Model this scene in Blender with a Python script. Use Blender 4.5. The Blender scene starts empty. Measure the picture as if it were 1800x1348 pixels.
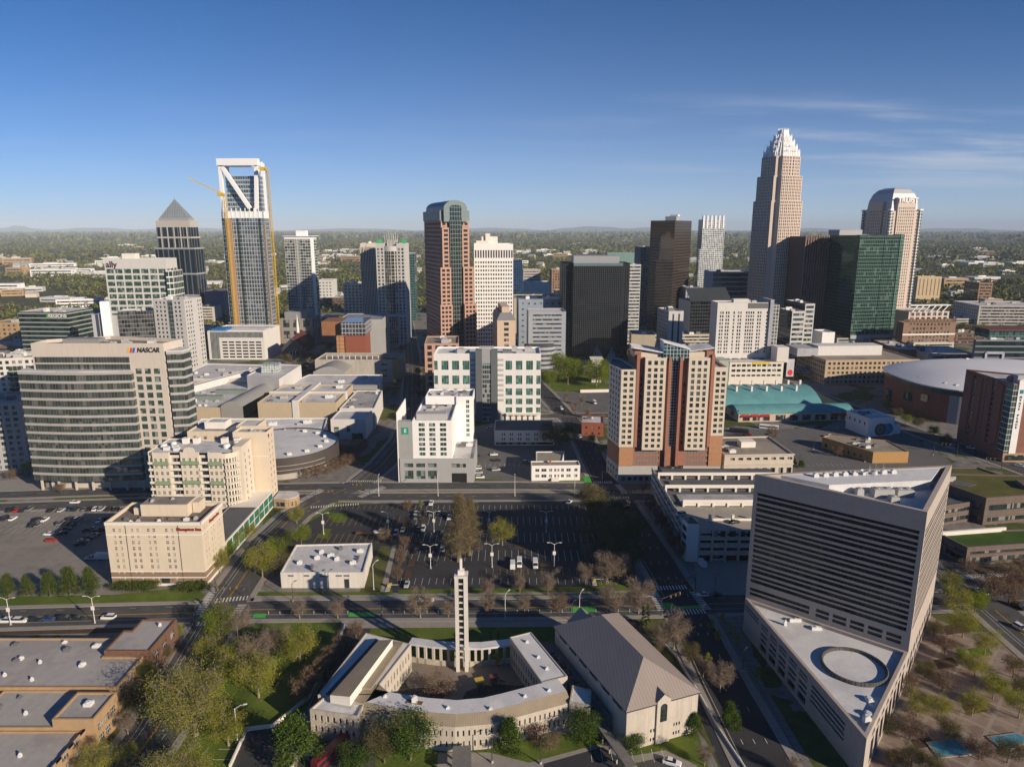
import bpy, bmesh, math, random
import numpy as np
from mathutils import Vector, Matrix, noise as mnoise
from math import sin, cos, tan, pi, atan2, hypot, sqrt, radians as R
random.seed(11)
SC = bpy.context.scene
C = SC.collection
# ---------------------------------------------------------------- camera, sky, sun, exposure
F, PITCH, HC = 1230.0, R(12.5), 130.0
cd = bpy.data.cameras.new('camera'); cam = bpy.data.objects.new('camera', cd); C.objects.link(cam)
cam.location = (0, 0, HC); cam.rotation_euler = (R(90) - PITCH, 0, 0)
cd.sensor_width = 36; cd.lens = 36 * F / 1800; cd.clip_start = 1; cd.clip_end = 120000
SC.camera = cam
SUN_EL, SUN_AZ = R(20), atan2(-0.65, 0.76)          # sun stands low, behind the camera to its right
sd = Vector((cos(SUN_AZ) * cos(SUN_EL), sin(SUN_AZ) * cos(SUN_EL), sin(SUN_EL)))
W = bpy.data.worlds.new('World'); SC.world = W; W.use_nodes = True
nt = W.node_tree; nt.nodes.clear()
wo = nt.nodes.new('ShaderNodeOutputWorld'); bg = nt.nodes.new('ShaderNodeBackground')
sky = nt.nodes.new('ShaderNodeTexSky'); sky.sky_type = 'NISHITA'; sky.sun_disc = False
sky.sun_elevation = SUN_EL; sky.sun_rotation = pi / 2 - SUN_AZ
sky.altitude = 2000; sky.air_density = 0.62; sky.dust_density = 0.0; sky.ozone_density = 7.5
bg.inputs['Strength'].default_value = 0.074
def N(t, kind, **kw):
 n = t.nodes.new(kind)
 for k, v in kw.items():
  if k in n.inputs: n.inputs[k].default_value = v
  else: setattr(n, k, v)
 return n
# thin high cirrus: a stretched noise over the direction of view, part of the sky itself
tc = N(nt, 'ShaderNodeTexCoord')
sep = N(nt, 'ShaderNodeSeparateXYZ'); nt.links.new(tc.outputs['Generated'], sep.inputs[0])
def wm(op, a, b=None, c=None, cl=False):
 n = N(nt, 'ShaderNodeMath', operation=op, use_clamp=cl)
 for i, x in enumerate((a, b, c)):
  if x is None: continue
  if isinstance(x, (int, float)): n.inputs[i].default_value = x
  else: nt.links.new(x, n.inputs[i])
 return n.outputs[0]
yy = wm('MAXIMUM', sep.outputs['Y'], 0.05)
azx = wm('DIVIDE', sep.outputs['X'], yy); elz = wm('DIVIDE', sep.outputs['Z'], yy)
cmb = N(nt, 'ShaderNodeCombineXYZ')
nt.links.new(wm('MULTIPLY', azx, 2.2), cmb.inputs[0])
nt.links.new(wm('MULTIPLY', wm('SUBTRACT', elz, wm('MULTIPLY', azx, -0.01)), 34.0), cmb.inputs[1])
cn = N(nt, 'ShaderNodeTexNoise', Scale=1.0, Detail=6.0, Roughness=0.55, Distortion=0.35); nt.links.new(cmb.outputs[0], cn.inputs['Vector'])
def wband(x, lo, hi, a, b):
 n = N(nt, 'ShaderNodeMapRange', interpolation_type='SMOOTHSTEP')
 n.inputs['From Min'].default_value = lo; n.inputs['From Max'].default_value = hi
 n.inputs['To Min'].default_value = a; n.inputs['To Max'].default_value = b
 nt.links.new(x, n.inputs['Value']); return n.outputs[0]
cl = wband(cn.outputs['Fac'], 0.44, 0.74, 0, 1)
m1 = wm('MULTIPLY', wband(elz, 0.02, 0.07, 0, 1), wband(elz, 0.14, 0.19, 1, 0))
m2 = wband(azx, -0.05, 0.6, 0.10, 1)
cf = wm('MULTIPLY', wm('MULTIPLY', cl, m1), wm('MULTIPLY', m2, 0.62), cl=True)
mixc = N(nt, 'ShaderNodeMix', data_type='RGBA')
veil = wm('MULTIPLY', wm('POWER', 2.718, wm('DIVIDE', wm('MAXIMUM', elz, 0.0), -0.105)), 0.84, cl=True)     # thin high haze low in the sky
mixh = N(nt, 'ShaderNodeMix', data_type='RGBA'); nt.links.new(veil, mixh.inputs['Factor']); tint = N(nt, 'ShaderNodeMix', data_type='RGBA', blend_type='MULTIPLY'); tint.inputs[0].default_value = 1; nt.links.new(sky.outputs[0], tint.inputs[6]); tint.inputs[7].default_value = (.38, .98, 1.08, 1)   # the camera's cool white balance
nt.links.new(tint.outputs[2], mixh.inputs[6]); mixh.inputs[7].default_value = (6.0, 6.6, 7.2, 1)
nt.links.new(cf, mixc.inputs['Factor']); nt.links.new(mixh.outputs[2], mixc.inputs[6]); mixc.inputs[7].default_value = (6.2, 6.7, 7.6, 1)
nt.links.new(mixc.outputs[2], bg.inputs['Color']); nt.links.new(bg.outputs[0], wo.inputs['Surface'])
sl = bpy.data.lights.new('sun', 'SUN'); sl.energy = 4.6; sl.angle = R(0.5); sl.color = (1.0, 0.84, 0.66)
so = bpy.data.objects.new('sun', sl); C.objects.link(so); so.location = sd * 500
so.rotation_euler = (-sd).to_track_quat('-Z', 'Y').to_euler()
SC.view_settings.view_transform = 'Standard'; SC.view_settings.look = 'None'
SC.view_settings.gamma = 1; SC.view_settings.exposure = 0.35
cy = SC.cycles
cy.max_bounces = 5; cy.diffuse_bounces = 3; cy.glossy_bounces = 3; cy.transmission_bounces = 2; cy.transparent_max_bounces = 4
cy.volume_bounces = 0; cy.use_denoising = True; cy.caustics_reflective = False; cy.caustics_refractive = False
# ---------------------------------------------------------------- pixel -> place (photo is 1800 x 1348)
cp, sp = cos(PITCH), sin(PITCH)
def ray(px, py):
 u, v = (px - 900) / F, (py - 674) / F
 return Vector((u, cp - v * sp, -sp - v * cp))
def G(px, py, z=0.0):
 d = ray(px, py); t = (z - HC) / d.z
 return Vector((d.x * t, d.y * t, z))
def Yg(py, z=0.0): return G(900, py, z).y
def hz(Y, py):
 v = (py - 674) / F
 return HC - Y * (v * cp + sp) / (cp - v * sp)
def col(A, d, px, z):
 """metres along direction d from A (at height z) to the photo column px"""
 u = (px - 900) / F
 return (u * (A[1] * cp + (HC - z) * sp) - A[0]) / (d[0] - u * d[1] * cp)
def place(pxl, pxr, ytop, ybase=None, Y=None, ang=4.0, pxb=None, depth=None):
 """front-left corner, width, height, depth of a block from its top edge in the photo"""
 if Y is None: Y = Yg(ybase)
 h = hz(Y, ytop); u = (pxl - 900) / F
 X = u * (Y * cp + (HC - h) * sp); a = R(ang)
 w = col((X, Y), (cos(a), sin(a)), pxr, h)
 if depth is None and pxb is not None:
  if pxb > pxr: depth = col((X + w * cos(a), Y + w * sin(a)), (-sin(a), cos(a)), pxb, h)
  else: depth = col((X, Y), (-sin(a), cos(a)), pxb, h)
 if depth is None or not 3 < depth < 90: depth = 34.0
 return (X, Y), a, w, h, depth
# ---------------------------------------------------------------- mesh builder
class MB:
 def __init__(s): s.v = []; s.f = []; s.m = []
 def face(s, pts, m=0):
  i = len(s.v); s.v.extend([tuple(p) for p in pts]); s.f.append(tuple(range(i, i + len(pts)))); s.m.append(m)
 def box(s, x0, x1, y0, y1, z0, z1, m=0, bottom=False):
  a, b, c, d = (x0, y0), (x1, y0), (x1, y1), (x0, y1)
  for p, q in ((a, b), (b, c), (c, d), (d, a)): s.face([(*p, z0), (*q, z0), (*q, z1), (*p, z1)], m)
  s.face([(*p, z1) for p in (a, b, c, d)], m)
  if bottom: s.face([(*p, z0) for p in (d, c, b, a)], m)
 def prism(s, poly, z0, z1, m=0, mt=None, top=True, bottom=False):
  n = len(poly)
  for i in range(n):
   p, q = poly[i], poly[(i + 1) % n]; s.face([(p[0], p[1], z0), (q[0], q[1], z0), (q[0], q[1], z1), (p[0], p[1], z1)], m)
  if top: s.face([(p[0], p[1], z1) for p in poly], m if mt is None else mt)
  if bottom: s.face([(p[0], p[1], z0) for p in reversed(poly)], m)
 def tube(s, a, b, r0, r1=None, n=6, m=0, cap=True):
  a, b = Vector(a), Vector(b); r1 = r0 if r1 is None else r1
  d = (b - a).normalized(); x = d.orthogonal().normalized(); y = d.cross(x)
  p = [a + (x * cos(2 * pi * i / n) + y * sin(2 * pi * i / n)) * r0 for i in range(n)]
  q = [b + (x * cos(2 * pi * i / n) + y * sin(2 * pi * i / n)) * r1 for i in range(n)]
  for i in range(n): s.face([p[i], p[(i + 1) % n], q[(i + 1) % n], q[i]], m)
  if cap: s.face(q, m); s.face(p[::-1], m)
 def bar(s, a, b, w, h, m=0, up=(0, 0, 1)):
  a, b = Vector(a), Vector(b); d = (b - a).normalized(); x = d.cross(Vector(up)).normalized() * (w / 2); y = x.cross(d).normalized() * (h / 2)
  p = [a - x - y, a + x - y, a + x + y, a - x + y]; q = [k + (b - a) for k in p]
  for i in range(4): s.face([p[i], p[(i + 1) % 4], q[(i + 1) % 4], q[i]], m)
  s.face(q, m); s.face(p[::-1], m)
 def revolve(s, prof, n=32, cx=0, cy=0, sx=1, sy=1, m=0, a0=0, a1=2 * pi):
  for i in range(n):
   t0, t1 = a0 + (a1 - a0) * i / n, a0 + (a1 - a0) * (i + 1) / n
   for (r0, z0), (r1, z1) in zip(prof, prof[1:]):
    P = lambda r, t, z: (cx + r * cos(t) * sx, cy + r * sin(t) * sy, z)
    pts = [P(r0, t0, z0), P(r0, t1, z0)] + ([P(r1, t1, z1), P(r1, t0, z1)] if r1 > 1e-6 else [P(0, 0, z1)])
    if r0 < 1e-6: pts = pts[1:]
    s.face(pts, m)
 def mesh(s, name, mats, smooth=False):
  me = bpy.data.meshes.new(name); me.from_pydata(s.v, [], s.f); me.update()
  for m in (mats if isinstance(mats, (list, tuple)) else [mats]): me.materials.append(m)
  if max(s.m, default=0): me.polygons.foreach_set('material_index', s.m)
  uv = me.uv_layers.new(name='UVMap'); out = np.zeros((len(me.loops), 2)); k = 0
  for f in s.f:
   p, q, r = (s.v[f[0]], s.v[f[1]], s.v[f[2]]); 
   ax, ay, az = q[0] - p[0], q[1] - p[1], q[2] - p[2]; bx, by, bz = r[0] - p[0], r[1] - p[1], r[2] - p[2]
   nx, ny, nz = ay * bz - az * by, az * bx - ax * bz, ax * by - ay * bx; L = hypot(nx, ny)
   if L > abs(nz) * 0.6:
    tx, ty = -ny / L, nx / L
    for i in f: w = s.v[i]; out[k] = (w[0] * tx + w[1] * ty, w[2]); k += 1
   else:
    for i in f: w = s.v[i]; out[k] = (w[0], w[1]); k += 1
  uv.data.foreach_set('uv', out.ravel())
  if smooth:
   bm = bmesh.new(); bm.from_mesh(me); bmesh.ops.remove_doubles(bm, verts=bm.verts, dist=0.01)
   bm.to_mesh(me); bm.free(); me.polygons.foreach_set('use_smooth', [True] * len(me.polygons))
   try: me.set_sharp_from_angle(angle=R(38))
   except Exception: pass
  return me
 def build(s, name, mats, parent=None, smooth=False):
  o = bpy.data.objects.new(name, s.mesh(name, mats, smooth)); C.objects.link(o)
  if parent: o.parent = parent
  return o
def tag(o, label=None, cat=None, group=None, kind=None):
 if label: o['label'] = label
 if cat: o['category'] = cat
 if group: o['group'] = group
 if kind: o['kind'] = kind
 return o
def empty(name, loc, rz=0.0, label=None, cat=None, group=None):
 o = bpy.data.objects.new(name, None); C.objects.link(o); o.empty_display_size = 1
 o.location = (loc[0], loc[1], loc[2] if len(loc) > 2 else 0); o.rotation_euler = (0, 0, rz)
 return tag(o, label, cat, group)
def copy_tree(src, loc, rz=0.0, scale=1.0, label=None, group=None, mat=None):
 r = src.copy(); C.objects.link(r); r.location = loc; r.rotation_euler = (0, 0, rz)
 r.scale = scale if hasattr(scale, '__len__') else (scale,) * 3
 if label: r['label'] = label
 if group: r['group'] = group
 for ch in src.children:
  c = ch.copy(); C.objects.link(c); c.parent = r
  if mat and ch.name.split('.')[0] == 'body':
   c.material_slots[0].link = 'OBJECT'; c.material_slots[0].material = mat
  for g in ch.children:
   k = g.copy(); C.objects.link(k); k.parent = c
 return r
# ---------------------------------------------------------------- materials
MATS = {}
def newmat(name):
 m = bpy.data.materials.new(name); m.use_nodes = True; t = m.node_tree; t.nodes.clear()
 o = N(t, 'ShaderNodeOutputMaterial'); b = N(t, 'ShaderNodeBsdfPrincipled'); t.links.new(b.outputs[0], o.inputs['Surface'])
 return m, t, b
def tmath(t, op, a, b=None, clamp=False):
 n = N(t, 'ShaderNodeMath', operation=op, use_clamp=clamp)
 for i, x in enumerate((a, b)):
  if x is None: continue
  if isinstance(x, (int, float)): n.inputs[i].default_value = x
  else: t.links.new(x, n.inputs[i])
 return n.outputs[0]
def tmix(t, f, a, b):
 n = N(t, 'ShaderNodeMix', data_type='RGBA')
 for sk, x in ((0, f), (6, a), (7, b)):
  if isinstance(x, (int, float)): n.inputs[sk].default_value = x
  elif isinstance(x, tuple): n.inputs[sk].default_value = (*x[:3], 1)
  else: t.links.new(x, n.inputs[sk])
 return n.outputs[2]
def tnoise(t, scale, detail=4, rough=.6, vec=None, sc3=None):
 if vec is None: vec = N(t, 'ShaderNodeNewGeometry').outputs['Position']
 if sc3:
  mp = N(t, 'ShaderNodeMapping'); mp.inputs['Scale'].default_value = sc3; t.links.new(vec, mp.inputs['Vector']); vec = mp.outputs[0]
 n = N(t, 'ShaderNodeTexNoise', Scale=scale, Detail=detail, Roughness=rough); t.links.new(vec, n.inputs['Vector'])
 return n.outputs['Fac']
def trange(t, x, a, b, c=0.0, d=1.0):
 n = N(t, 'ShaderNodeMapRange'); n.inputs[1].default_value = a; n.inputs[2].default_value = b; n.inputs[3].default_value = c; n.inputs[4].default_value = d
 t.links.new(x, n.inputs[0]); return n.outputs[0]
def tuv(t):
 s = N(t, 'ShaderNodeSeparateXYZ'); t.links.new(N(t, 'ShaderNodeUVMap').outputs[0], s.inputs[0]); return s.outputs[0], s.outputs[1]
def mul(c, k): return tuple(min(1, x * k) for x in c[:3])
def line(t, x, period, width, off=0.0):
 """1 on a line of the given width every period metres"""
 f = tmath(t, 'FRACT', tmath(t, 'DIVIDE', tmath(t, 'ADD', x, off + 1000 * period), period)); return tmath(t, 'LESS_THAN', f, width / period)
def mat(name, colr, rough=.85, var=.14, scale=.25, spec=.25, metal=0., streak=.0, seam=None, bump=0., alt=None, pond=0.):
 """a weathered surface: fine grain, broad blotches, run-off streaks, joints"""
 if name in MATS: return MATS[name]
 m, t, b = newmat(name)
 n1 = trange(t, tnoise(t, scale), .3, .7); n2 = trange(t, tnoise(t, scale * 9, 3), .3, .7)
 f = tmath(t, 'ADD', tmath(t, 'MULTIPLY', n1, .65), tmath(t, 'MULTIPLY', n2, .35))
 c = tmix(t, f, mul(colr, 1 - var), alt if alt else mul(colr, 1 + var))
 if streak:
  s = trange(t, tnoise(t, 1.0, 3, sc3=(.9, .9, .06)), .45, .75); c = tmix(t, tmath(t, 'MULTIPLY', s, streak), c, mul(colr, .45))
 if pond:
  c = tmix(t, tmath(t, 'MULTIPLY', trange(t, tnoise(t, .07, 5, .65), .50, .60), pond), c, mul(colr, .55)); c = tmix(t, tmath(t, 'MULTIPLY', trange(t, tnoise(t, .9, 4, .7), .60, .72), pond * .7), c, mul(colr, .45))
 if seam:
  u, v = tuv(t); du, dv, w, k = seam
  L = line(t, u, du, w)
  if dv: L = tmath(t, 'MAXIMUM', L, line(t, v, dv, w))
  c = tmix(t, tmath(t, 'MULTIPLY', L, k), c, mul(colr, .35))
 t.links.new(c, b.inputs['Base Color']); b.inputs['Roughness'].default_value = rough
 b.inputs['Specular IOR Level'].default_value = spec; b.inputs['Metallic'].default_value = metal
 if bump:
  bp = N(t, 'ShaderNodeBump', Strength=bump, Distance=.2); t.links.new(n2, bp.inputs['Height']); t.links.new(bp.outputs[0], b.inputs['Normal'])
 MATS[name] = m; return m
def glass(name, colr=(.03, .045, .05), rough=.06, spec=.9, metal=.0, cell=1.7, light=.25, lightcol=(.32, .31, .28), wob=.02):
 """window glass: every pane a little different, some with blinds drawn"""
 if name in MATS: return MATS[name]
 m, t, b = newmat(name)
 pos = N(t, 'ShaderNodeNewGeometry').outputs['Position']
 sn = N(t, 'ShaderNodeVectorMath', operation='SNAP'); t.links.new(pos, sn.inputs[0]); sn.inputs[1].default_value = (cell, cell, cell * 2)
 wn = N(t, 'ShaderNodeTexWhiteNoise'); t.links.new(sn.outputs[0], wn.inputs['Vector'])
 x = wn.outputs['Value']
 c = tmix(t, x, mul(colr, .5), mul(colr, 1.6))
 c = tmix(t, tmath(t, 'GREATER_THAN', x, 1 - light), c, tmix(t, tnoise(t, 2.0), mul(lightcol, .5), lightcol))
 t.links.new(c, b.inputs['Base Color']); b.inputs['Roughness'].default_value = rough; b.inputs['Metallic'].default_value = metal
 b.inputs['Specular IOR Level'].default_value = spec
 bp = N(t, 'ShaderNodeBump', Strength=wob, Distance=1.0); t.links.new(tnoise(t, .35, 2), bp.inputs['Height']); t.links.new(bp.outputs[0], b.inputs['Normal'])
 MATS[name] = m; return m
def curtain(name, gl, fr, du, dv, tu, tv, rough=.07, metal=.35, var=.5, fr2=None, light=.0, lightcol=(.4, .4, .36), wob=.03, lit=None):
 """curtain wall: panes of glass in a grid of mullions (tu) and floor bands (tv)"""
 if name in MATS: return MATS[name]
 m, t, b = newmat(name); u, v = tuv(t)
 Lu = line(t, u, du, tu); Lv = line(t, v, dv, tv)
 cu = tmath(t, 'FLOOR', tmath(t, 'DIVIDE', tmath(t, 'ADD', u, 1000 * du), du)); cv = tmath(t, 'FLOOR', tmath(t, 'DIVIDE', tmath(t, 'ADD', v, 1000 * dv), dv))
 cb = N(t, 'ShaderNodeCombineXYZ'); t.links.new(cu, cb.inputs[0]); t.links.new(cv, cb.inputs[1])
 wn = N(t, 'ShaderNodeTexWhiteNoise', noise_dimensions='2D'); t.links.new(cb.outputs[0], wn.inputs['Vector']); x = wn.outputs['Value']
 c = tmix(t, x, mul(gl, 1 - var), mul(gl, 1 + var))
 if light: c = tmix(t, tmath(t, 'GREATER_THAN', x, 1 - light), c, lightcol)
 c = tmix(t, Lv, c, fr2 or fr) if tv else c
 c = tmix(t, Lu, c, fr) if tu else c
 L = tmath(t, 'MAXIMUM', Lu, Lv) if tu and tv else (Lu if tu else Lv)
 t.links.new(c, b.inputs['Base Color'])
 t.links.new(trange(t, L, 0, 1, rough, .55), b.inputs['Roughness']); t.links.new(trange(t, L, 0, 1, metal, 0), b.inputs['Metallic'])
 b.inputs['Specular IOR Level'].default_value = .7
 h = tnoise(t, .12, 2)
 bp = N(t, 'ShaderNodeBump', Strength=wob, Distance=1.0); t.links.new(h, bp.inputs['Height']); t.links.new(bp.outputs[0], b.inputs['Normal'])
 MATS[name] = m; return m
# ---------------------------------------------------------------- buildings
def inset(poly, d):
 n = len(poly); out = []
 for i in range(n):
  p0, p1, p2 = Vector(poly[i - 1]), Vector(poly[i]), Vector(poly[(i + 1) % n])
  e1 = (p1 - p0).normalized(); e2 = (p2 - p1).normalized()
  n1, n2 = Vector((-e1.y, e1.x)), Vector((-e2.y, e2.x)); k = 1 + n1.dot(n2)
  out.append(p1 + (n1 + n2) * (d / max(k, .2)))
 return [tuple(p) for p in out]
def rect(u0, u1, w0, w1): return [(u0, w0), (u1, w0), (u1, w1), (u0, w1)]
WMESH = {}
class Bld:
 """a building: an Empty at its front-left base corner; local x runs along the front, y into the depth"""
 def __init__(s, name, label, loc, ang=0.0, cat='building', group=None):
  s.r = empty(name, loc, ang, label, cat, group); s.win = []
 def part(s, name, mb, m, smooth=False, parent=None): return mb.build(name, m, parent or s.r, smooth)
 def bp(s, name, a, m, smooth=False): mb = MB(); mb.box(*a); return s.part(name, mb, m, smooth)
 def facade(s, mb, p0, p1, z0, z1, st):
  """wall with window openings; panes go to s.win"""
  d = Vector((p1[0] - p0[0], p1[1] - p0[1])); L = d.length; d /= L; o = Vector((d.y, -d.x))
  P = lambda a, z, k=0.0: (p0[0] + d.x * a - o.x * k, p0[1] + d.y * a - o.y * k, z)
  if not st or st.get('t') == 'plain':
   mb.face([P(0, z0), P(L, z0), P(L, z1), P(0, z1)]); return
  mg = st.get('m', 1.0); rec = st.get('rec', .25); fh = st.get('fh', 3.3); b0 = st.get('b', 0.0); tp = st.get('top', 1.2)
  nf = max(1, int(round((z1 - z0 - b0 - tp) / fh))); fh = (z1 - z0 - b0 - tp) / nf
  rows = [(z0 + b0 + i * fh + st.get('sill', .9) * fh / 3.3, z0 + b0 + i * fh + min(fh * .97, st.get('sill', .9) * fh / 3.3 + st.get('wh', 1.6))) for i in range(nf)]
  if 'rows' in st: rows = st['rows']; nf = len(rows)
  if st['t'] == 'band': cols = [(mg, L - mg)] if not st.get('cols') else st['cols']
  elif 'cols' in st: cols = st['cols']
  else:
   n = max(1, int(round((L - 2 * mg) / st['bay']))); bay = (L - 2 * mg) / n; w = st['ww'] * bay / st['bay']
   cols = [(mg + (i + .5) * bay - w / 2, mg + (i + .5) * bay + w / 2) for i in range(n)]
  us = [0.0] + [x for c in cols for x in c] + [L]; vs = [z0] + [x for r in rows for x in r] + [z1]
  for j in range(len(vs) - 1):
   if j % 2 == 0:
    mb.face([P(0, vs[j]), P(L, vs[j]), P(L, vs[j + 1]), P(0, vs[j + 1])]); continue
   for i in range(len(us) - 1):
    a, b, c, e = us[i], us[i + 1], vs[j], vs[j + 1]
    if i % 2 == 0:
     if b - a > 1e-4: mb.face([P(a, c), P(b, c), P(b, e), P(a, e)])
    else:
     mb.face([P(a, c), P(a, c, rec), P(a, e, rec), P(a, e)]); mb.face([P(b, c, rec), P(b, c), P(b, e), P(b, e, rec)])
     mb.face([P(a, e), P(b, e), P(b, e, rec), P(a, e, rec)][::-1]); mb.face([P(a, c), P(b, c), P(b, c, rec), P(a, c, rec)])
     s.win.append((P((a + b) / 2, (c + e) / 2, rec), atan2(d.y, d.x), b - a, e - c, st.get('mull', (1, 1)), st.get('wm'), st.get('fm'), st.get('wn', 'window')))
 def windows(s, wm, fm=None, cap=100, topfirst=False):
  rest = {}; cnt = {}
  if topfirst: s.win.sort(key=lambda q: -round(q[0][2], 1))
  for q in s.win:
   (x, y, z), a, w, h, (nx, ny), m1, m2, nm = q
   m1 = m1 or wm; m2 = m2 or fm or m1; cnt[nm] = cnt.get(nm, 0) + 1
   if cnt[nm] <= cap:
    k = (round(w, 2), round(h, 2), nx, ny, m1.name, m2.name)
    if k not in WMESH:
     mb = MB(); s.pane(mb, w, h, nx, ny); WMESH[k] = mb.mesh(nm, [m1, m2])
    o = bpy.data.objects.new(nm, WMESH[k]); C.objects.link(o); o.parent = s.r; o.location = (x, y, z); o.rotation_euler = (0, 0, a)
   else:
    mb = rest.setdefault((nm, m1.name, m2.name), (MB(), m1, m2))[0]; i = len(mb.v); s.pane(mb, w, h, nx, ny); ca, sa = cos(a), sin(a)
    mb.v[i:] = [(x + p[0] * ca - p[1] * sa, y + p[0] * sa + p[1] * ca, z + p[2]) for p in mb.v[i:]]
  for (nm, _, _), (mb, m1, m2) in rest.items(): tag(s.part(nm, mb, [m1, m2]), kind='stuff')
  s.win = []
 @staticmethod
 def pane(mb, w, h, nx, ny):
  mb.face([(-w / 2, 0, -h / 2), (w / 2, 0, -h / 2), (w / 2, 0, h / 2), (-w / 2, 0, h / 2)])
  t = .055
  for i in range(1, nx):
   x = -w / 2 + w * i / nx; mb.face([(x - t, -.05, -h / 2), (x + t, -.05, -h / 2), (x + t, -.05, h / 2), (x - t, -.05, h / 2)], 1)
  for j in range(1, ny):
   z = -h / 2 + h * j / ny; mb.face([(-w / 2, -.06, z - t), (w / 2, -.06, z - t), (w / 2, -.06, z + t), (-w / 2, -.06, z + t)], 1)
 def block(s, poly, z0, z1, sides, wall, roof, par=1.0, pt=.4, name='wall', rname='roof', rings=True):
  """one storey-stack on a polygon (counter-clockwise): walls by side, then roof behind a parapet"""
  mb = MB(); n = len(poly)
  for i in range(n):
   st = sides[i] if isinstance(sides, (list, tuple)) else sides
   p, q = poly[i], poly[(i + 1) % n]
   if st and st.get('t') == 'curtain':
    g = MB(); g.face([(*p, z0), (*q, z0), (*q, z1 - st.get('top', 0)), (*p, z1 - st.get('top', 0))]); s.part('glass_facade', g, st['mat'])
    if st.get('top', 0): mb.face([(*p, z1 - st['top']), (*q, z1 - st['top']), (*q, z1), (*p, z1)])
   else: s.facade(mb, p, q, z0, z1, st)
  if roof is not None:
   if par > 0:
    ins = inset(poly, pt)
    for i in range(n):
     j = (i + 1) % n; mb.face([(*poly[i], z1), (*poly[j], z1), (*ins[j], z1), (*ins[i], z1)])
     mb.face([(*ins[i], z1), (*ins[j], z1), (*ins[j], z1 - par), (*ins[i], z1 - par)])
    rb = MB(); rb.face([(*p, z1 - par) for p in ins]); s.rf = s.part(rname, rb, roof)
   else:
    rb = MB(); rb.face([(*p, z1) for p in poly]); s.rf = s.part(rname, rb, roof)
  if mb.f: s.part(name, mb, wall)
 def unit(s, u, w, z, a=3.0, b=2.0, h=1.8, m=None, name='rooftop_unit'):
  mb = MB(); mb.box(u, u + a, w, w + b, z, z + h * .86); mb.box(u + .12, u + a - .12, w + .12, w + b - .12, z + h * .86, z + h)
  for i in range(max(1, int(a / 2.2))):
   c = u + a * (i + .5) / max(1, int(a / 2.2)); mb.tube((c, w + b / 2, z + h), (c, w + b / 2, z + h + .25), min(.7, b * .38), n=8)
  return s.part(name, mb, m or MATS['unit'], parent=getattr(s, 'rf', None))
 def units(s, u0, u1, w0, w1, z, n, seed=1, big=1.0):
  rn = random.Random(seed)
  for i in range(n):
   a, b, h = rn.uniform(1.6, 4) * big, rn.uniform(1.4, 3) * big, rn.uniform(1.0, 2.2) * big
   s.unit(rn.uniform(u0, max(u0, u1 - a)), rn.uniform(w0, max(w0, w1 - b)), z + .01, a, b, h, MATS[rn.choice(['unit', 'unit', 'unit_dark', 'unit_white'])])
 def text(s, txt, u, w, z, size, m, rz=0.0, vert=False, name='sign_lettering', shear=0.0, ex=.12, align='CENTER', sx=1.0):
  c = bpy.data.curves.new(name, 'FONT'); c.body = txt; c.size = size; c.extrude = ex; c.align_x = align; c.align_y = 'CENTER'; c.shear = shear; c.offset = size * .018
  if vert: c.space_line = .95
  c.materials.append(m); t = bpy.data.objects.new(name, c); C.objects.link(t); bpy.context.view_layer.update()
  me = bpy.data.meshes.new_from_object(t.evaluated_get(bpy.context.evaluated_depsgraph_get())); bpy.data.objects.remove(t); bpy.data.curves.remove(c)
  o = bpy.data.objects.new(name, me); C.objects.link(o); o.parent = s.r
  o.location = (u, w, z); o.rotation_euler = (pi / 2, 0, rz); o.scale = (sx, 1, 1); return o
for nm, c, r in (('unit', (.42, .42, .41), .6), ('unit_dark', (.16, .16, .16), .6), ('unit_white', (.68, .68, .66), .6)): mat(nm, c, r, .12, 1.2)
roofm = lambda nm, c, v=.12, seam=(6, 6, .18, .25): mat('roof_' + nm, c, .9, v, .09, .15, seam=seam, pond=.5)
R_WHITE = roofm('white', (.74, .74, .73)); R_GREY = roofm('grey', (.40, .40, .40)); R_DARK = roofm('dark', (.13, .13, .135)); R_TAN = roofm('tan', (.32, .28, .23)); R_LGREY = roofm('lgrey', (.58, .575, .57))
W_GLASS = glass('win_dark'); W_BLUE = glass('win_blue', (.03, .05, .075), light=.12); W_GREEN = glass('win_green', (.045, .085, .07), light=.2, lightcol=(.3, .36, .33))
FR_W = mat('frame_white', (.7, .7, .68), .5, .05); FR_D = mat('frame_dark', (.06, .06, .065), .5, .05); FR_G = mat('frame_grey', (.35, .36, .37), .5, .05)
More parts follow.
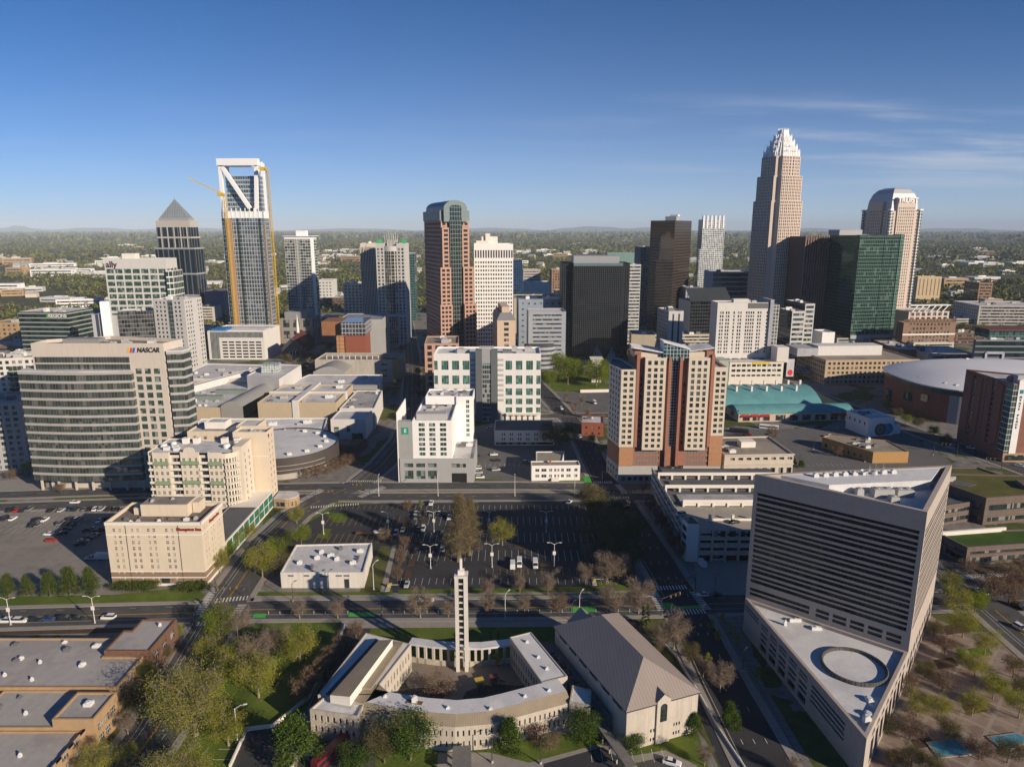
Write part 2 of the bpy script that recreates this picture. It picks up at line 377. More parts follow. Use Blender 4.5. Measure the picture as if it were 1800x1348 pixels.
# ================================================================ THE SETTING
def g2(px, py): p = G(px, py); return (p.x, p.y)
def ground_mat():
 m, t, b = newmat('ground_cover')
 pos = N(t, 'ShaderNodeNewGeometry').outputs['Position']
 n1 = trange(t, tnoise(t, .02, 5), .35, .65); n2 = trange(t, tnoise(t, .25, 4), .3, .7); n3 = trange(t, tnoise(t, .006, 4), .40, .62); n4 = trange(t, tnoise(t, .0012, 5), .45, .6)
 urban = tmix(t, n2, (.15, .145, .135), (.27, .255, .235)); grass = tmix(t, n2, (.06, .08, .02), (.12, .13, .045))
 town = tmix(t, tmath(t, 'GREATER_THAN', n1, .62), urban, grass)
 woods = tmix(t, n2, (.06, .062, .035), (.12, .115, .065)); woods = tmix(t, tmath(t, 'MULTIPLY', n3, .5), woods, (.06, .085, .03))
 woods = tmix(t, tmath(t, 'GREATER_THAN', n4, .93), woods, (.13, .13, .08))
 s = N(t, 'ShaderNodeVectorMath', operation='DISTANCE'); t.links.new(pos, s.inputs[0]); s.inputs[1].default_value = (60, 560, 0)
 r = tmath(t, 'ADD', s.outputs['Value'], tmath(t, 'MULTIPLY', tnoise(t, .004, 3), 500))
 c = tmix(t, trange(t, r, 850, 1000), town, woods)
 t.links.new(c, b.inputs['Base Color']); b.inputs['Roughness'].default_value = .95; b.inputs['Specular IOR Level'].default_value = .1
 return m
def make_ground():
 radii = [0, 40, 80, 120, 160, 200, 250, 300, 360, 430, 520, 640, 800, 1000, 1300, 1800, 2600, 4000, 7000, 12000, 22000, 45000]; n = 72
 v = [(0, 250, 0)]; f = []
 for r in radii[1:]:
  for i in range(n): a = 2 * pi * i / n; v.append((r * cos(a), 250 + r * sin(a), 0))
 for i in range(n): f.append((0, 1 + i, 1 + (i + 1) % n))
 for k in range(len(radii) - 2):
  a = 1 + k * n; b = a + n
  for i in range(n): j = (i + 1) % n; f.append((a + i, b + i, b + j, a + j))
 me = bpy.data.meshes.new('ground'); me.from_pydata(v, [], f); me.materials.append(ground_mat())
 o = bpy.data.objects.new('ground', me); C.objects.link(o); tag(o, kind='structure')
make_ground()
ASPH = mat('asphalt', (.075, .075, .078), .9, .18, .12, .2, alt=(.115, .112, .11), pond=.35); ASPH_OLD = mat('asphalt_old', (.15, .146, .14), .92, .2, .07, .2, seam=(14, 9, .15, .35), pond=.4)
ASPH_NEW = mat('asphalt_new', (.05, .05, .053), .9, .2, .15, .2, pond=.3); ASPH_LT = mat('asphalt_worn', (.25, .23, .205), .93, .16, .06, .15, seam=(12, 7, .14, .4), pond=.4)
PAVE = mat('pavement_concrete', (.30, .28, .25), .9, .12, .4, .2, seam=(1.8, 1.8, .06, .35)); KERB = mat('kerb_concrete', (.40, .385, .36), .9, .1)
GRASS = mat('grass_lawn', (.085, .14, .018), .95, .35, .10, .1, alt=(.15, .19, .035)); GRASS_DRY = mat('grass_dry', (.10, .105, .035), .95, .3, .09, .1); EARTH = mat('mulch_earth', (.085, .058, .04), .95, .3, .5, .1)
PAINT = mat('road_paint_white', (.62, .62, .6), .7, .15, 1.5); YELLOW = mat('road_paint_yellow', (.55, .36, .03), .7, .15, 1.5); GREENP = mat('cycle_green', (.06, .42, .07), .7, .15, .6)
def plaza_mat():
 m, t, b = newmat('plaza_brick'); u, v = tuv(t); n = trange(t, tnoise(t, .1), .3, .7); c = tmix(t, n, (.20, .155, .125), (.30, .235, .19)); p, q = tmath(t, 'ADD', u, v), tmath(t, 'SUBTRACT', u, v)
 L_ = tmath(t, 'MAXIMUM', line(t, p, 9, 1.3), line(t, q, 9, 1.3)); ck = tmath(t, 'MULTIPLY', line(t, u, 6.4, 3.2), line(t, v, 6.4, 3.2)); c = tmix(t, tmath(t, 'MULTIPLY', ck, .45), c, (.16, .10, .085)); c = tmix(t, tmath(t, 'MULTIPLY', L_, .5), c, (.36, .31, .25))
 t.links.new(c, b.inputs['Base Color']); b.inputs['Roughness'].default_value = .9; return m
def flat(name, poly, z, m, kind='structure'):
 mb = MB(); mb.face([(x, y, z) for x, y in poly]); o = mb.build(name, m); tag(o, kind=kind); return o
def pflat(name, pts, z, m, kind='structure'):
 poly = [g2(*p) for p in pts]
 a = sum(poly[i][0] * poly[(i + 1) % len(poly)][1] - poly[(i + 1) % len(poly)][0] * poly[i][1] for i in range(len(poly)))
 return flat(name, poly if a > 0 else poly[::-1], z, m, kind)
# streets: centre lines in metres (read off the photo's ground), width, pavement width
STREETS = {
 'cross_street': ([(-330, 206), (-250, 211), (-175, 216), (-109, 219.5), (-89, 221.5), (0, 222.5), (46, 224), (62, 225), (100, 226), (170, 228), (260, 226)], 12, 2.2),
 'hill_street': ([(-95, 60), (-94.8, 100), (-94.6, 162), (-99, 200), (-102, 230), (-104, 277), (-101, 305), (-92, 326), (-80, 345), (-73, 375), (-69, 420), (-70, 470), (-81, 552), (-103, 714), (-150, 1000)], 14, 2.2),
 'avenue': ([(62.5, 60), (63.2, 148), (61.7, 181), (60.6, 230), (56.8, 277), (51.6, 332), (48.2, 351), (44, 445), (26, 552), (10, 640)], 13, 2.4),
 'boulevard_north': ([(-420, 314), (-300, 325), (-185, 336), (-85, 341.5), (0, 342), (52, 341), (102, 340), (200, 342), (285, 350), (420, 360)], 9.5, 2.0),
 'boulevard_south': ([(-420, 297), (-300, 308), (-185, 319.5), (-85, 326.5), (0, 327.5), (52, 327), (102, 326), (200, 328), (290, 336), (420, 346)], 9.5, 2.0),
 'east_street': ([(164, 90), (166, 150), (167.5, 205), (170, 253), (176, 300), (180, 345)], 15, 2.4),
 'arena_street': ([(215, 700), (248, 520), (262, 452), (282, 365), (295, 300)], 13, 2.4),
 'back_street': ([(-62, 477), (44, 480), (150, 486), (255, 492)], 11, 2.0),
 'tower_street': ([(-420, 640), (-250, 655), (-100, 664), (10, 668), (220, 690), (400, 705)], 13, 2.0),
}
def resample(pts, step):
 out = [Vector(pts[0])]
 for p, q in zip(pts, pts[1:]):
  p, q = Vector(p), Vector(q); n = max(1, int((q - p).length / step))
  out += [p.lerp(q, (i + 1) / n) for i in range(n)]
 return out
def normals(c):
 r = []
 for i in range(len(c)):
  d = (c[min(i + 1, len(c) - 1)] - c[max(i - 1, 0)]).normalized(); r.append(Vector((-d.y, d.x)))
 return r
ROADS = {k: (resample(p, 4), w, pw) for k, (p, w, pw) in STREETS.items()}
def on_road(x, y, skip=None, pad=0.0):
 for k, (c, w, _) in ROADS.items():
  if k == skip: continue
  for q in c:
   if abs(q.x - x) < w and abs(q.y - y) < w and hypot(q.x - x, q.y - y) < w / 2 + pad: return True
 return False
def edge_dash(mb, c, n, off, w, z, dash=0, gap=0, skip=None):
 k = 0.0
 for i in range(len(c) - 1):
  a, b = c[i] + n[i] * off, c[i + 1] + n[i + 1] * off; mid = (a + b) / 2
  if on_road(mid.x, mid.y, skip, .5): continue
  if dash and (i % 3): continue
  if dash: b = a.lerp(b, min(1, dash / (b - a).length))
  na, nb = n[i] * (w / 2), n[i + 1] * (w / 2)
  mb.face([(*(a - na), z), (*(a + na), z), (*(b + nb), z), (*(b - nb), z)][::-1])
wl, yl = MB(), MB()
for si, (k, (c, w, pw)) in enumerate(ROADS.items()):
 n = normals(c); z = .04 + .012 * si; mb = MB(); kb = MB()
 for i in range(len(c) - 1):
  a, b = c[i], c[i + 1]
  mb.face([(*(a + n[i] * w / 2), z), (*(a - n[i] * w / 2), z), (*(b - n[i + 1] * w / 2), z), (*(b + n[i + 1] * w / 2), z)])
  for s in (1, -1):
   m_ = (a + b) / 2 + n[i] * s * (w / 2 + pw / 2)
   if on_road(m_.x, m_.y, k, pw * .6): continue
   p, q, r, t_ = (a + n[i] * s * (w / 2 + .01)), (b + n[i + 1] * s * (w / 2 + .01)), (b + n[i + 1] * s * (w / 2 + pw)), (a + n[i] * s * (w / 2 + pw))
   kz = .16; pts = [p, q, r, t_] if s < 0 else [t_, r, q, p]
   kb.face([(*x, kz) for x in pts][::-1] if False else [(*x, kz) for x in pts])
   kb.face([(*p, z), (*q, z), (*q, kz), (*p, kz)], 1); kb.face([(*t_, 0), (*r, 0), (*r, kz), (*t_, kz)], 0)
 tag(mb.build('road', ASPH_NEW if k == 'avenue' else ASPH), kind='structure')
 if kb.f: tag(kb.build('pavement', [PAVE, KERB]), kind='structure')
 zz = z + .14 - .012 * si
 zz = .17
 if k == 'cross_street':
  for o in (.15, -.15): edge_dash(yl, c, n, o, .14, zz, skip=k)
  edge_dash(wl, c, n, -3.4, .13, zz, skip=k); edge_dash(wl, c, n, 4.2, .12, zz, 2.2, skip=k)
 elif k in ('hill_street', 'east_street'):
  for o in (.18, -.18): edge_dash(yl, c, n, o, .14, zz, skip=k)
  edge_dash(wl, c, n, 4.9, .13, zz, skip=k); edge_dash(wl, c, n, 3.5, .13, zz, skip=k); edge_dash(wl, c, n, -3.4, .13, zz, 2.0, skip=k)
 elif k == 'avenue':
  for o in (-3.2, 0, 3.2): edge_dash(wl, c, n, o, .16, zz, 1.8, skip=k)
  edge_dash(wl, c, n, 5.6, .12, zz, skip=k)
 elif k.startswith('boulevard'):
  edge_dash(wl, c, n, 0, .14, zz, 2.2, skip=k); edge_dash(wl, c, n, 4.2, .12, zz, skip=k)
 else: edge_dash(wl, c, n, 0, .16, zz, 2.2, skip=k)
def zebra(p, q, w=3.0, step=1.15, bar=.5, rails=False, z=.175):
 """crosswalk from p to q (metres)"""
 p, q = Vector(p), Vector(q); d = (q - p).normalized(); o = Vector((-d.y, d.x)); L = (q - p).length
 if rails:
  for s in (-w / 2, w / 2):
   a, b = p + o * s, q + o * s; wl.face([(*(a - o * .12), z), (*(b - o * .12), z), (*(b + o * .12), z), (*(a + o * .12), z)])
 i = step / 2
 while i < L:
  a = p + d * i; wl.face([(*(a - d * bar / 2 - o * w / 2), z), (*(a + d * bar / 2 - o * w / 2), z), (*(a + d * bar / 2 + o * w / 2), z), (*(a - d * bar / 2 + o * w / 2), z)]); i += step
pz = lambda a, b, **k: zebra(g2(*a), g2(*b), **k)
pz((347, 1082), (375, 1040)); pz((378, 1056), (435, 1051)); pz((345, 1097), (398, 1094), w=3); pz((427, 1062), (408, 1090), w=3)
pz((1154, 1034), (1206, 1032)); pz((1148, 1042), (1165, 1076)); pz((1218, 1040), (1244, 1073)); pz((1172, 1077), (1242, 1074), w=3.4)
pz((525, 883), (566, 860), w=3.5); pz((632, 874), (676, 856), w=3.5); pz((545, 892), (632, 886), w=2.5); pz((610, 846), (672, 846), w=2.5)
pz((1042, 848), (1075, 848), w=3); pz((1070, 875), (1108, 875), w=3); pz((1085, 852), (1100, 868), w=3)
pz((1690, 1015), (1770, 1010), w=3); pz((1640, 985), (1655, 1000), w=3)
tag(wl.build('road_markings', PAINT), kind='structure'); tag(yl.build('road_markings', YELLOW), kind='structure')
gb = MB()
for a, b, c, d in (((612, 1084), (660, 1084), (660, 1077), (614, 1077)), ((1004, 1076), (1047, 1075), (1047, 1067), (1004, 1068)), ((444, 1086), (466, 1086), (468, 1079), (447, 1079)), ((346, 1088), (366, 1087), (372, 1081), (354, 1081)), ((1168, 1071), (1190, 1071), (1182, 1060), (1164, 1060)), ((1190, 1071), (1240, 1069), (1238, 1064), (1190, 1066)), ((1030, 852), (1042, 852), (1036, 838), (1024, 838))):
 gb.face([(*g2(*p), .172) for p in (a, b, c, d)])
tag(gb.build('cycle_lane_marking', GREENP), kind='structure')
# ---- lots, lawns, plazas (outlines on the ground)
pflat('parking_lot', [(440, 965), (500, 935), (590, 886), (1078, 880), (1100, 905), (1112, 1034), (690, 1042), (655, 1040)], .012, ASPH_NEW)
pflat('parking_lot', [(-120, 905), (60, 890), (250, 892), (250, 1030), (200, 1048), (-120, 1052)], .012, ASPH_LT)
pflat('parking_lot', [(836, 760), (1010, 745), (1046, 845), (836, 850)], .012, ASPH_OLD)
pflat('parking_lot', [(970, 690), (1072, 690), (1072, 735), (1030, 735)], .012, ASPH_OLD)
pflat('parking_lot', [(1275, 755), (1580, 752), (1700, 830), (1280, 850)], .012, ASPH_OLD)
pflat('lawn', [(-120, 1050), (200, 1045), (340, 1030), (362, 1045), (345, 1062), (200, 1068), (-120, 1078)], .016, GRASS)
pflat('lawn', [(300, 1600), (345, 1240), (402, 1098), (608, 1090), (600, 1110), (540, 1245), (470, 1300), (405, 1400), (395, 1600)], .016, GRASS)
pflat('lawn', [(640, 1094), (1030, 1086), (1010, 1180), (640, 1180)], .016, GRASS)
pflat('path', [(600, 1090), (1110, 1086), (1110, 1100), (600, 1104)], .02, PAVE)
pflat('lawn', [(448, 1040), (640, 1040), (690, 1036), (690, 1050), (448, 1055)], .02, GRASS)
pflat('lawn', [(700, 1036), (1115, 1030), (1120, 1046), (700, 1053)], .022, GRASS)
pflat('path', [(700, 1044), (1118, 1038), (1119, 1042), (700, 1048)], .03, PAVE)
pflat('path', [(448, 1047), (690, 1045), (690, 1049), (448, 1051)], .03, PAVE)
pflat('verge', [(445, 960), (510, 905), (600, 874), (680, 872), (680, 880), (600, 886), (520, 930), (470, 968)], .022, GRASS)
pflat('verge', [(632, 1040), (668, 960), (690, 960), (668, 1040)], .02, GRASS_DRY)
pflat('path', [(668, 1040), (690, 958), (697, 958), (679, 1040)], .03, PAVE)
for pts in ([(568, 900), (588, 918), (606, 918), (612, 901)], [(556, 945), (576, 947), (583, 929), (570, 929)]): pflat('lawn', [(pts[0][0], pts[0][1]), *pts[1:]], .03, GRASS)
pflat('verge', [(-60, 866), (120, 871), (235, 869), (236, 872), (110, 874), (-60, 872)], .03, GRASS)
pflat('verge', [(690, 872), (1080, 872), (1080, 876), (690, 878)], .03, GRASS)
pflat('verge', [(700, 862), (1030, 862), (1030, 865), (700, 865)], .03, GRASS)
pflat('verge', [(1075, 900), (1108, 900), (1118, 1030), (1085, 1030)], .024, EARTH)
pflat('lawn', [(1050, 1022), (1110, 1020), (1122, 1044), (1060, 1044)], .028, GRASS)
pflat('lawn', [(950, 660), (1060, 650), (1075, 690), (958, 688)], .03, GRASS)
pflat('lawn', [(836, 842), (935, 845), (935, 852), (836, 850)], .03, GRASS); pflat('lawn', [(925, 846), (1035, 840), (1045, 850), (930, 852)], .03, GRASS)
pflat('plaza', [(480, 850), (560, 835), (690, 740), (640, 735), (590, 780), (480, 820)], .02, mat('plaza_paving', (.19, .165, .15), .9, .2, .25, .2, seam=(5, 3, .7, .5)))
pflat('plaza', [(1395, 1600), (1540, 1250), (1650, 1010), (1720, 1060), (2000, 1300), (2000, 1600)], .02, plaza_mat())
pflat('plaza', [(1205, 1085), (1310, 1075), (1330, 1180), (1430, 1348), (1480, 1500), (1420, 1500), (1240, 1160)], .02, mat('plaza_concrete', (.20, .19, .18), .9, .18, .3, .2, seam=(4, 3, .3, .5)))
pflat('plaza', [(1215, 935), (1330, 930), (1320, 1050), (1225, 1040)], .02, PAVE)
pflat('parking_lot', [(360, 1500), (412, 1340), (432, 1278), (478, 1270), (520, 1290), (560, 1320), (520, 1500)], .03, ASPH_NEW)
pflat('yard', [(700, 1190), (960, 1180), (990, 1240), (700, 1240)], .03, mat('courtyard_dark', (.06, .055, .055), .95, .3, .2))
pflat('path', [(690, 1165), (930, 1160), (960, 1200), (905, 1205), (860, 1200), (820, 1215), (800, 1250), (770, 1250), (785, 1205), (720, 1210)], .036, mat('court_paving', (.24, .20, .16), .9, .15, .3, .2))
pflat('parking_lot', [(560, 1300), (660, 1290), (660, 1500), (520, 1500)], .034, ASPH)
pflat('lawn', [(560, 1290), (1060, 1290), (1100, 1500), (560, 1500)], .026, GRASS)
pflat('path', [(770, 1322), (860, 1322), (930, 1340), (1050, 1308), (1075, 1312), (940, 1352), (950, 1500), (760, 1500)], .034, PAVE)
pflat('parking_lot', [(955, 1342), (1060, 1312), (1110, 1348), (1120, 1500), (970, 1500)], .038, ASPH_NEW)
pflat('lawn', [(1090, 1295), (1228, 1290), (1250, 1360), (1100, 1400)], .03, GRASS)
pflat('path', [(1098, 1330), (1170, 1318), (1225, 1345), (1240, 1380), (1225, 1380), (1165, 1330), (1110, 1342)], .04, PAVE); pflat('road', [(1108, 1346), (1165, 1332), (1218, 1360), (1230, 1600), (1108, 1600)], .041, ASPH)
pflat('path', [(1100, 1090), (1230, 1260), (1290, 1400), (1310, 1400), (1245, 1250), (1115, 1085)], .04, ASPH_NEW)
pflat('verge', [(1030, 1090), (1110, 1086), (1180, 1180), (1270, 1330), (1290, 1400), (1240, 1300), (1150, 1190), (1080, 1100)], .028, EARTH)
pflat('lawn', [(1110, 1086), (1150, 1084), (1280, 1330), (1310, 1400), (1290, 1400), (1180, 1180)], .03, GRASS_DRY)
pflat('road', [(600, 1104), (652, 1104), (650, 1112), (640, 1130), (620, 1160), (575, 1240), (545, 1240), (600, 1130)], .04, ASPH_NEW)
pflat('verge', [(1655, 990), (1800, 1000), (1800, 1060), (1700, 1015)], .03, EARTH)
pflat('lawn', [(1625, 1040), (1690, 1050), (1760, 1110), (1700, 1110), (1640, 1085)], .034, GRASS_DRY)
pflat('lawn', [(160, 1348), (285, 1100), (338, 1100), (300, 1160), (190, 1348), (120, 1500), (90, 1500)], .03, GRASS_DRY)
pflat('verge', [(-120, 1096), (250, 1090), (250, 1098), (-120, 1112)], .03, GRASS); pflat('verge', [(-120, 1106), (300, 1098), (300, 1110), (-120, 1118)], .026, EARTH)
pflat('plaza', [(-80, 850), (60, 840), (120, 862), (60, 866), (-80, 862)], .02, PAVE)
for x in (285, 296, 307):
 pass
# ---- low ridges on the horizon
hb = MB(); rn = random.Random(5)
def ridge(x, y, w, h):
 n = 28
 prof = [(x + w * (i / n - .5), h * (sin(pi * i / n) ** 1.6) * (1 + .07 * sin(i * 1.1 + x))) for i in range(n + 1)]
 for (a, za), (b, zb) in zip(prof, prof[1:]):
  hb.face([(a, y - w * .12, 0), (b, y - w * .12, 0), (b, y, zb), (a, y, za)]); hb.face([(b, y + w * .12, 0), (a, y + w * .12, 0), (a, y, za), (b, y, zb)])
for px, w, h in ((45, 2200, 235), (20, 7000, 140), (170, 6000, 150), (330, 9000, 135), (620, 8000, 120), (860, 7000, 140), (1035, 5200, 200), (1130, 6000, 150), (1420, 7000, 135), (1660, 8000, 125)): ridge((px - 900) / F * 30000, 30000 + rn.uniform(-900, 900), w, h)
tag(hb.build('hills', mat('hill_woods', (.06, .065, .045), .95, .2, .002)), kind='structure')
# ---- the wooded land beyond the town: one mass of small crowns (nobody could count it)
FOL = [mat('woods_%d' % i, c, .9, .35, .08, .1) for i, c in enumerate(((.11, .115, .04), (.15, .16, .04), (.135, .115, .075), (.075, .09, .035), (.20, .21, .05)))]
CITY = lambda x, y: (-330 < x < 560 and y < 1100) or (y < 760) or (-80 < x < 420 and y < 1650)
def woods():
 rg = np.random.default_rng(3); V, Fm = [], []
 for (r0, r1, n, k, s0, s1, qs) in ((720, 1500, 9000, 14, 3.5, 6.5, 2.6), (1500, 3200, 15000, 10, 4.5, 8, 4.2), (3200, 8000, 16000, 6, 8, 14, 11.), (8000, 20000, 9000, 5, 18, 40, 34.)):
  r = np.sqrt(rg.uniform(r0 ** 2, r1 ** 2, n)); a = rg.uniform(-.74, .74, n); x, y = r * np.sin(a), r * np.cos(a)
  cl = np.array([mnoise.noise((px * .0035, py * .0035, 3)) + .5 * mnoise.noise((px * .012, py * .012, 9)) for px, py in zip(x, y)])
  ok = np.array([not CITY(px, py) for px, py in zip(x, y)]) & (cl > -.22)
  x, y, cl = x[ok], y[ok], cl[ok]; n = len(x); s = rg.uniform(s0, s1, n)
  ctr = np.stack([x, y, s * .95], 1)[:, None, :] + rg.normal(0, 1, (n, k, 3)) * (s[:, None, None] * np.array([.42, .42, .34])); ctr[..., 2] = np.maximum(ctr[..., 2], qs * .3)
  q = qs * rg.uniform(.6, 1.25, (n, k, 1)); u = rg.normal(0, 1, (n, k, 3)); u /= np.linalg.norm(u, axis=2, keepdims=True); w = np.cross(u, rg.normal(0, 1, (n, k, 3))); w /= np.linalg.norm(w, axis=2, keepdims=True)
  pts = np.stack([ctr - u * q / 2 - w * q * .35, ctr + u * q / 2 - w * q * .3, ctr + u * q * .4 + w * q * .4, ctr - u * q * .45 + w * q * .3], 2).reshape(-1, 3)
  mi = np.clip(np.floor(2.1 + cl * 2.6 + rg.normal(0, .95, n)), 0, 4).astype(int); mi = np.array([2, 0, 1, 3, 4])[mi]
  V.append(pts); Fm.append(np.repeat(mi, k))
 V = np.concatenate(V); Fm = np.concatenate(Fm); nf = len(Fm)
 me = bpy.data.meshes.new('woodland'); me.vertices.add(len(V)); me.vertices.foreach_set('co', V.astype(np.float32).ravel())
 me.loops.add(nf * 4); me.loops.foreach_set('vertex_index', np.arange(nf * 4, dtype=np.int32)); me.polygons.add(nf)
 me.polygons.foreach_set('loop_start', np.arange(0, nf * 4, 4, dtype=np.int32)); me.polygons.foreach_set('material_index', Fm.astype(np.int32))
 for m in FOL: me.materials.append(m)
 me.update(); o = bpy.data.objects.new('woodland', me); C.objects.link(o); tag(o, kind='stuff')
woods()
# ================================================================ NEAR BUILDINGS
def L(loc, pts): return [(p[0] - loc[0], p[1] - loc[1]) for p in pts]
def Lp(loc, pts, z): return L(loc, [g2z(p[0], p[1], z) for p in pts])
def g2z(px, py, z): p = G(px, py, z); return (p.x, p.y)
def fx(px, py, Y):
 z = hz(Y, py); return ((px - 900) / F * (Y * cp + (HC - z) * sp), z)
STONE = mat('stone_cream', (.50, .45, .375), .9, .1, .2, .2, streak=.35, seam=(3.2, 0, .09, .35)); CREAM = mat('stucco_cream', (.64, .55, .42), .9, .06, .1, .2, streak=.12)
CREAM_W = mat('stucco_white', (.74, .70, .63), .9, .05, .2, .2); WHITEP = mat('panel_white', (.74, .73, .70), .7, .05, .2, .3, streak=.08, seam=(3, 3.4, .06, .18)); GREYP = mat('panel_grey', (.36, .365, .36), .7, .07, .2, .3, seam=(1.6, 3.3, .06, .3))
BRICK = mat('brick_red', (.33, .16, .11), .9, .14, .6, .15, seam=(6, 3.1, .12, .35)); BRICK_B = mat('brick_brown', (.17, .095, .06), .9, .2, .7, .15); BRICK_T = mat('brick_tan', (.40, .27, .15), .9, .14, .6, .15)
TAN = mat('precast_tan', (.56, .50, .42), .9, .07, .3, .2, streak=.15); CONC = mat('concrete_pale', (.47, .455, .42), .9, .1, .25, .2, streak=.25); GRAN = mat('granite_mauve', (.42, .365, .315), .75, .1, .5, .3, seam=(1.7, .9, .05, .3))
METAL_T = mat('seam_roof_taupe', (.325, .275, .24), .55, .08, .2, .4, seam=(.9, 0, .14, .45)); METAL_B = mat('seam_roof_brown', (.30, .25, .175), .6, .14, .3, .35, seam=(.6, 0, .1, .4)); SLABW = mat('roof_membrane', (.62, .62, .63), .85, .1, .12, .2, alt=(.72, .72, .71), pond=.28)
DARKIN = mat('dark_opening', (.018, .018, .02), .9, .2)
def bell_tower():
 loc = (-14.9, 186.4); b = Bld('bell_tower', 'tall slender white concrete bell tower with an open ladder-like slot, rising from the curved colonnade', loc, cat='tower'); TW = mat('stone_tower', (.64, .61, .55), .9, .06, .3, .2, streak=.25)
 for x in (-1.85, .75):
  for y in (0, 2.3):
   mb = MB(); mb.prism([(x, y), (x + 1.1, y), (x + 1.0, y + 1.1), (x + .05, y + 1.1)], 0, 30.6); b.part('pier', mb, TW)
 for i in range(13):
  z = 4.5 + i * 2.0; mb = MB(); mb.box(-.72, .72, .25, .75, z, z + .35, bottom=True); mb.box(-.72, .72, 2.5, 3.0, z + .9, z + 1.25, bottom=True); b.part('rung', mb, TW)
 b.bp('dark_gap', (-.75, .75, 1.2, 2.0, 8, 30.3), FR_D)  # dark slab stands in for the shade in the open gap between piers
 mb = MB(); mb.box(-1.95, 1.95, -.1, 3.5, 30.6, 31.3, bottom=True); b.part('cap', mb, TW)
 mb = MB(); mb.box(-.9, .9, .8, 2.6, 31.3, 32.6); mb.box(-.35, .35, 1.35, 2.05, 32.6, 36.0); b.part('spire', mb, CREAM_W)
bell_tower()
def church_ring():
 loc = (-12, 156); O = [(-39, 158.4), (-31, 156.2), (-23.4, 154.6), (-14.4, 153.6), (-5.9, 154.7), (0, 156.8), (8, 160), (15.6, 163)]
 b = Bld('church_offices', 'curved white church office block with slit windows, brown sloped eaves and a white flat roof', loc)
 c = resample(O, 2.6); n = normals(c); off = lambda k: [p + n[i] * k for i, p in enumerate(c)]
 a0, a1, a2, a3 = off(0), off(2.6), off(8), off(9.4); w = MB(); wi = MB(); sl = MB(); si = MB(); sr = MB()
 st = {'t': 'punch', 'rows': [(1.2, 2.9), (4.3, 6.0)], 'mull': (1, 1), 'rec': .35}
 for i in range(len(c) - 1):
  p, q = L(loc, [a0[i], a0[i + 1]]); Ln = hypot(q[0] - p[0], q[1] - p[1]); s2 = dict(st, cols=[(Ln * .17, Ln * .33), (Ln * .67, Ln * .83)]); b.facade(w, p, q, 0, 7.2, s2)
  q_, p_ = L(loc, [a3[i + 1], a3[i]]); b.facade(wi, q_, p_, 0, 7.4, dict(st, cols=[(Ln * .2, Ln * .4)] if Ln > 1 else []))
  J = lambda A, k, z: (*L(loc, [A[k]])[0], z)
  sl.face([J(a0, i, 7.2), J(a0, i + 1, 7.2), J(a1, i + 1, 9), J(a1, i, 9)]); sr.face([J(a1, i, 9), J(a1, i + 1, 9), J(a2, i + 1, 9), J(a2, i, 9)]); si.face([J(a2, i, 9), J(a2, i + 1, 9), J(a3, i + 1, 7.4), J(a3, i, 7.4)])
 b.part('wall', w, STONE); b.part('courtyard_wall', wi, STONE); b.part('eaves_roof', sl, METAL_B); b.part('inner_eaves', si, METAL_B); b.part('flat_roof', sr, SLABW)
 P = L(loc, [(-52.3, 158.4), (-39.4, 155.6), (-38.6, 160.5), (-49.6, 164)])
 b.block(P, 0, 8.7, [dict(st, t='punch', rows=[(2.4, 4.2), (5.6, 7.4)], cols=[(1 + i * 1.75, 1.75 + i * 1.75) for i in range(7)]), None, None, None], STONE, SLABW, .5, name='corner_wall', rname='corner_roof')
 sh = L(loc, [(-49.6, 164), (-38.6, 160.5), (-33, 164.7), (-36, 168), (-48, 168.5)]); mb = MB(); mb.prism(sh, 0, 9.0); b.part('link_roof', mb, METAL_B)
 b.windows(W_GLASS)
 pass
 P = L(loc, [(15.2, 162.2), (20.5, 160.4), (21.5, 167), (16.5, 169)]); b.block(P, 0, 8.2, None, STONE, SLABW, .4, name='stair_wall', rname='stair_roof')
 mb = MB(); mb.prism(L(loc, [(-28, 160.6), (-23.6, 159.6), (-23.2, 161), (-27.6, 162)]), 9.02, 9.06); b.part('roof_well', mb, BRICK_B); b.unit(-14.2, 4.3, 9.06, 1.4, 1.2, 1.5, MATS['unit_white'])
 for i, (x, y) in enumerate(((-6, 157.6), (-17, 158), (3, 162.6), (9.5, 165), (-34, 162.5))): p = L(loc, [(x, y)])[0]; b.unit(p[0], p[1], 9.01, .9, .7, .5, MATS['unit_white'], 'roof_vent')
church_ring()
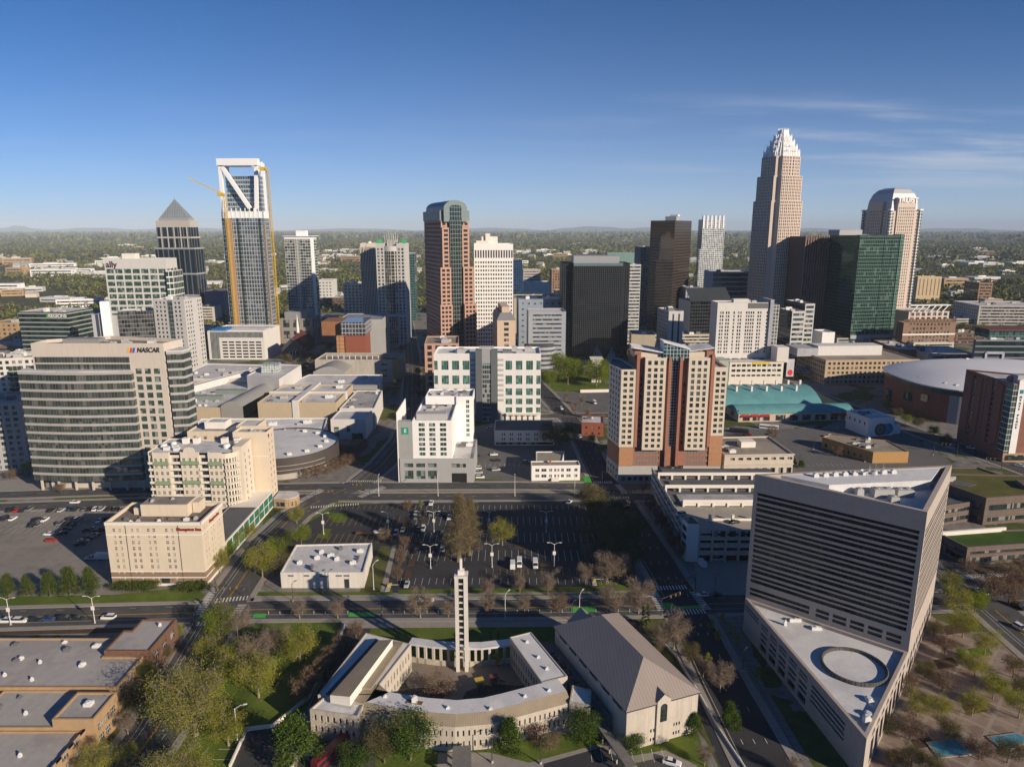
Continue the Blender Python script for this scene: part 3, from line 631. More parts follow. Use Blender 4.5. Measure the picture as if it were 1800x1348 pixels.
def church_wings():
 loc = (-52.3, 160); b = Bld('church_west_wing', 'long church west wing with a raised brown seamed roof between white flat strips', loc)
 P = L(loc, [(-51.6, 163.6), (-37.3, 163.8), (-30.1, 187), (-44.8, 193)])
 b.block(P, 0, 9, [None, {'t': 'punch', 'bay': 1.9, 'ww': .7, 'rows': [(1.2, 3), (4.8, 7)], 'mull': (1, 1)}, None, None], STONE, SLABW, .25, .35)
 hi = Lp(loc, [(665, 1124), (690, 1125), (615, 1226), (580, 1220)], 11.3); mb = MB()   # shed roof: high on the east, low on the west
 z = [11.1, 11.6, 11.6, 11.1]; q = [hi[0], hi[1], hi[2], hi[3]]
 mb.face([(*q[k], z[k]) for k in (3, 2, 1, 0)]); b.part('clerestory_roof', mb, METAL_B)
 mb = MB()
 for k in (0, 2, 3): j = (k + 1) % 4; mb.face([(*q[j], 8.8), (*q[k], 8.8), (*q[k], z[k]), (*q[j], z[j])])
 mb.face([(*q[2], 8.8), (*q[1], 8.8), (*q[1], 11.6), (*q[2], 11.6)]); b.part('clerestory_wall', mb, CREAM_W)
 mb = MB(); e = Lp(loc, [(692, 1127), (709, 1129), (652, 1210), (628, 1209)], 9.4); mb.prism(e[::-1], 8.9, 9.5); b.part('terrace_roof', mb, METAL_B)
 mb = MB(); e = Lp(loc, [(660, 1123), (664, 1124), (578, 1221), (572, 1219)], 9.3); mb.prism(e[::-1], 8.9, 9.2); b.part('gutter_strip', mb, mat('gutter_dark', (.06, .06, .065), .7))
 b.windows(W_GLASS)
 loc = (8.2, 168.9); b = Bld('church_east_wing', 'straight east wing of the church with a plain white flat roof beside the big hall', loc)
 P = L(loc, [(8.2, 168.9), (15.4, 171.7), (5.8, 193.5), (-.7, 190.7)])
 b.block(P, 0, 9, [None, None, None, {'t': 'punch', 'bay': 1.8, 'ww': .75, 'rows': [(1, 3.2), (4.8, 7.2)], 'mull': (1, 1)}], STONE, SLABW, .25, .3)
 for k in (.2, .45, .8): b.unit(P[0][0] * (1 - k) + P[3][0] * k + 3, P[0][1] * (1 - k) + P[3][1] * k + 1.5, 8.76, .9, .7, .6, MATS['unit_white'], 'roof_vent')
 b.windows(W_GLASS)
 loc = (15, 175); b = Bld('church_link', 'low dark flat-roofed link with sunken skylights between white wing and brown-roofed hall', loc)
 P = L(loc, [(16.2, 171.8), (25.5, 160.4), (28.4, 155.2), (12.9, 192.6), (6.4, 193.4)]); P = L(loc, [(17.5, 166.2), (25.6, 158.8), (13.2, 190.9), (6.4, 193.2), (15.8, 171.6)]); mb = MB(); mb.prism(P, 0, 6.6); b.part('roof', mb, R_DARK)
 for k in range(6):
  t = .12 + .14 * k; x, y = 20.5 + (9.6 - 20.5) * t, 166 + (190.5 - 166) * t; p = L(loc, [(x, y)])[0]
  mb = MB(); mb.prism([(p[0] - .9, p[1] - .9), (p[0] + 1.1, p[1] - .2), (p[0] + .3, p[1] + 1.9), (p[0] - 1.7, p[1] + 1.2)], 6.6, 6.95); b.part('skylight', mb, W_GLASS)
 loc = (-15, 188.5); b = Bld('colonnade', 'curved white colonnade with tall open bays linking the wings under a flat white roof', loc, cat='colonnade')
 c = resample([(-31.5, 191.5), (-24, 189.8), (-17, 188.9), (-9, 189), (0, 190.8)], 2.0); n = normals(c); mr, mw = MB(), MB()
 for i in range(len(c) - 1):
  p, q = L(loc, [c[i], c[i + 1]]); o = n[i] * 3.0; o2 = n[i + 1] * 3.0; f = n[i] * -.3; f2 = n[i + 1] * -.3
  mr.prism([(p[0] + f.x, p[1] + f.y), (q[0] + f2.x, q[1] + f2.y), (q[0] + o2.x, q[1] + o2.y), (p[0] + o.x, p[1] + o.y)], 5.9, 6.5, bottom=True)
  mw.prism([(p[0], p[1]), (q[0], q[1]), (q[0] + n[i + 1].x * .4, q[1] + n[i + 1].y * .4), (p[0] + n[i].x * .4, p[1] + n[i].y * .4)], 0, 1.7)
 b.part('roof', mr, SLABW); b.part('low_wall', mw, STONE)
 for i in range(len(c)):
  p = L(loc, [c[i]])[0]; t = Vector((n[i].y, -n[i].x)) * .35; o = n[i] * 1.0; mb = MB(); mb.prism([(p[0] - t.x, p[1] - t.y), (p[0] + t.x, p[1] + t.y), (p[0] + t.x + o.x, p[1] + t.y + o.y), (p[0] - t.x + o.x, p[1] - t.y + o.y)], 0, 5.9); b.part('pillar', mb, STONE)
church_wings()
def church_hall():
 loc = (28.8, 153.5); b = Bld('church_hall', 'large church hall under a taupe seamed-metal hip roof with one arched front window', loc)
 E = L(loc, [(28.8, 153.5), (48.7, 161), (33.2, 198.9), (13.1, 191.4)]); Z = 12.0
 seams = {'t': 'punch', 'bay': 2.6, 'ww': .55, 'rows': [(1.0, 2.0), (3.6, 4.6)], 'cols': [(1.5 + i * .8 + (3.2 if i > 2 else 0) + (4.5 if i > 5 else 0) + (1.6 if i > 8 else 0), 1.95 + i * .8 + (3.2 if i > 2 else 0) + (4.5 if i > 5 else 0) + (1.6 if i > 8 else 0)) for i in range(12)], 'mull': (1, 1)}
 b.block(E, 0, Z, [seams, None, None, {'t': 'punch', 'cols': [(3 + i * 6.2, 7.6 + i * 6.2) for i in range(6)], 'rows': [(10.2, 11.1)], 'mull': (3, 1)}], STONE, None)
 ev = inset(E, -.45); ax = (Vector(ev[3]) + Vector(ev[2]) - Vector(ev[0]) - Vector(ev[1])) / 2; a = ax.normalized(); mS = (Vector(ev[0]) + Vector(ev[1])) / 2; mN = (Vector(ev[2]) + Vector(ev[3])) / 2
 rs, rn_ = mS + a * 10.2, mN - a * 9.0; zr = Z + 6.6; mb = MB(); e3 = [(*p, Z) for p in ev]; s3, n3 = (*rs, zr), (*rn_, zr)
 mb.face([e3[0], e3[1], s3]); mb.face([e3[1], e3[2], n3, s3]); mb.face([e3[2], e3[3], n3]); mb.face([e3[3], e3[0], s3, n3]); b.part('roof', mb, METAL_T)
 mb = MB()
 for p, q in zip(e3, e3[1:] + e3[:1]): mb.face([(p[0], p[1], Z - .35), (q[0], q[1], Z - .35), q, p])
 mb.face([(p[0], p[1], Z - .35) for p in e3][::-1]); b.part('eaves', mb, FR_D)
 # arched window bay with a small gable, and a cross gable at the far end
 d = (Vector(E[1]) - Vector(E[0])).normalized(); o = Vector((d.y, -d.x)); c = Vector(E[0]) + d * 10.6
 P = lambda u, k, z: (c.x + d.x * u + o.x * k, c.y + d.y * u + o.y * k, z)
 g = MB(); g.face([P(-2, .5, 0), P(2, .5, 0), P(2, .5, 12.6), P(0, .5, 14.2), P(-2, .5, 12.6)]); g.face([P(-2, 0, 0), P(-2, .5, 0), P(-2, .5, 12.6), P(-2, 0, 12.6)]); g.face([P(2, .5, 0), P(2, 0, 0), P(2, 0, 12.6), P(2, .5, 12.6)]); b.part('window_bay', g, STONE)
 g = MB(); g.face([P(0, .6, 14.3), P(-2.2, .6, 12.5), P(-2.2, -1.2, 12.5), P(0, -3.6, 14.3)]); g.face([P(2.2, .6, 12.5), P(0, .6, 14.3), P(0, -3.6, 14.3), P(2.2, -1.2, 12.5)]); b.part('gable_roof', g, METAL_T)
 arch = [(-1, 6.4), (1, 6.4)] + [(cos(t) * 1, 10.6 + sin(t) * 1) for t in [pi * k / 8 for k in range(9)]]; g = MB(); g.face([P(u, .55, z) for u, z in arch]); 
 for z in (7.6, 8.8, 10): g.face([P(-1, .58, z), P(1, .58, z), P(1, .58, z + .1), P(-1, .58, z + .1)], 1)
 g.face([P(-.06, .58, 6.4), P(.06, .58, 6.4), P(.06, .58, 11.5), P(-.06, .58, 11.5)], 1); b.part('arched_window', g, [W_GLASS, FR_D])
 d2 = (Vector(E[3]) - Vector(E[2])).normalized(); o2 = Vector((d2.y, -d2.x)); c = Vector(E[2]) + d2 * 12.5; P = lambda u, k, z: (c.x + d2.x * u + o2.x * k, c.y + d2.y * u + o2.y * k, z)
 g = MB(); g.face([P(0, 1.2, 16.2), P(-4.5, 1.2, Z), P(-4.5, -.2, Z), P(0, -7, 16.2)]); g.face([P(4.5, 1.2, Z), P(0, 1.2, 16.2), P(0, -7, 16.2), P(4.5, -.2, Z)]); g.face([P(-4.5, 1.1, Z), P(4.5, 1.1, Z), P(0, 1.1, 16.1)][::1]); b.part('porch_roof', g, METAL_T)
 b.windows(W_GLASS)
 loc = (30, 150); cb = Bld('walkway_canopy', 'long narrow concrete canopy on posts leading down from the church hall doors', loc, cat='canopy'); q = Lp(loc, [(1040, 1262), (1056, 1258), (1120, 1346), (1102, 1350)], 3.2)
 mb = MB(); mb.prism([q[3], q[2], q[1], q[0]], 3.0, 3.35, bottom=True); cb.part('slab', mb, mat('concrete_dark', (.20, .19, .175), .9, .2, .6, .1, streak=.3))
 for k in range(5):
  t = .1 + .2 * k; p = Vector(q[0]).lerp(Vector(q[3]), t); mb = MB(); mb.box(p.x + .2, p.x + .55, p.y - .2, p.y + .15, 0, 3.0); cb.part('post', mb, STONE)
 loc = (-14.5, 149); cb = Bld('entrance_canopy', 'flat concrete porte-cochere slab in front of the curved church offices', loc, cat='canopy'); q = Lp(loc, [(796, 1312), (828, 1310), (829, 1350), (794, 1352)], 3.4)
 mb = MB(); mb.prism([q[3], q[2], q[1], q[0]], 3.1, 3.6, bottom=True); cb.part('slab', mb, MATS['concrete_dark'])
 for p in q: mb = MB(); v = Vector(p) * .88 + (sum((Vector(k) for k in q), Vector((0, 0))) / 4) * .12; mb.box(v.x - .25, v.x + .25, v.y - .25, v.y + .25, 0, 3.1); cb.part('post', mb, STONE)
church_hall()
def government_tower():
 loc = (76.4, 208.6); b = Bld('government_tower', 'big triangular mauve granite tower with ribbon windows above a triangular white podium roof', loc)
 Lc, Nn, Rr, T = L(loc, [(76.4, 208.6), (113.1, 178.4), (143.6, 217.2), (84.0, 143.6)]); H, HP = 54.6, 12.0
 rows = []; z = HP + 6.0
 while z < H - 6.4: rows += [(z, z + 1.25), (z + 1.75, z + 2.75)]; z += 3.5
 face = dict(t='band', rows=rows, m=1.6, rec=.5, wn='window_band', mull=(12, 1)); Ln = hypot(Nn[0] - Lc[0], Nn[1] - Lc[1])
 low = dict(t='punch', rows=[(HP + 1.5, HP + 2.6), (HP + 3.1, HP + 4.2)], cols=[(1.2, Ln * .42)] + [(Ln * .46 + i * 4.9, Ln * .46 + 3.9 + i * 4.9) for i in range(5)], rec=.4, mull=(2, 1))
 w = MB(); b.facade(w, Lc, Nn, HP, HP + 5.2, low); b.facade(w, Lc, Nn, HP + 5.2, H, dict(face, m=1.2))
 b.facade(w, Nn, Rr, 0, HP - 2, dict(t='band', rows=[(1, 4), (5.5, 8.5)], m=1.5, rec=.6, cols=[(1.5 + i * 4.8, 4.6 + i * 4.8) for i in range(10)], mull=(2, 1))); b.facade(w, Nn, Rr, HP - 2, H, dict(face, m=1.6, rec=.12))
 b.facade(w, Rr, Lc, 0, H, dict(face, m=1.6)); 
 top = [Lc, Nn, Rr]; ins = inset(top, 1.3)
 for i in range(3):
  j = (i + 1) % 3; w.face([(*top[i], H), (*top[j], H), (*ins[j], H), (*ins[i], H)]); w.face([(*ins[i], H), (*ins[j], H), (*ins[j], H - 3.4), (*ins[i], H - 3.4)])
 b.part('wall', w, GRAN)
 r = MB(); r.face([(*p, H - 3.4) for p in ins]); b.part('roof', r, SLABW)
 # raised roof strip along the back, plant well in front of it
 e = (Vector(ins[0]) - Vector(ins[2])).normalized(); nn = Vector((e.y, -e.x)) * -1
 bk = [Vector(ins[2]) + e * 5, Vector(ins[0]) - e * 8]; pk = [bk[0] + nn * 3.5, bk[1] + nn * 3.5 - e * -2]
 ctr = sum((Vector(p) for p in ins), Vector((0, 0))) / 3; dirn = (ctr - (bk[0] + bk[1]) / 2).normalized()
 strip = [bk[0] - e * 3.0, bk[1] + e * 3, bk[1] + dirn * 10 - e * 9, bk[0] + dirn * 10 + e * 6]
 mb = MB(); mb.prism([tuple(p) for p in strip], H - 3.4, H - .3); b.part('penthouse', mb, SLABW)
 for i in range(9):
  p = strip[1].lerp(strip[0], .18 + .06 * i) + dirn * 3.2; b.unit(p.x, p.y, H - .3, 1.5, 1.2, 1.1, MATS['unit_white'])
 for k, (t, dd, a, bb, hh) in enumerate(((.45, 14.5, 6, 3, 2.6), (.6, 15, 5, 3.4, 2.2), (.52, 18.5, 2.5, 2.5, 1.6), (.35, 13, 2, 2, 2.4))):
  p = bk[1].lerp(bk[0], t) + dirn * dd; b.unit(p.x, p.y, H - 3.39, a, bb, hh, MATS['unit'])
 mast = MB(); p = bk[1].lerp(bk[0], .55) + dirn * 5
 for i in range(6): q = p + Vector((i * 1.1 - 3, (i % 2) * 1.5)); mast.tube((q.x, q.y, H - .3), (q.x + .4, q.y, H + 2 + (i % 3)), .07); mast.tube((q.x, q.y, H + 1), (q.x + 1.2, q.y + .6, H + 2.2), .06)
 b.part('antenna_frame', mast, FR_G); mb = MB(); mb.revolve([(0, .1), (.9, .35), (1.1, .75)], 14, p.x - 3.5, p.y + .5); 
 for i in range(len(mb.v)): mb.v[i] = (mb.v[i][0], mb.v[i][1], mb.v[i][2] + H + .8)
 b.part('satellite_dish', mb, MATS['unit_white'])
 # upper corner openings of the shaded face
 # podium
 w = MB(); st = dict(t='band', rows=[(4.6, 5.6), (6.3, 7.3), (8.4, 9.4)], rec=.5, wn='podium_window_band', mull=(14, 1))
 n1 = Vector(Lc).lerp(Vector(T), .62)
 b.facade(w, Lc, tuple(Vector(Lc).lerp(Vector(T), .16)), 0, HP, dict(st, m=.6, rows=[(8.2, 8.8), (9.3, 10)])); b.facade(w, tuple(Vector(Lc).lerp(Vector(T), .16)), tuple(n1), 0, HP, dict(t='punch', bay=6.2, ww=4.6, rows=[(1.2, 3.4), (4.3, 5.3), (6.0, 7.0), (8.2, 8.8), (9.3, 10)], m=.6, rec=.5, mull=(3, 1), wn='podium_window'))
 b.facade(w, tuple(n1), T, 0, HP, dict(st, m=1.0, rows=[(4.4, 5.2), (5.9, 6.7), (7.4, 8.2), (8.8, 9.6)], cols=[(.8, 16.5)]))
 b.facade(w, T, Nn, 0, HP, dict(t='punch', rows=[(1, 7.6), (8.6, 10)], cols=[(6 + i * 4.8, 9 + i * 4.8) for i in range(8)], rec=.8, mull=(2, 3), wn='podium_window'))
 pd = [T, Nn, Lc]; ins = inset(pd, .9)
 for i in range(3):
  j = (i + 1) % 3; w.face([(*pd[i], HP), (*pd[j], HP), (*ins[j], HP), (*ins[i], HP)]); w.face([(*ins[i], HP), (*ins[j], HP), (*ins[j], HP - 1.0), (*ins[i], HP - 1.0)])
 b.part('podium_wall', w, GRAN); r = MB(); r.face([(*p, HP - 1.0) for p in ins]); b.part('podium_roof', r, SLABW)
 c = L(loc, [(94.9, 172.6)])[0]; mb = MB(); mb.revolve([(8.6, HP - 1), (8.6, HP - .1), (8.3, HP + .1), (7.9, HP - .1), (7.9, HP - .85)], 56, *c); b.part('skylight_ring', mb, mat('louvre_ring', (.11, .105, .10), .7, .2, 1.5, seam=(.9, 0, .3, .9))); mb = MB(); mb.revolve([(7.9, HP - .85), (0, HP - .85)], 56, *c); b.part('skylight_roof', mb, SLABW)
 for x, y, a, bb, hh in ((86, 195.5, 3.6, .8, 1.0), (83.5, 193.5, .8, .7, 1.6), (91, 191, 3, 1.2, .9), (91.5, 157.5, 1.4, 2.2, .8), (86.6, 149.6, 1.6, 1.5, 2.0), (88.6, 151.5, 1.2, 2.6, .8)): q = L(loc, [(x, y)])[0]; b.unit(q[0], q[1], HP - .99, a, bb, hh, MATS['unit_white'])
 b.windows(glass('granite_glass', (.018, .017, .017), .12, .35, light=.06, lightcol=(.1, .08, .06)), FR_D)
government_tower()
def parking_deck():
 loc = (70, 258); b = Bld('parking_deck', 'pale concrete parking deck with stepped upper levels and corner stair tower beside the avenue', loc)
 u1 = 58.0; lev = [0, 3.2, 6.4, 9.6, 12.8]
 w = MB()   # front: spandrels and columns, dark inside
 for z0, z1 in ((2.6, 4.6), (5.8, 7.8), (9.0, 11.0), (12.0, 13.6)): w.box(4, u1, 0, .35, z0, z1, bottom=True)
 for z0, z1 in ((1.8, 3.8), (5, 7), (8.2, 10.2), (11.4, 13.4)): w.box(-.3, .05, 5.6, 74, z0, z1, bottom=True)
 b.part('spandrel', w, CONC)
 for i in range(11): b.bp('column', (4 + i * 5.3, 4.8 + i * 5.3, -.25, .5, 0, 13.6), CONC)
 for i in range(10): b.bp('column', (-.45, .3, 8 + i * 7, 8.7 + i * 7, 0, 13.4), CONC)
 for i in range(6): b.bp('window', (9 + i * 3.6, 11.6 + i * 3.6, -.12, 0, 10.6, 13.0), W_GLASS)
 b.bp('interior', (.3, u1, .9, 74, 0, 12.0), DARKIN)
 b.bp('roof_deck', (-.2, u1, .36, 26, 12.02, 12.4), mat('deck_concrete', (.38, .345, .29), .9, .12, .2, .2, seam=(9, 6, .12, .3)))
 b.bp('rear_deck', (-.2, u1, 26, 74, 12.03, 12.2), R_DARK)
 for k, (y, z) in enumerate(((26.5, 15.4), (44, 15.6), (60, 15.8))):       # stepped ramps behind one another, each an open screen
  mb = MB(); mb.box(0 if k else 4, u1, y, y + .5, z - 1.5, z, bottom=True); b.part('parapet', mb, CREAM_W)
  for i in range(9): mb = MB(); mb.box((0 if k else 4) + i * 6.4, (0 if k else 4) + .9 + i * 6.4, y + .02, y + .7, 12.2, z - 1.5); b.part('column', mb, CREAM_W)
  b.bp('ramp_deck', (4, u1, y + .9, y + 13, 12.4, 12.9 + k * .2), R_DARK if k else R_GREY)
  if k == 0: b.bp('back_wall', (4, u1, y + .55, y + .75, 12.41, 13.8), CREAM_W)
 for i in range(5): b.bp('deck_post', (11 + i * 9.5, 12 + i * 9.5, 11, 12, 12.4, 15), CREAM_W)
 b.bp('deck_barrier', (12, u1, 11.3, 11.6, 12.41, 13.4), CREAM_W)
 mb = MB(); mb.prism([(-.6, 0), (3.9, -.6), (4.2, 4.5), (1.6, 7.5), (-1.2, 5.5)], 0, 16.2); b.part('stair_tower', mb, WHITEP)
 mb = MB(); mb.face([(-.6, 0, 16.22), (3.9, -.6, 16.22), (1.4, 3.2, 18)]); mb.face([(3.9, -.6, 16.22), (4.2, 4.5, 16.22), (1.4, 3.2, 18)]); mb.face([(4.2, 4.5, 16.22), (1.6, 7.5, 16.22), (1.4, 3.2, 18)]); mb.face([(1.6, 7.5, 16.22), (-1.2, 5.5, 16.22), (1.4, 3.2, 18)]); mb.face([(-1.2, 5.5, 16.22), (-.6, 0, 16.22), (1.4, 3.2, 18)]); b.part('stair_roof', mb, mat('copper_dark', (.10, .14, .13), .5, .15))
 for z in (5, 8.5, 12): mb = MB(); mb.face([(-.67, .6, z), (-1.2, 4.9, z), (-1.2, 4.9, z + 2.2), (-.67, .6, z + 2.2)][::-1]); b.part('window', mb, W_GLASS)
parking_deck()
def school():
 loc = (-107, 154); b = Bld('brick_school', 'sprawling low brick building with grey flat roofs at several heights beside the tree-lined street', loc)
 st = dict(t='punch', bay=4.6, ww=2.6, rows=[(1.2, 3.2), (4.6, 6.6)], mull=(3, 2)); s1 = dict(st, rows=[(1.2, 3.4)])
 GR = mat('roof_gravel', (.40, .38, .355), .95, .12, .5, .1, seam=(3.2, 0, .1, .2), pond=.35)
 b.block([(-95, 14.8), (-1.2, 14.8), (-1.2, 29), (-12.6, 29), (-12.6, 38.4), (-95, 38.6)], 0, 7.6, [st, st, None, None, None, None], BRICK_T, GR, .5, .5, 'main_wall', 'main_roof')
 b.block([(-12.5, 29.05), (.9, 29.05), (.9, 46), (-10, 46), (-10, 39.8), (-12.5, 39.8)], 0, 9.4, [None, dict(st, rows=[(1.2, 3.2), (4.8, 7.2)]), None, None, None, None], BRICK_B, GR, .5, .5, 'corner_wall', 'corner_roof')
 b.block([(-32, 0), (-9.2, 0), (-9.2, 10.8), (-1.4, 10.8), (-1.4, 14.7), (-32, 14.7)], 0, 6.8, [None, None, None, s1, None, None], BRICK_T, GR, .4, .5, 'middle_wall', 'middle_roof')
 b.block([(-9.1, 0), (1.4, 0), (1.4, 10.7), (-9.1, 10.7)], 0, 9.2, [None, dict(st, bay=3.4), None, None], BRICK_T, GR, .5, .5, 'stair_wall', 'stair_roof')
 b.block([(-70, -40), (-1.0, -40), (-1.0, -.1), (-70, -.1)], 0, 6.0, [None, st, None, None], BRICK_T, GR, .4, .5, 'south_wall', 'south_roof')
 for x, y, z in ((-30, 26, 7.1), (-36, 20, 7.1), (-3.2, 42.5, 8.9), (-20, 5, 6.4), (-12, -9, 5.6), (-27, 18, 7.1)): b.unit(x, y, z, .7, .7, .9, MATS['unit_white'], 'roof_vent')
 b.units(-60, -14, 17, 37, 7.1, 9, 2, .55); b.units(-60, -4, -36, -3, 5.6, 7, 3, .5); b.units(-30, -11, 2, 13, 6.4, 3, 4, .5); b.unit(-4.4, 5.2, 8.71, 2, 1.8, .9, MATS['unit_white']); b.windows(W_GLASS, FR_W)
school()
def low_white():
 loc = (-85.4, 236.7); b = Bld('white_store', 'low white single-storey block with rooftop air units and a panelled front facing the lawn', loc)
 b.block([(0, 0), (30.7, 0), (29, 24.8), (-1.2, 23.2)], 0, 6.3, [dict(t='punch', cols=[(2.6, 4.8), (8.4, 10.6), (14.4, 16.6), (20.2, 22.6), (23.2, 25.4)], rows=[(4.6, 5.2)], mull=(2, 1)), dict(t='punch', bay=4, ww=1.6, rows=[(1, 4)], mull=(1, 1)), None, None], mat('panel_white_low', (.66, .63, .57), .8, .06, .3, .2, streak=.3, seam=(4.2, 0, .12, .35)), R_LGREY, .5, .45)
 b.bp('door', (23.4, 25.2, -.04, .02, .05, 3.6), W_GLASS)
 for x, y, a in ((4, 7, 1.7), (10, 16, 1.6), (9.5, 11, 1.8), (14, 13, 2.4), (17.5, 10, 1.6), (24, 7, 2.2), (24.5, 17, 2.4), (17, 19, 1.3), (10, 3.4, 1.2), (26, 12, .5), (26.2, 10, .5), (26.1, 8.6, .5)): b.unit(x, y, 5.81, a, 1.3, 1.3 if a > 1 else .7, MATS['unit_white'] if a > 1.5 else MATS['unit_dark'])
 b.windows(W_GLASS)
low_white()
def hampton():
 loc = (-148.8, 238.4); b = Bld('cream_hotel', 'cream stucco hotel with paired small windows, brown base and red script sign by the roofline', loc)
 def front(p0, Wd, groups, ang=0):
  cols = []
  for g in groups: cols += [(g - 1.5, g - .55), (g + .55, g + 1.5)]
  return dict(t='punch', rows=[(1.0 + i * 2.42 + 1.2, 1.0 + i * 2.42 + 2.5) for i in range(9)], cols=cols, mull=(2, 2), rec=.2)
 H = 25.2; P = rect(0, 35, 0, 19)
 def side(p, q, st, Ln):
  rows = st['rows']; lo = MB(); hi = MB(); b.facade(lo, p, q, 1.0, 5.8, dict(st, rows=rows[:2])); b.facade(hi, p, q, 5.8, H, dict(st, rows=rows[2:])); b.part('base_wall', lo, mat('brick_brown_base', (.26, .18, .12), .9, .1, .6)); b.part('wall', hi, CREAM)
  mb = MB(); d = Vector((q[0] - p[0], q[1] - p[1])).normalized(); o = Vector((d.y, -d.x)); f = lambda u, k, z: (p[0] + d.x * u + o.x * k, p[1] + d.y * u + o.y * k, z)
  def strip(z0, z1, k=.12, u0=0, u1=Ln): mb.face([f(u0, k, z0), f(u1, k, z0), f(u1, k, z1), f(u0, k, z1)]); mb.face([f(u0, k, z1), f(u1, k, z1), f(u1, 0, z1), f(u0, 0, z1)]); mb.face([f(u0, 0, z0), f(u1, 0, z0), f(u1, k, z0), f(u0, k, z0)])
  strip(0, 1.0); strip(3.2, 3.6); strip(5.6, 6.0); strip(20.2, 20.6); strip(H - 1.0, H + .15, .3); b.part('trim', mb, CREAM_W)
 side((0, 0), (35, 0), front(0, 35, (4.0, 10.6, 16.6, 23.2)), 35); side((35, 0), (35, 19), front(0, 19, (4, 9.5, 15)), 19); w = MB(); b.facade(w, (35, 19), (0, 19), 0, H, None); b.facade(w, (0, 19), (0, 0), 0, H, None); ins = inset(P, .5)
 for i in range(4): j = (i + 1) % 4; w.face([(*P[i], H + .15), (*P[j], H + .15), (*ins[j], H + .15), (*ins[i], H + .15)]); w.face([(*ins[i], H + .15), (*ins[j], H + .15), (*ins[j], H - 1.2), (*ins[i], H - 1.2)])
 b.part('rear_wall', w, CREAM); r = MB(); r.face([(*p, H - 1.2) for p in ins]); b.part('roof', r, mat('roof_brown', (.19, .16, .135), .95, .25, .3, pond=.5))
 b.bp('penthouse', (9, 26.6, 8.5, 17, H - 1.2, H + 3.4), CREAM); mb = MB(); mb.box(27, 29.5, 12, 17, H - 1.2, H + 3.0); mb.box(5.5, 8.2, 10, 13, H - 1.2, H + 1.4); b.part('stair_head', mb, CREAM); b.bp('penthouse_roof', (9.3, 26.3, 8.8, 16.7, H + 3.4, H + 3.5), R_TAN)
 b.units(3, 33, 2, 7, H - 1.2, 9, 4, .5); b.units(10, 26, 9, 16, H + 3.5, 5, 7, .4)
 for u in (7.2, 26.4): b.bp('joint', (u, u + .25, -.06, .02, 1, H - 1), FR_D)
 b.bp('door', (18.5, 21.5, -.1, -.02, 1, 3), W_GLASS)
 b.text('Hampton Inn', 30.7, -.22, H - 2.6, 1.7, mat('sign_red', (.28, .03, .025), .6, .05)); b.text('Hampton Inn', 35.22, 11, H - 2.6, 1.6, MATS['sign_red'], pi / 2)
 b.windows(glass('hotel_glass', (.07, .075, .075), .1, .6, light=.5, lightcol=(.42, .38, .31)), CREAM_W)
hampton()
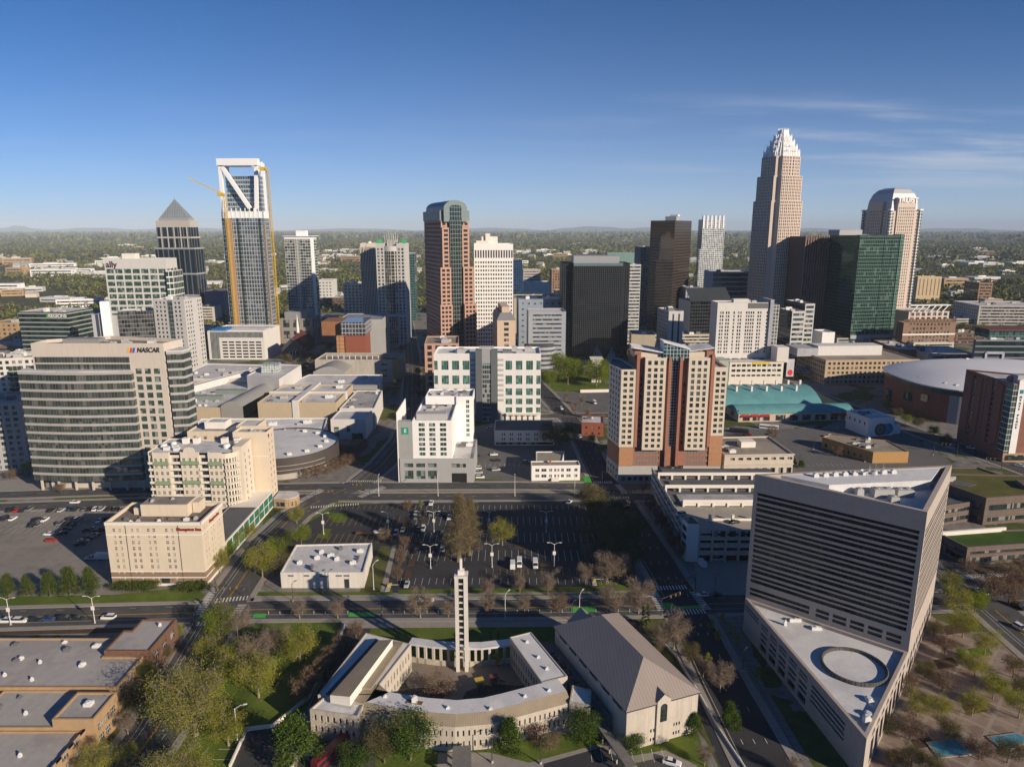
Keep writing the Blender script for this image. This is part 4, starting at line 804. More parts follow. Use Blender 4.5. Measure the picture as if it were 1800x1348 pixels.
def apartments():
 loc = (-162, 296); b = Bld('balcony_apartments', 'cream apartment block with stepped bays, green sloped awnings and curved corner balconies', loc); H = 33.0
 AW = mat('awning_green', (.20, .27, .16), .7, .1); segs = [(0, 2.4, 1.2, 'bal'), (2.4, 9.6, 0, 'win'), (9.6, 14.4, 1.6, 'bal'), (14.4, 22.6, .8, 'mix'), (22.6, 27.0, 1.6, 'bal'), (27.0, 33.4, 0, 'win')]
 w = MB(); nf = 10
 for (u0, u1, k, kind) in segs:
  d = u1 - u0; step = 1.3 if kind != 'bal' else .9
  rows = [(1.2 + i * 3.05, 2.75 + i * 3.05) for i in range(nf)]; n = max(1, int(d / 2.1)); cols = [(d * (i + .5) / n - .55, d * (i + .5) / n + .55) for i in range(n)]
  st = dict(t='punch', rows=rows, cols=cols, mull=(2, 2), rec=.2)
  if kind == 'bal': st = dict(t='punch', rows=[(.4 + i * 3.05, 2.6 + i * 3.05) for i in range(nf)], cols=[(.35, d - .35)], mull=(2, 1), rec=.8)
  b.facade(w, (u0, k), (u1, k), 0, H - (.0 if kind != 'bal' else 1.6), st)
  if kind != 'bal':
   for i in (5, 8):
    mb = MB(); z = 2.95 + i * 3.05; mb.face([(u0 - .1, k - .9, z), (u1 + .1, k - .9, z), (u1 - .5, k, z + 1.5), (u0 + .5, k, z + 1.5)]); mb.face([(u0 - .1, k, z), (u0 - .1, k - .9, z), (u0 + .5, k, z + 1.5)]); mb.face([(u1 + .1, k - .9, z), (u1 + .1, k, z), (u1 - .5, k, z + 1.5)]); mb.face([(u0 - .1, k, z), (u1 + .1, k, z), (u1 + .1, k - .9, z), (u0 - .1, k - .9, z)]); b.part('awning', mb, AW)
  else:
   for i in range(nf): mb = MB(); z = .1 + i * 3.05; mb.box(u0 + .15, u1 - .15, k - 1.3, k, z, z + .2, bottom=True); mb.box(u0 + .15, u1 - .15, k - 1.3, k - 1.2, z + .2, z + 1.1); b.part('balcony', mb, CREAM_W)
 for i in range(len(segs) - 1):
  (a0, a1, k0, _), (c0, c1, k1, _) = segs[i], segs[i + 1]
  w.face([(a1, k0, 0), (a1, k1, 0), (a1, k1, H), (a1, k0, H)] if k0 < k1 else [(a1, k0, 0), (a1, k1, 0), (a1, k1, H), (a1, k0, H)])
 # curved corner with balconies, then the narrow white end slab
 arc = [(33.4 + 5.0 * sin(t), 5.0 - 5.0 * cos(t)) for t in [pi / 2 * i / 6 for i in range(7)]]
 for p, q in zip(arc, arc[1:]): b.facade(w, p, q, 0, H - .5, dict(t='punch', rows=[(.5 + i * 3.05, 2.6 + i * 3.05) for i in range(nf)], cols=[(.2, .95)], mull=(1, 1), rec=.5))
 for i in range(1, nf):
  mb = MB(); z = i * 3.05 - .1; o = [(33.4 + 6.2 * sin(t), 5.0 - 6.2 * cos(t)) for t in [pi / 2 * k / 8 for k in range(1, 8)]]; mb.prism([(33.4, 4)] + o + [(34.5, 5)], z, z + .2, bottom=True)
  for p, q in zip(o, o[1:]): mb.face([(*p, z + .2), (*q, z + .2), (*q, z + 1.15), (*p, z + 1.15)]); mb.face([(*q, z + .2), (*p, z + .2), (*p, z + 1.15), (*q, z + 1.15)])
  b.part('balcony', mb, CREAM_W)
 b.facade(w, (36.2, 5), (40.2, 5), 0, H + 1.2, None); b.facade(w, (40.2, 5), (40.2, 17), 0, H + 1.2, dict(t='punch', bay=4, ww=1.0, rows=[(1.3 + i * 3.05, 3.0 + i * 3.05) for i in range(nf)], mull=(1, 1))); b.facade(w, (40.2, 17), (0, 22), 0, H, None); b.facade(w, (0, 22), (0, 1.2), 0, H, dict(t='punch', bay=4, ww=1.4, rows=[(1.2 + i * 3.05, 2.75 + i * 3.05) for i in range(nf)], mull=(1, 1)))
 w.face([(36.2, 17, H + 1.2), (36.2, 5, H + 1.2), (40.2, 5, H + 1.2), (40.2, 17, H + 1.2)]); w.face([(36.2, 17, 0), (36.2, 5, 0), (36.2, 5, H + 1.2), (36.2, 17, H + 1.2)][::-1])
 b.part('wall', w, mat('stucco_apartment', (.66, .59, .48), .9, .06, .2, .2, streak=.15)); mb = MB(); mb.face([(0, 1.6, H - .6), (36.2, 1.6, H - .6), (36.2, 18, H - .6), (0, 22, H - .6)]); b.part('roof', mb, R_LGREY)
 mb = MB(); cx, r = 18.5, 2.6; pts = [(cx - r, .75, H)] + [(cx - r * cos(t), .75, H + r * sin(t) * .9) for t in [pi * i / 10 for i in range(1, 10)]] + [(cx + r, .75, H)]; mb.face(pts); mb.face([(p[0], 1.15, p[2]) for p in pts][::-1])
 for p, q in zip(pts, pts[1:]): mb.face([(q[0], .75, q[2]), (q[0], 1.15, q[2]), (p[0], 1.15, p[2]), (p[0], .75, p[2])][::-1])
 b.part('arched_gable', mb, MATS['stucco_apartment'])
 for i, (x, y, r) in enumerate(((3.4, 9, 1.5), (6.5, 12, 1.3), (32, 9, 1.6), (35, 13, 1.3))):
  mb = MB(); mb.revolve([(r, H - .6), (r, H + .6), (r * .85, H + 1.3), (0, H + 1.7)], 12, x, y); b.part('roof_tank', mb, MATS['unit_white'], True)
 for x in (9, 14, 27, 33): b.bp('roof_hut', (x, x + 2.6, 15, 17.5, H - .6, H + 2), CREAM_W)
 for x, y in ((5, 5), (8, 7), (10, 4)): b.bp('duct', (x, x + 2.4, y, y + 1.8, H - .6, H + .9), MATS['unit_white'])
 b.windows(W_GLASS, CREAM_W)
 loc = (-130.5, 314); b = Bld('cream_tower', 'tall cream slab with a blank front and a narrow windowed end, behind the balcony apartments', loc); H = 37.2
 w = MB(); e = dict(t='punch', rows=[(2 + i * 3.1, 3.7 + i * 3.1) for i in range(11)], bay=3.1, ww=1.1, mull=(1, 1), m=1)
 for (p, q, s) in (((0, 0), (15.8, 0), None), ((15.8, 0), (15.8, 9.5), e), ((15.8, 9.5), (0, 9.5), None), ((0, 9.5), (0, 0), None)): b.facade(w, p, q, 0, H, s)
 P = rect(0, 15.8, 0, 9.5); ins = inset(P, .4)
 for i in range(4): j = (i + 1) % 4; w.face([(*P[i], H), (*P[j], H), (*ins[j], H), (*ins[i], H)]); w.face([(*ins[i], H), (*ins[j], H), (*ins[j], H - 1.2), (*ins[i], H - 1.2)])
 b.part('wall', w, mat('stucco_slab', (.66, .56, .43), .9, .05, .1, .2, streak=.08)); r = MB(); r.face([(*p, H - 1.2) for p in ins]); b.part('roof', r, R_GREY)
 mb = MB(); mb.box(-.06, 15.86, -.08, 0, H - 12, H - 11.6); mb.box(-.06, 15.86, -.08, 0, 7.6, 8.1); b.part('band', mb, CREAM_W); b.bp('base', (-.05, 15.85, -.05, 0, 0, 7.6), MATS['brick_brown_base'])
 b.block(rect(-27, 0, 12, 28), 0, 34, [dict(t='punch', bay=5, ww=1.5, rows=[(27, 28.6), (30, 31.6)], mull=(2, 1)), None, None, None], CREAM, R_LGREY, .8, name='rear_wall', rname='rear_roof')
 b.block(rect(-2, 8, 9.6, 22), 0, 37.5, None, CREAM, R_LGREY, .6, name='shaft_wall', rname='shaft_roof'); b.block(rect(-20, -10, 16, 24), 34.01, 37.5, None, CREAM_W, R_LGREY, .4, name='plant_wall', rname='plant_roof')
 b.units(1, 14, 1, 8, H - 1.2, 6, 3, .6); mb = MB(); mb.revolve([(.75, 0), (.75, .15), (0, .15)], 14); mb.v = [(15.95 + p[2], 2.0 + p[0], H - 2.2 + p[1]) for p in mb.v]; b.part('sign_disc', mb, MATS['sign_red'])
 b.windows(W_GLASS)
 loc = (-127, 258); b = Bld('podium_garage', 'low podium garage with green screen panels between cream hotel and apartment tower', loc)
 w = MB(); w.box(0, 13, 0, 56, 0, 8.0); b.part('wall', w, CREAM_W); b.bp('deck', (.6, 12.4, .6, 36, 8.0, 8.1), R_DARK)
 for i in range(9): mb = MB(); y = 1.2 + i * 6.1; mb.box(13, 13.12, y, y + 5.2, 1.0, 4.0); mb.box(13, 13.12, y, y + 5.2, 4.5, 7.4); b.part('green_screen', mb, mat('screen_green', (.035, .16, .11), .7, .12, .8))
 loc = (-113.5, 313); b = Bld('corner_restaurant', 'small round-fronted brown pavilion with white-framed windows at foot of cream slab tower', loc)
 pts = [(0, 0), (6, -1)] + [(6 + 5 * sin(t), 4 - 5 * cos(t)) for t in [pi * i / 8 for i in range(1, 8)]] + [(6, 9), (0, 9)]; w = MB()
 for p, q in zip(pts, pts[1:] + pts[:1]): b.facade(w, p, q, 0, 4.6, dict(t='punch', cols=[(.5, hypot(q[0] - p[0], q[1] - p[1]) - .5)], rows=[(.8, 3)], mull=(2, 1)) if hypot(q[0] - p[0], q[1] - p[1]) > 1.5 else None)
 b.part('wall', w, BRICK_T); mb = MB(); mb.prism(pts, 4.6, 4.9); b.part('roof', mb, R_LGREY); b.windows(W_GLASS, CREAM_W)
apartments()
# ================================================================ MIDDLE GROUND
def tower(name, label, pxl, pxr, ytop, front, side=None, wall=None, roof=None, ybase=None, Y=None, ang=4, pxb=None, depth=None, left=None, wm=None, fm=None, par=1.2, cat='office tower', group=None, units=4, back=None, z0=0, done=True):
 loc, a, w, h, d = place(pxl, pxr, ytop, ybase, Y, ang, pxb, depth)
 b = Bld(name, label, loc, a, cat, group); b.w, b.h, b.d = w, h, d; b.a, b.loc = a, loc
 P = rect(0, w, 0, d); b.block(P, z0, h, [front, side if side is not None else front, back, left], wall or CONC, roof or R_GREY, par)
 if units: b.units(w * .15, w * .8, d * .2, d * .8, h - par, units, int(pxl), 1.6)
 if done: b.windows(wm or W_GLASS, fm or FR_D, topfirst=True)
 return b
def on(b, px, py, w=0.0):
 """local (u, z) on the front plane of b (offset w into it) for a photo pixel"""
 o = Vector((b.loc[0] - sin(b.a) * w, b.loc[1] + cos(b.a) * w)); d = ray(px, py); n = Vector((-sin(b.a), cos(b.a)))
 t = (o.dot(n)) / (d.x * n.x + d.y * n.y); X, Y, Z = d.x * t, d.y * t, HC + d.z * t
 return (X - o.x) * cos(b.a) + (Y - o.y) * sin(b.a), Z
def motorsport_tower():
 loc = (-240, 339); b = Bld('banded_office_tower', 'wide office tower with long silver window bands and a cream wall bearing the NASCAR sign', loc, 0, 'office tower'); H = 75.0
 wall = mat('precast_cream', (.56, .50, .43), .9, .05, .2, .2, streak=.12, seam=(4.2, 0, .08, .15)); bw = mat('band_silver', (.40, .39, .365), .6, .08, .3, .3)
 P = [(4, 0), (69, 0), (72, 14), (30, 24), (4, 12)]; sq = dict(t='punch', rows=[(7 + i * 4.05, 9.7 + i * 4.05) for i in range(14)], cols=[(53.8 + i * 4.5, 56.9 + i * 4.5) for i in range(3)], mull=(1, 1), rec=.35)
 b.block(P, 0, H, [dict(sq, cols=[(c[0] - 4, c[1] - 4) for c in sq['cols']]), None, None, None, None], wall, R_TAN, 1.6, .6)
 gm = curtain('glass_nascar', (.15, .185, .17), (.2, .21, .2), 1.5, 4.05, .09, 0, .05, .7, .35, light=.14, lightcol=(.36, .36, .33), wob=.05)
 def bands(poly, z0, n, fh, nm='glass_band'):
  for i in range(n):
   z = z0 + i * fh; g, s = MB(), MB()
   for p, q in zip(poly, poly[1:]): g.face([(*p, z), (*q, z), (*q, z + fh - 1.25), (*p, z + fh - 1.25)])
   o = [(p[0] - .12 * (1 if k == 0 else 0), p[1] - .25) for k, p in enumerate(poly)]; zt = z + fh - 1.25
   for p, q in zip(o, o[1:]): s.face([(*p, zt), (*q, zt), (*q, zt + 1.25), (*p, zt + 1.25)]); s.face([(p[0], p[1], zt), (p[0], p[1] + .3, zt), (q[0], q[1] + .3, zt), (q[0], q[1], zt)]); s.face([(p[0], p[1], zt + 1.25), (q[0], q[1], zt + 1.25), (q[0], q[1] + .3, zt + 1.25), (p[0], p[1] + .3, zt + 1.25)])
   b.part(nm, g, gm); b.part('spandrel', s, bw)
 curve = [(-2.6 + 55.4 * t, -2.6 - 2.2 * sin(pi * t)) for t in [i / 8 for i in range(9)]]
 bands([(-2.6, 8)] + curve + [(52.8, 0)], 5.2, 13, 4.32); mb = MB(); mb.prism([(-2.6, 8)] + [(p[0], p[1] - .25) for p in curve] + [(52.8, 0), (10, 8)], 61.2, 61.9); b.part('bay_roof', mb, R_LGREY)
 g = MB(); g.face([(5, -.12, 61.9), (51.6, -.12, 61.9), (51.6, -.12, 68.2), (5, -.12, 68.2)]); b.part('upper_glass', g, gm)
 for z in (64.6,): s = MB(); s.box(5, 51.6, -.3, -.12, z, z + .8, bottom=True); b.part('spandrel', s, bw)
 bands([(70.5, -.6), (77.6, .8), (78.4, 8)], 5.2, 16, 4.1, 'corner_glass_band'); mb = MB(); mb.prism([(70.4, -.8), (77.8, .6), (78.6, 8), (70, 12)], 70.7, 71.4); b.part('corner_roof', mb, R_LGREY)
 for i in range(9): b.bp('column', (1 + i * 8.6, 1.9 + i * 8.6, -3.4, -2.6, 0, 5.2), wall)
 b.bp('lobby_glass', (0, 74, 1, 8, 0, 5.0), W_GLASS)
 b.bp('roof_screen', (16, 34, 6, 12, H - 1.6, H + 1.2), mat('louvre_grey', (.3, .3, .29), .7, .1, .5, seam=(.8, 0, .25, .5))); b.units(34, 62, 3, 12, H - 1.6, 8, 5, 1.1)
 k = mat('sign_dark', (.035, .035, .045), .6, .05); b.text('NASCAR', 61.4, -.25, H - 3.4, 3.3, k, shear=.22, sx=.86)
 for i, c in enumerate(((.75, .48, .03), (.62, .06, .05), (.03, .12, .5))): mb = MB(); x = 50.9 + i * 1.3; mb.face([(x, -.2, H - 4.7), (x + 1.0, -.2, H - 4.7), (x + 1.7, -.2, H - 2.2), (x + .7, -.2, H - 2.2)]); b.part('sign_stripe', mb, mat('stripe_%d' % i, c, .6, .03))
 b.windows(W_GREEN)
motorsport_tower()
def left_edge():
 w1 = mat('stucco_white_grid', (.60, .58, .54), .9, .06, .3); st = dict(t='punch', bay=3.4, ww=1.9, fh=3.2, wh=1.9, mull=(2, 1))
 b = tower('grid_apartment_tower', 'pale gridded apartment tower with glass corner bays behind the tall banded office tower', -70, 78, 633, st, Y=395, ang=16, depth=24, wall=w1, roof=R_TAN, cat='apartment building', units=12, done=False)
 for u in (b.w * .55, b.w * .8): g = MB(); g.face([(u, -.5, 6), (u + 7, -.5, 6), (u + 7, -.5, b.h - 5), (u, -.5, b.h - 5)]); g.face([(u + 7, -.5, 6), (u + 7, 0, 6), (u + 7, 0, b.h - 5), (u + 7, -.5, b.h - 5)]); g.face([(u, 0, 6), (u, -.5, 6), (u, -.5, b.h - 5), (u, 0, b.h - 5)]); b.part('glass_bay', g, curtain('glass_bay_l', (.05, .075, .065), (.45, .45, .42), 2.3, 3.2, .15, .5, .08, .3))
 b.windows(W_GLASS)
 b = tower('grey_apartment_wing', 'lower grey apartment wing with dark glass strip at far left beside banded office tower', -60, 34, 712, dict(st, bay=4, ww=2.4), ybase=830, ang=14, depth=30, wall=GREYP, roof=R_GREY, cat='apartment building', units=4)
 b = tower('shaded_apartment_wing', 'plain grey apartment block in shade with a few dark windows, squeezed beside the banded tower', 30, 62, 690, dict(t='punch', bay=4.5, ww=1.6, fh=4, wh=1.8, mull=(1, 1)), ybase=800, ang=10, depth=26, wall=mat('stucco_grey_blue', (.33, .34, .36), .9, .08, .3), roof=R_GREY, cat='apartment building', units=3)
left_edge()
def suites_hotel():
 loc = (-58.4, 346.7); b = Bld('white_suites_hotel', 'white L-shaped hotel with a grey flank bearing a green letter sign over a grey podium', loc, 0, 'hotel')
 WH = mat('stucco_bright', (.80, .79, .76), .85, .04, .3, .25); G1 = mat('metal_grey_hotel', (.33, .335, .32), .6, .06, .3, .3, seam=(1.2, 0, .07, .3))
 b.block(rect(0, 38.6, 0, 34), 0, 13.2, [dict(t='punch', rows=[(2.0, 6.6), (8.4, 10.6)], cols=[(2.2, 6.9), (8.4, 13.1), (14.4, 19.1)], mull=(4, 3), rec=.4, fm=FR_D), dict(t='punch', bay=8, ww=3, rows=[(3, 6)], mull=(2, 2)), None, dict(t='punch', bay=6, ww=4, rows=[(2, 6)], mull=(3, 2))], GREYP, R_LGREY, .8, .5, 'podium_wall', 'podium_roof')
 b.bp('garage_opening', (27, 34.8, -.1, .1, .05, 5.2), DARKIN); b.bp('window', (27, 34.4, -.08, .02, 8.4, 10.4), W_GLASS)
 b.bp('grey_wall', (-.6, 7.0, .6, 4, 12.4, 33), G1); b.bp('fin', (-1.0, -.55, .2, 30, 0, 38), WH)
 fr = dict(t='punch', rows=[(14.6 + i * 2.62, 16.4 + i * 2.62) for i in range(7)], cols=[(3.2, 6.4), (8.6, 11.8), (14.2, 17.4)], mull=(2, 1), rec=.25)
 P = [(7.0, .6), (27.2, .6), (27.2, 34), (36, 34), (36, 52), (7, 52)]
 b.block(P, 12.4, 33.5, [fr, None, None, dict(t='punch', rows=[(14.6 + i * 2.62, 16.4 + i * 2.62) for i in range(7)], bay=5, ww=2, mull=(2, 1)), None, None], WH, R_LGREY, 1.0, .5)
 b.block(rect(27.25, 36.5, 33, 34), 12.4, 38.4, [dict(t='punch', rows=[(15.2 + i * 2.75, 17.1 + i * 2.75) for i in range(8)], cols=[(5.4, 7.2)], mull=(2, 1), rec=.2), None, None, None], WH, R_LGREY, 0, name='tall_wall', rname='tall_roof')
 b.block(rect(10, 36.5, 34.05, 52.2), 33.5, 38.4, None, WH, R_LGREY, 1.0, name='rear_wall', rname='rear_roof')
 b.bp('roof_screen', (8.5, 24, 6, 12, 32.5, 35.6), MATS['unit']); b.units(9, 25, 12.5, 50, 32.5, 22, 5, .75); b.units(11, 34, 36, 51, 37.4, 9, 8, .8)
 b.units(28, 37, 4, 28, 12.4, 4, 2, 1.0)
 gm = mat('sign_green', (.02, .30, .20), .6, .05); b.bp('sign_panel', (1.4, 5.0, .45, .59, 26.2, 29.8), gm); b.text('E', 3.2, .35, 28.0, 2.6, CREAM_W)
 b.windows(W_GREEN, FR_W)
suites_hotel()
def small_mid():
 WH = MATS['stucco_bright']
 loc = (10.3, 349.3); b = Bld('white_cottage_office', 'small two-storey white building with brown roof and dark windows in a wedge of lawn', loc, R(2))
 b.block(rect(0, 25.6, 0, 7.5), 0, 8.4, [dict(t='punch', rows=[(1.8, 3.4), (5.0, 6.6)], cols=[(2, 4), (5.2, 7.8), (9.2, 10.8), (12, 13), (13.6, 14.6), (15.6, 17), (18.4, 20.6), (22.6, 24.2)], mull=(2, 1)), dict(t='punch', bay=3.5, ww=1.2, rows=[(1.8, 3.4), (5, 6.6)]), None, None], WH, MATS['roof_tan'], .5, .35)
 b.block([(3, 7.55), (17, 7.55), (20, 25), (4, 25)], 0, 8.0, None, WH, MATS['roof_tan'], .5, .35, 'rear_wall', 'rear_roof'); b.bp('chimney', (9.6, 10.8, 4.6, 5.6, 7.9, 10.2), BRICK); b.bp('porch', (10.4, 14.4, -1.6, 0, 0, 1.6), CREAM_W); b.windows(W_GLASS, FR_W)
 loc = (-10.8, 411); b = Bld('grey_shaded_office', 'two-storey grey office with paired slit windows and a dark roof, half hidden by a tree', loc, 0)
 b.block(rect(0, 37, 0, 24), 0, 9.5, [dict(t='punch', rows=[(3.2, 4.8), (6.2, 7.8)], cols=[(4.5 + i * 5 + k * 1.3, 5.2 + i * 5 + k * 1.3) for i in range(6) for k in (0, 1)], mull=(1, 1)), None, None, None], CREAM_W, R_DARK, .5, .4)
 b.bp('shopfront', (1, 36, -.06, .02, .6, 2.0), W_GLASS); b.windows(W_GLASS)
 p = g2(1022, 766); b = Bld('small_brick_office', 'little red brick building with a grey flat roof beside the avenue, facing a car park', p, R(-6))
 b.block(rect(0, 14, 0, 17), 0, 9, [dict(t='punch', bay=4, ww=1.2, fh=3.6, wh=1.5)] * 4, mat('brick_deep', (.26, .085, .05), .9, .15, .6), R_LGREY, .6, .4); b.units(2, 9, 3, 13, 8.4, 3, 2, .8); b.windows(W_GLASS)
 p = g2(1533, 814); b = Bld('tan_brick_shop', 'low building with blank tan brick front and white roof vents, in the car park', p, R(2))
 b.block([(0, 0), (20.5, 0), (20.5, 22), (-9, 34), (-15, 30)], 0, 6.6, [None, None, None, None, dict(t='punch', bay=4, ww=2, rows=[(1, 3)])], mat('brick_ochre', (.42, .255, .10), .9, .1, .5), R_TAN, .5, .4); b.units(-4, 14, 8, 26, 6.1, 9, 6, .8); b.windows(W_GLASS)
 p = g2(1524, 768); b = Bld('mural_building', 'white flat-roofed shop with a wall painting of teal and brown rings, beside the street', p, R(12))
 b.block(rect(0, 19, 0, 21), 0, 12.2, [None, None, None, dict(t='punch', bay=5, ww=1.4, rows=[(7, 9)])], WHITEP, R_LGREY, .8, .4); b.block(rect(19.05, 26, 2, 16), 0, 6, None, WHITEP, R_LGREY, .5, .3, 'annex_wall', 'annex_roof'); b.units(3, 15, 4, 18, 11.4, 5, 4, .8)
 for i, (x, r, c) in enumerate(((14.8, 3.8, (.02, .16, .30)), (12.2, 3.9, (.03, .24, .38)), (9.0, 4.1, (.16, .075, .05)), (9.0, 2.4, (.04, .22, .26)), (9.0, 1.2, (.2, .09, .06)))): mb = MB(); mb.face([(x + r * cos(2 * pi * k / 24), -.03 - .012 * i, 4.4 + r * sin(2 * pi * k / 24)) for k in range(24)]); b.part('mural', mb, mat('mural_%d' % i, c, .8, .1))
 b.windows(W_GLASS)
 loc = (111.5, 349.8); b = Bld('arcaded_bank', 'small cream building with a tall arcade on its front and a brown tar roof', loc, R(3))
 b.block(rect(0, 37, 0, 32), 0, 14.2, [dict(t='punch', rows=[(1.5, 6.6), (11.0, 12.4)], cols=[(3.0 + i * 4.4, 5.6 + i * 4.4) for i in range(8)], mull=(1, 1), rec=.9), None, None, dict(t='punch', bay=4.4, ww=1.5, fh=3.6, wh=1.7)], TAN, R_TAN, .8, .4)
 mb = MB(); mb.box(-.3, 37.3, -.45, -.01, 8.4, 9.0, bottom=True); mb.box(-.3, 37.3, -.6, -.01, 13.6, 14.3, bottom=True); b.part('cornice', mb, TAN); b.bp('roof_hut', (14, 22, 14, 20, 13.4, 16.6), CREAM_W); b.units(3, 12, 5, 25, 13.4, 5, 6, 1); b.windows(W_GLASS)
small_mid()
def white_office():
 loc = (-53.2, 467); b = Bld('white_teal_office', 'white office block with teal-green windows in groups and a dark grey central shaft', loc, 0, 'office building'); H = 47.3; W = 72.8
 rows = [(4, 7.4), (9, 12.4), (14, 19), (21.2, 26.2), (28.8, 34.0), (37.0, 42.4)]; rows = [(5.4, 8.6), (10.6, 14.2), (16.4, 21.0), (23.2, 28.6), (31.4, 36.8), (38.2, 43.8)]; rows = [(6, 9.4), (11.6, 15.6), (18, 22.6), (25.0, 30.6), (33.6, 39.2)]; rows = [(6, 9.6), (11.8, 15.8), (18.2, 23.0), (26.0, 32.0), (36.0, 42.2)]
 cL = [(.2, 2.6), (5.2, 10.0), (12.4, 17.2), (19.6, 24.2)]; cR = [(48.8, 53.2), (55.8, 60.2), (62.8, 67.4), (69.8, 72.6)]
 b.block(rect(0, W, 0, 28), 0, H, [dict(t='punch', rows=rows, cols=cL + cR, mull=(3, 4), rec=.35), dict(t='punch', bay=7, ww=4.6, rows=rows, mull=(3, 4)), None, dict(t='punch', bay=7, ww=4.6, rows=rows, mull=(3, 4))], WHITEP, R_WHITE, 1.2, .6)
 GS = mat('shaft_grey', (.13, .14, .145), .5, .06, .3, .4); mb = MB(); mb.box(28.6, 33, -3.6, 3, 0, 50.2); mb.box(39, 43.4, -3.6, 3, 0, 50.2); b.part('shaft_wall', mb, GS); b.bp('shaft_head', (33, 39, -3.2, 3, 41, 50.6), mat('shaft_light', (.33, .335, .335), .5, .06)); b.bp('glass_strip', (33, 39, -3.0, 3, 0, 41), curtain('glass_shaft', (.05, .085, .08), (.30, .31, .31), 1.5, 3.3, .2, .9, .06, .3, light=.1))
 b.bp('shaft_cap', (31, 41, -1.5, 3.6, 50.6, 52), MATS['unit'])
 for s in (24.9, 43.5):
  for i in range(9): b.bp('stripe', (s, s + 3.9, -.14, 0, 14 + i * 3.5, 15.6 + i * 3.5), mat('stripe_lgrey', (.42, .425, .42), .6, .05))
 mb = MB(); mb.box(-.1, 28.6, -.2, 0, 0, 5); mb.box(43.4, 49, -.2, 0, 0, 5.5); b.part('base', mb, GREYP)
 for i in range(6): b.bp('column', (50 + i * 4, 50.6 + i * 4, -2.2, -1.6, 0, 4.8), CREAM_W)
 mb = MB(); mb.box(49, W + .2, -2.6, 0, 4.8, 5.6, bottom=True); b.part('porch_roof', mb, CREAM_W); b.units(6, 26, 6, 22, H - 1.2, 4, 3, 1.6); b.units(46, 68, 6, 22, H - 1.2, 4, 5, 1.6)
 b.windows(glass('win_teal', (.05, .13, .105), .06, .9, .25, cell=1.5, light=.22, lightcol=(.20, .42, .35)), mat('frame_teal', (.25, .42, .37), .5, .05))
white_office()
def brick_tower():
 loc = (55.6, 347.2); b = Bld('brick_condo_tower', 'tall red brick and cream apartment tower with a glass spine and sloping white roof caps', loc, 0, 'apartment tower'); a = loc[0]
 CR = mat('precast_ivory', (.62, .545, .44), .9, .05, .2, .2, streak=.1); OB = mat('brick_orange', (.42, .225, .125), .9, .1, .6, .15, seam=(0.0001 + 6, 3.1, .1, .3)); GB = mat('block_grey', (.42, .42, .40), .9, .07, .4, .2, seam=(2.2, 1.1, .06, .3))
 SLATE = mat('roof_slate_blue', (.06, .10, .15), .55, .15, .3)
 r = lambda z0, n, wh=1.75, fh=3.05: [(z0 + i * fh, z0 + i * fh + wh) for i in range(n)]
 b.block([(0, 0), (53.2, 0), (53.2, 24), (50, 30), (-1, 34), (-4, 17)], 0, 9, [dict(t='punch', rows=[(1, 3)], cols=[(2 + i * 3, 4 + i * 3) for i in range(5)] + [(36 + i * 2.6, 37.8 + i * 2.6) for i in range(4)], mull=(2, 1)), None, None, None, None, dict(t='punch', bay=4, ww=1.6, rows=[(1.5, 3.5), (5, 7)])], GB, R_GREY, .2, name='base_wall', rname='base_roof')
 b.bp('entrance', (21, 33.6, -.5, .0, .02, 9.2), mat('entrance_dark', (.035, .03, .028), .6)); 
 for i in range(3): b.bp('window', (21.6 + i * 4.1, 24.8 + i * 4.1, -.6, -.5, 5.6, 8.6), W_BLUE)
 b.block([(.2, .2), (53, .2), (53, 24), (50, 30), (-1, 34), (-3.8, 17)], 9, 19.5, [dict(t='band', cols=[(7.6, 20.6), (34, 46.6)], rows=[(9.6, 11.2), (12.6, 14.2), (15.6, 17.2), (18, 19.0)], wm=mat('louvre_screen', (.22, .19, .17), .8, .1, 1.0), mull=(8, 1), wn='garage_screen'), None, None, None, None, None], BRICK, R_GREY, .0, name='lower_wall', rname='lower_roof')
 b.bp('orange_wall', (0, 7.2, -.25, .15, 9, 26), OB); b.bp('orange_wall', (46.6, 53.3, -.25, .15, 9, 26), OB)
 # side towers
 side = dict(t='punch', rows=r(21, 13), bay=3.1, ww=1.5, mull=(2, 1), rec=.3); CW = CR
 b.block([(-.3, -.8), (7.1, -.8), (7.1, 10), (4, 30), (-.6, 33), (-4, 16)], 19.5, 60.4, [dict(side, cols=[(1.2, 3.1), (4.3, 6.2)]), None, None, None, dict(side, bay=4), dict(side, bay=3.6)], CR, SLATE, 1.0, .4, 'west_wall', 'west_roof')
 b.block([(46.8, -.6), (53.4, -.6), (53.4, 20), (46.8, 24)], 25.5, 61.6, [dict(side, rows=r(27, 11), cols=[(1.0, 2.9), (3.8, 5.7)]), dict(side, rows=r(27, 11)), None, None], CR, R_GREY, 1.0, .4, 'east_wall', 'east_roof')
 # brick core with glass spine
 pr = dict(t='punch', rows=r(21, 13, 1.5), cols=[(9.2, 10.2)], mull=(1, 1), rec=.2)
 b.block([(7.15, .2), (24.9, .2), (24.9, 22), (7.15, 26)], 19.5, 66.4, None, BRICK, R_GREY, 1.0, .4, 'core_wall', 'core_roof'); b.block([(28.9, .2), (46.7, .2), (46.7, 22), (28.9, 24)], 19.5, 66.4, None, BRICK, R_GREY, 1.0, .4, 'core_wall', 'core_roof')
 g = MB(); g.box(24.95, 28.85, 1.0, 20, 9, 67); b.part('glass_spine', g, curtain('glass_spine', (.035, .08, .11), (.5, .5, .5), 1.3, 1.55, .16, .22, .05, .4))
 for u in (23.4, 29.0): b.bp('brick_pier', (u, u + 1.4, -1.6, .2, 9.3, 66.9), BRICK)
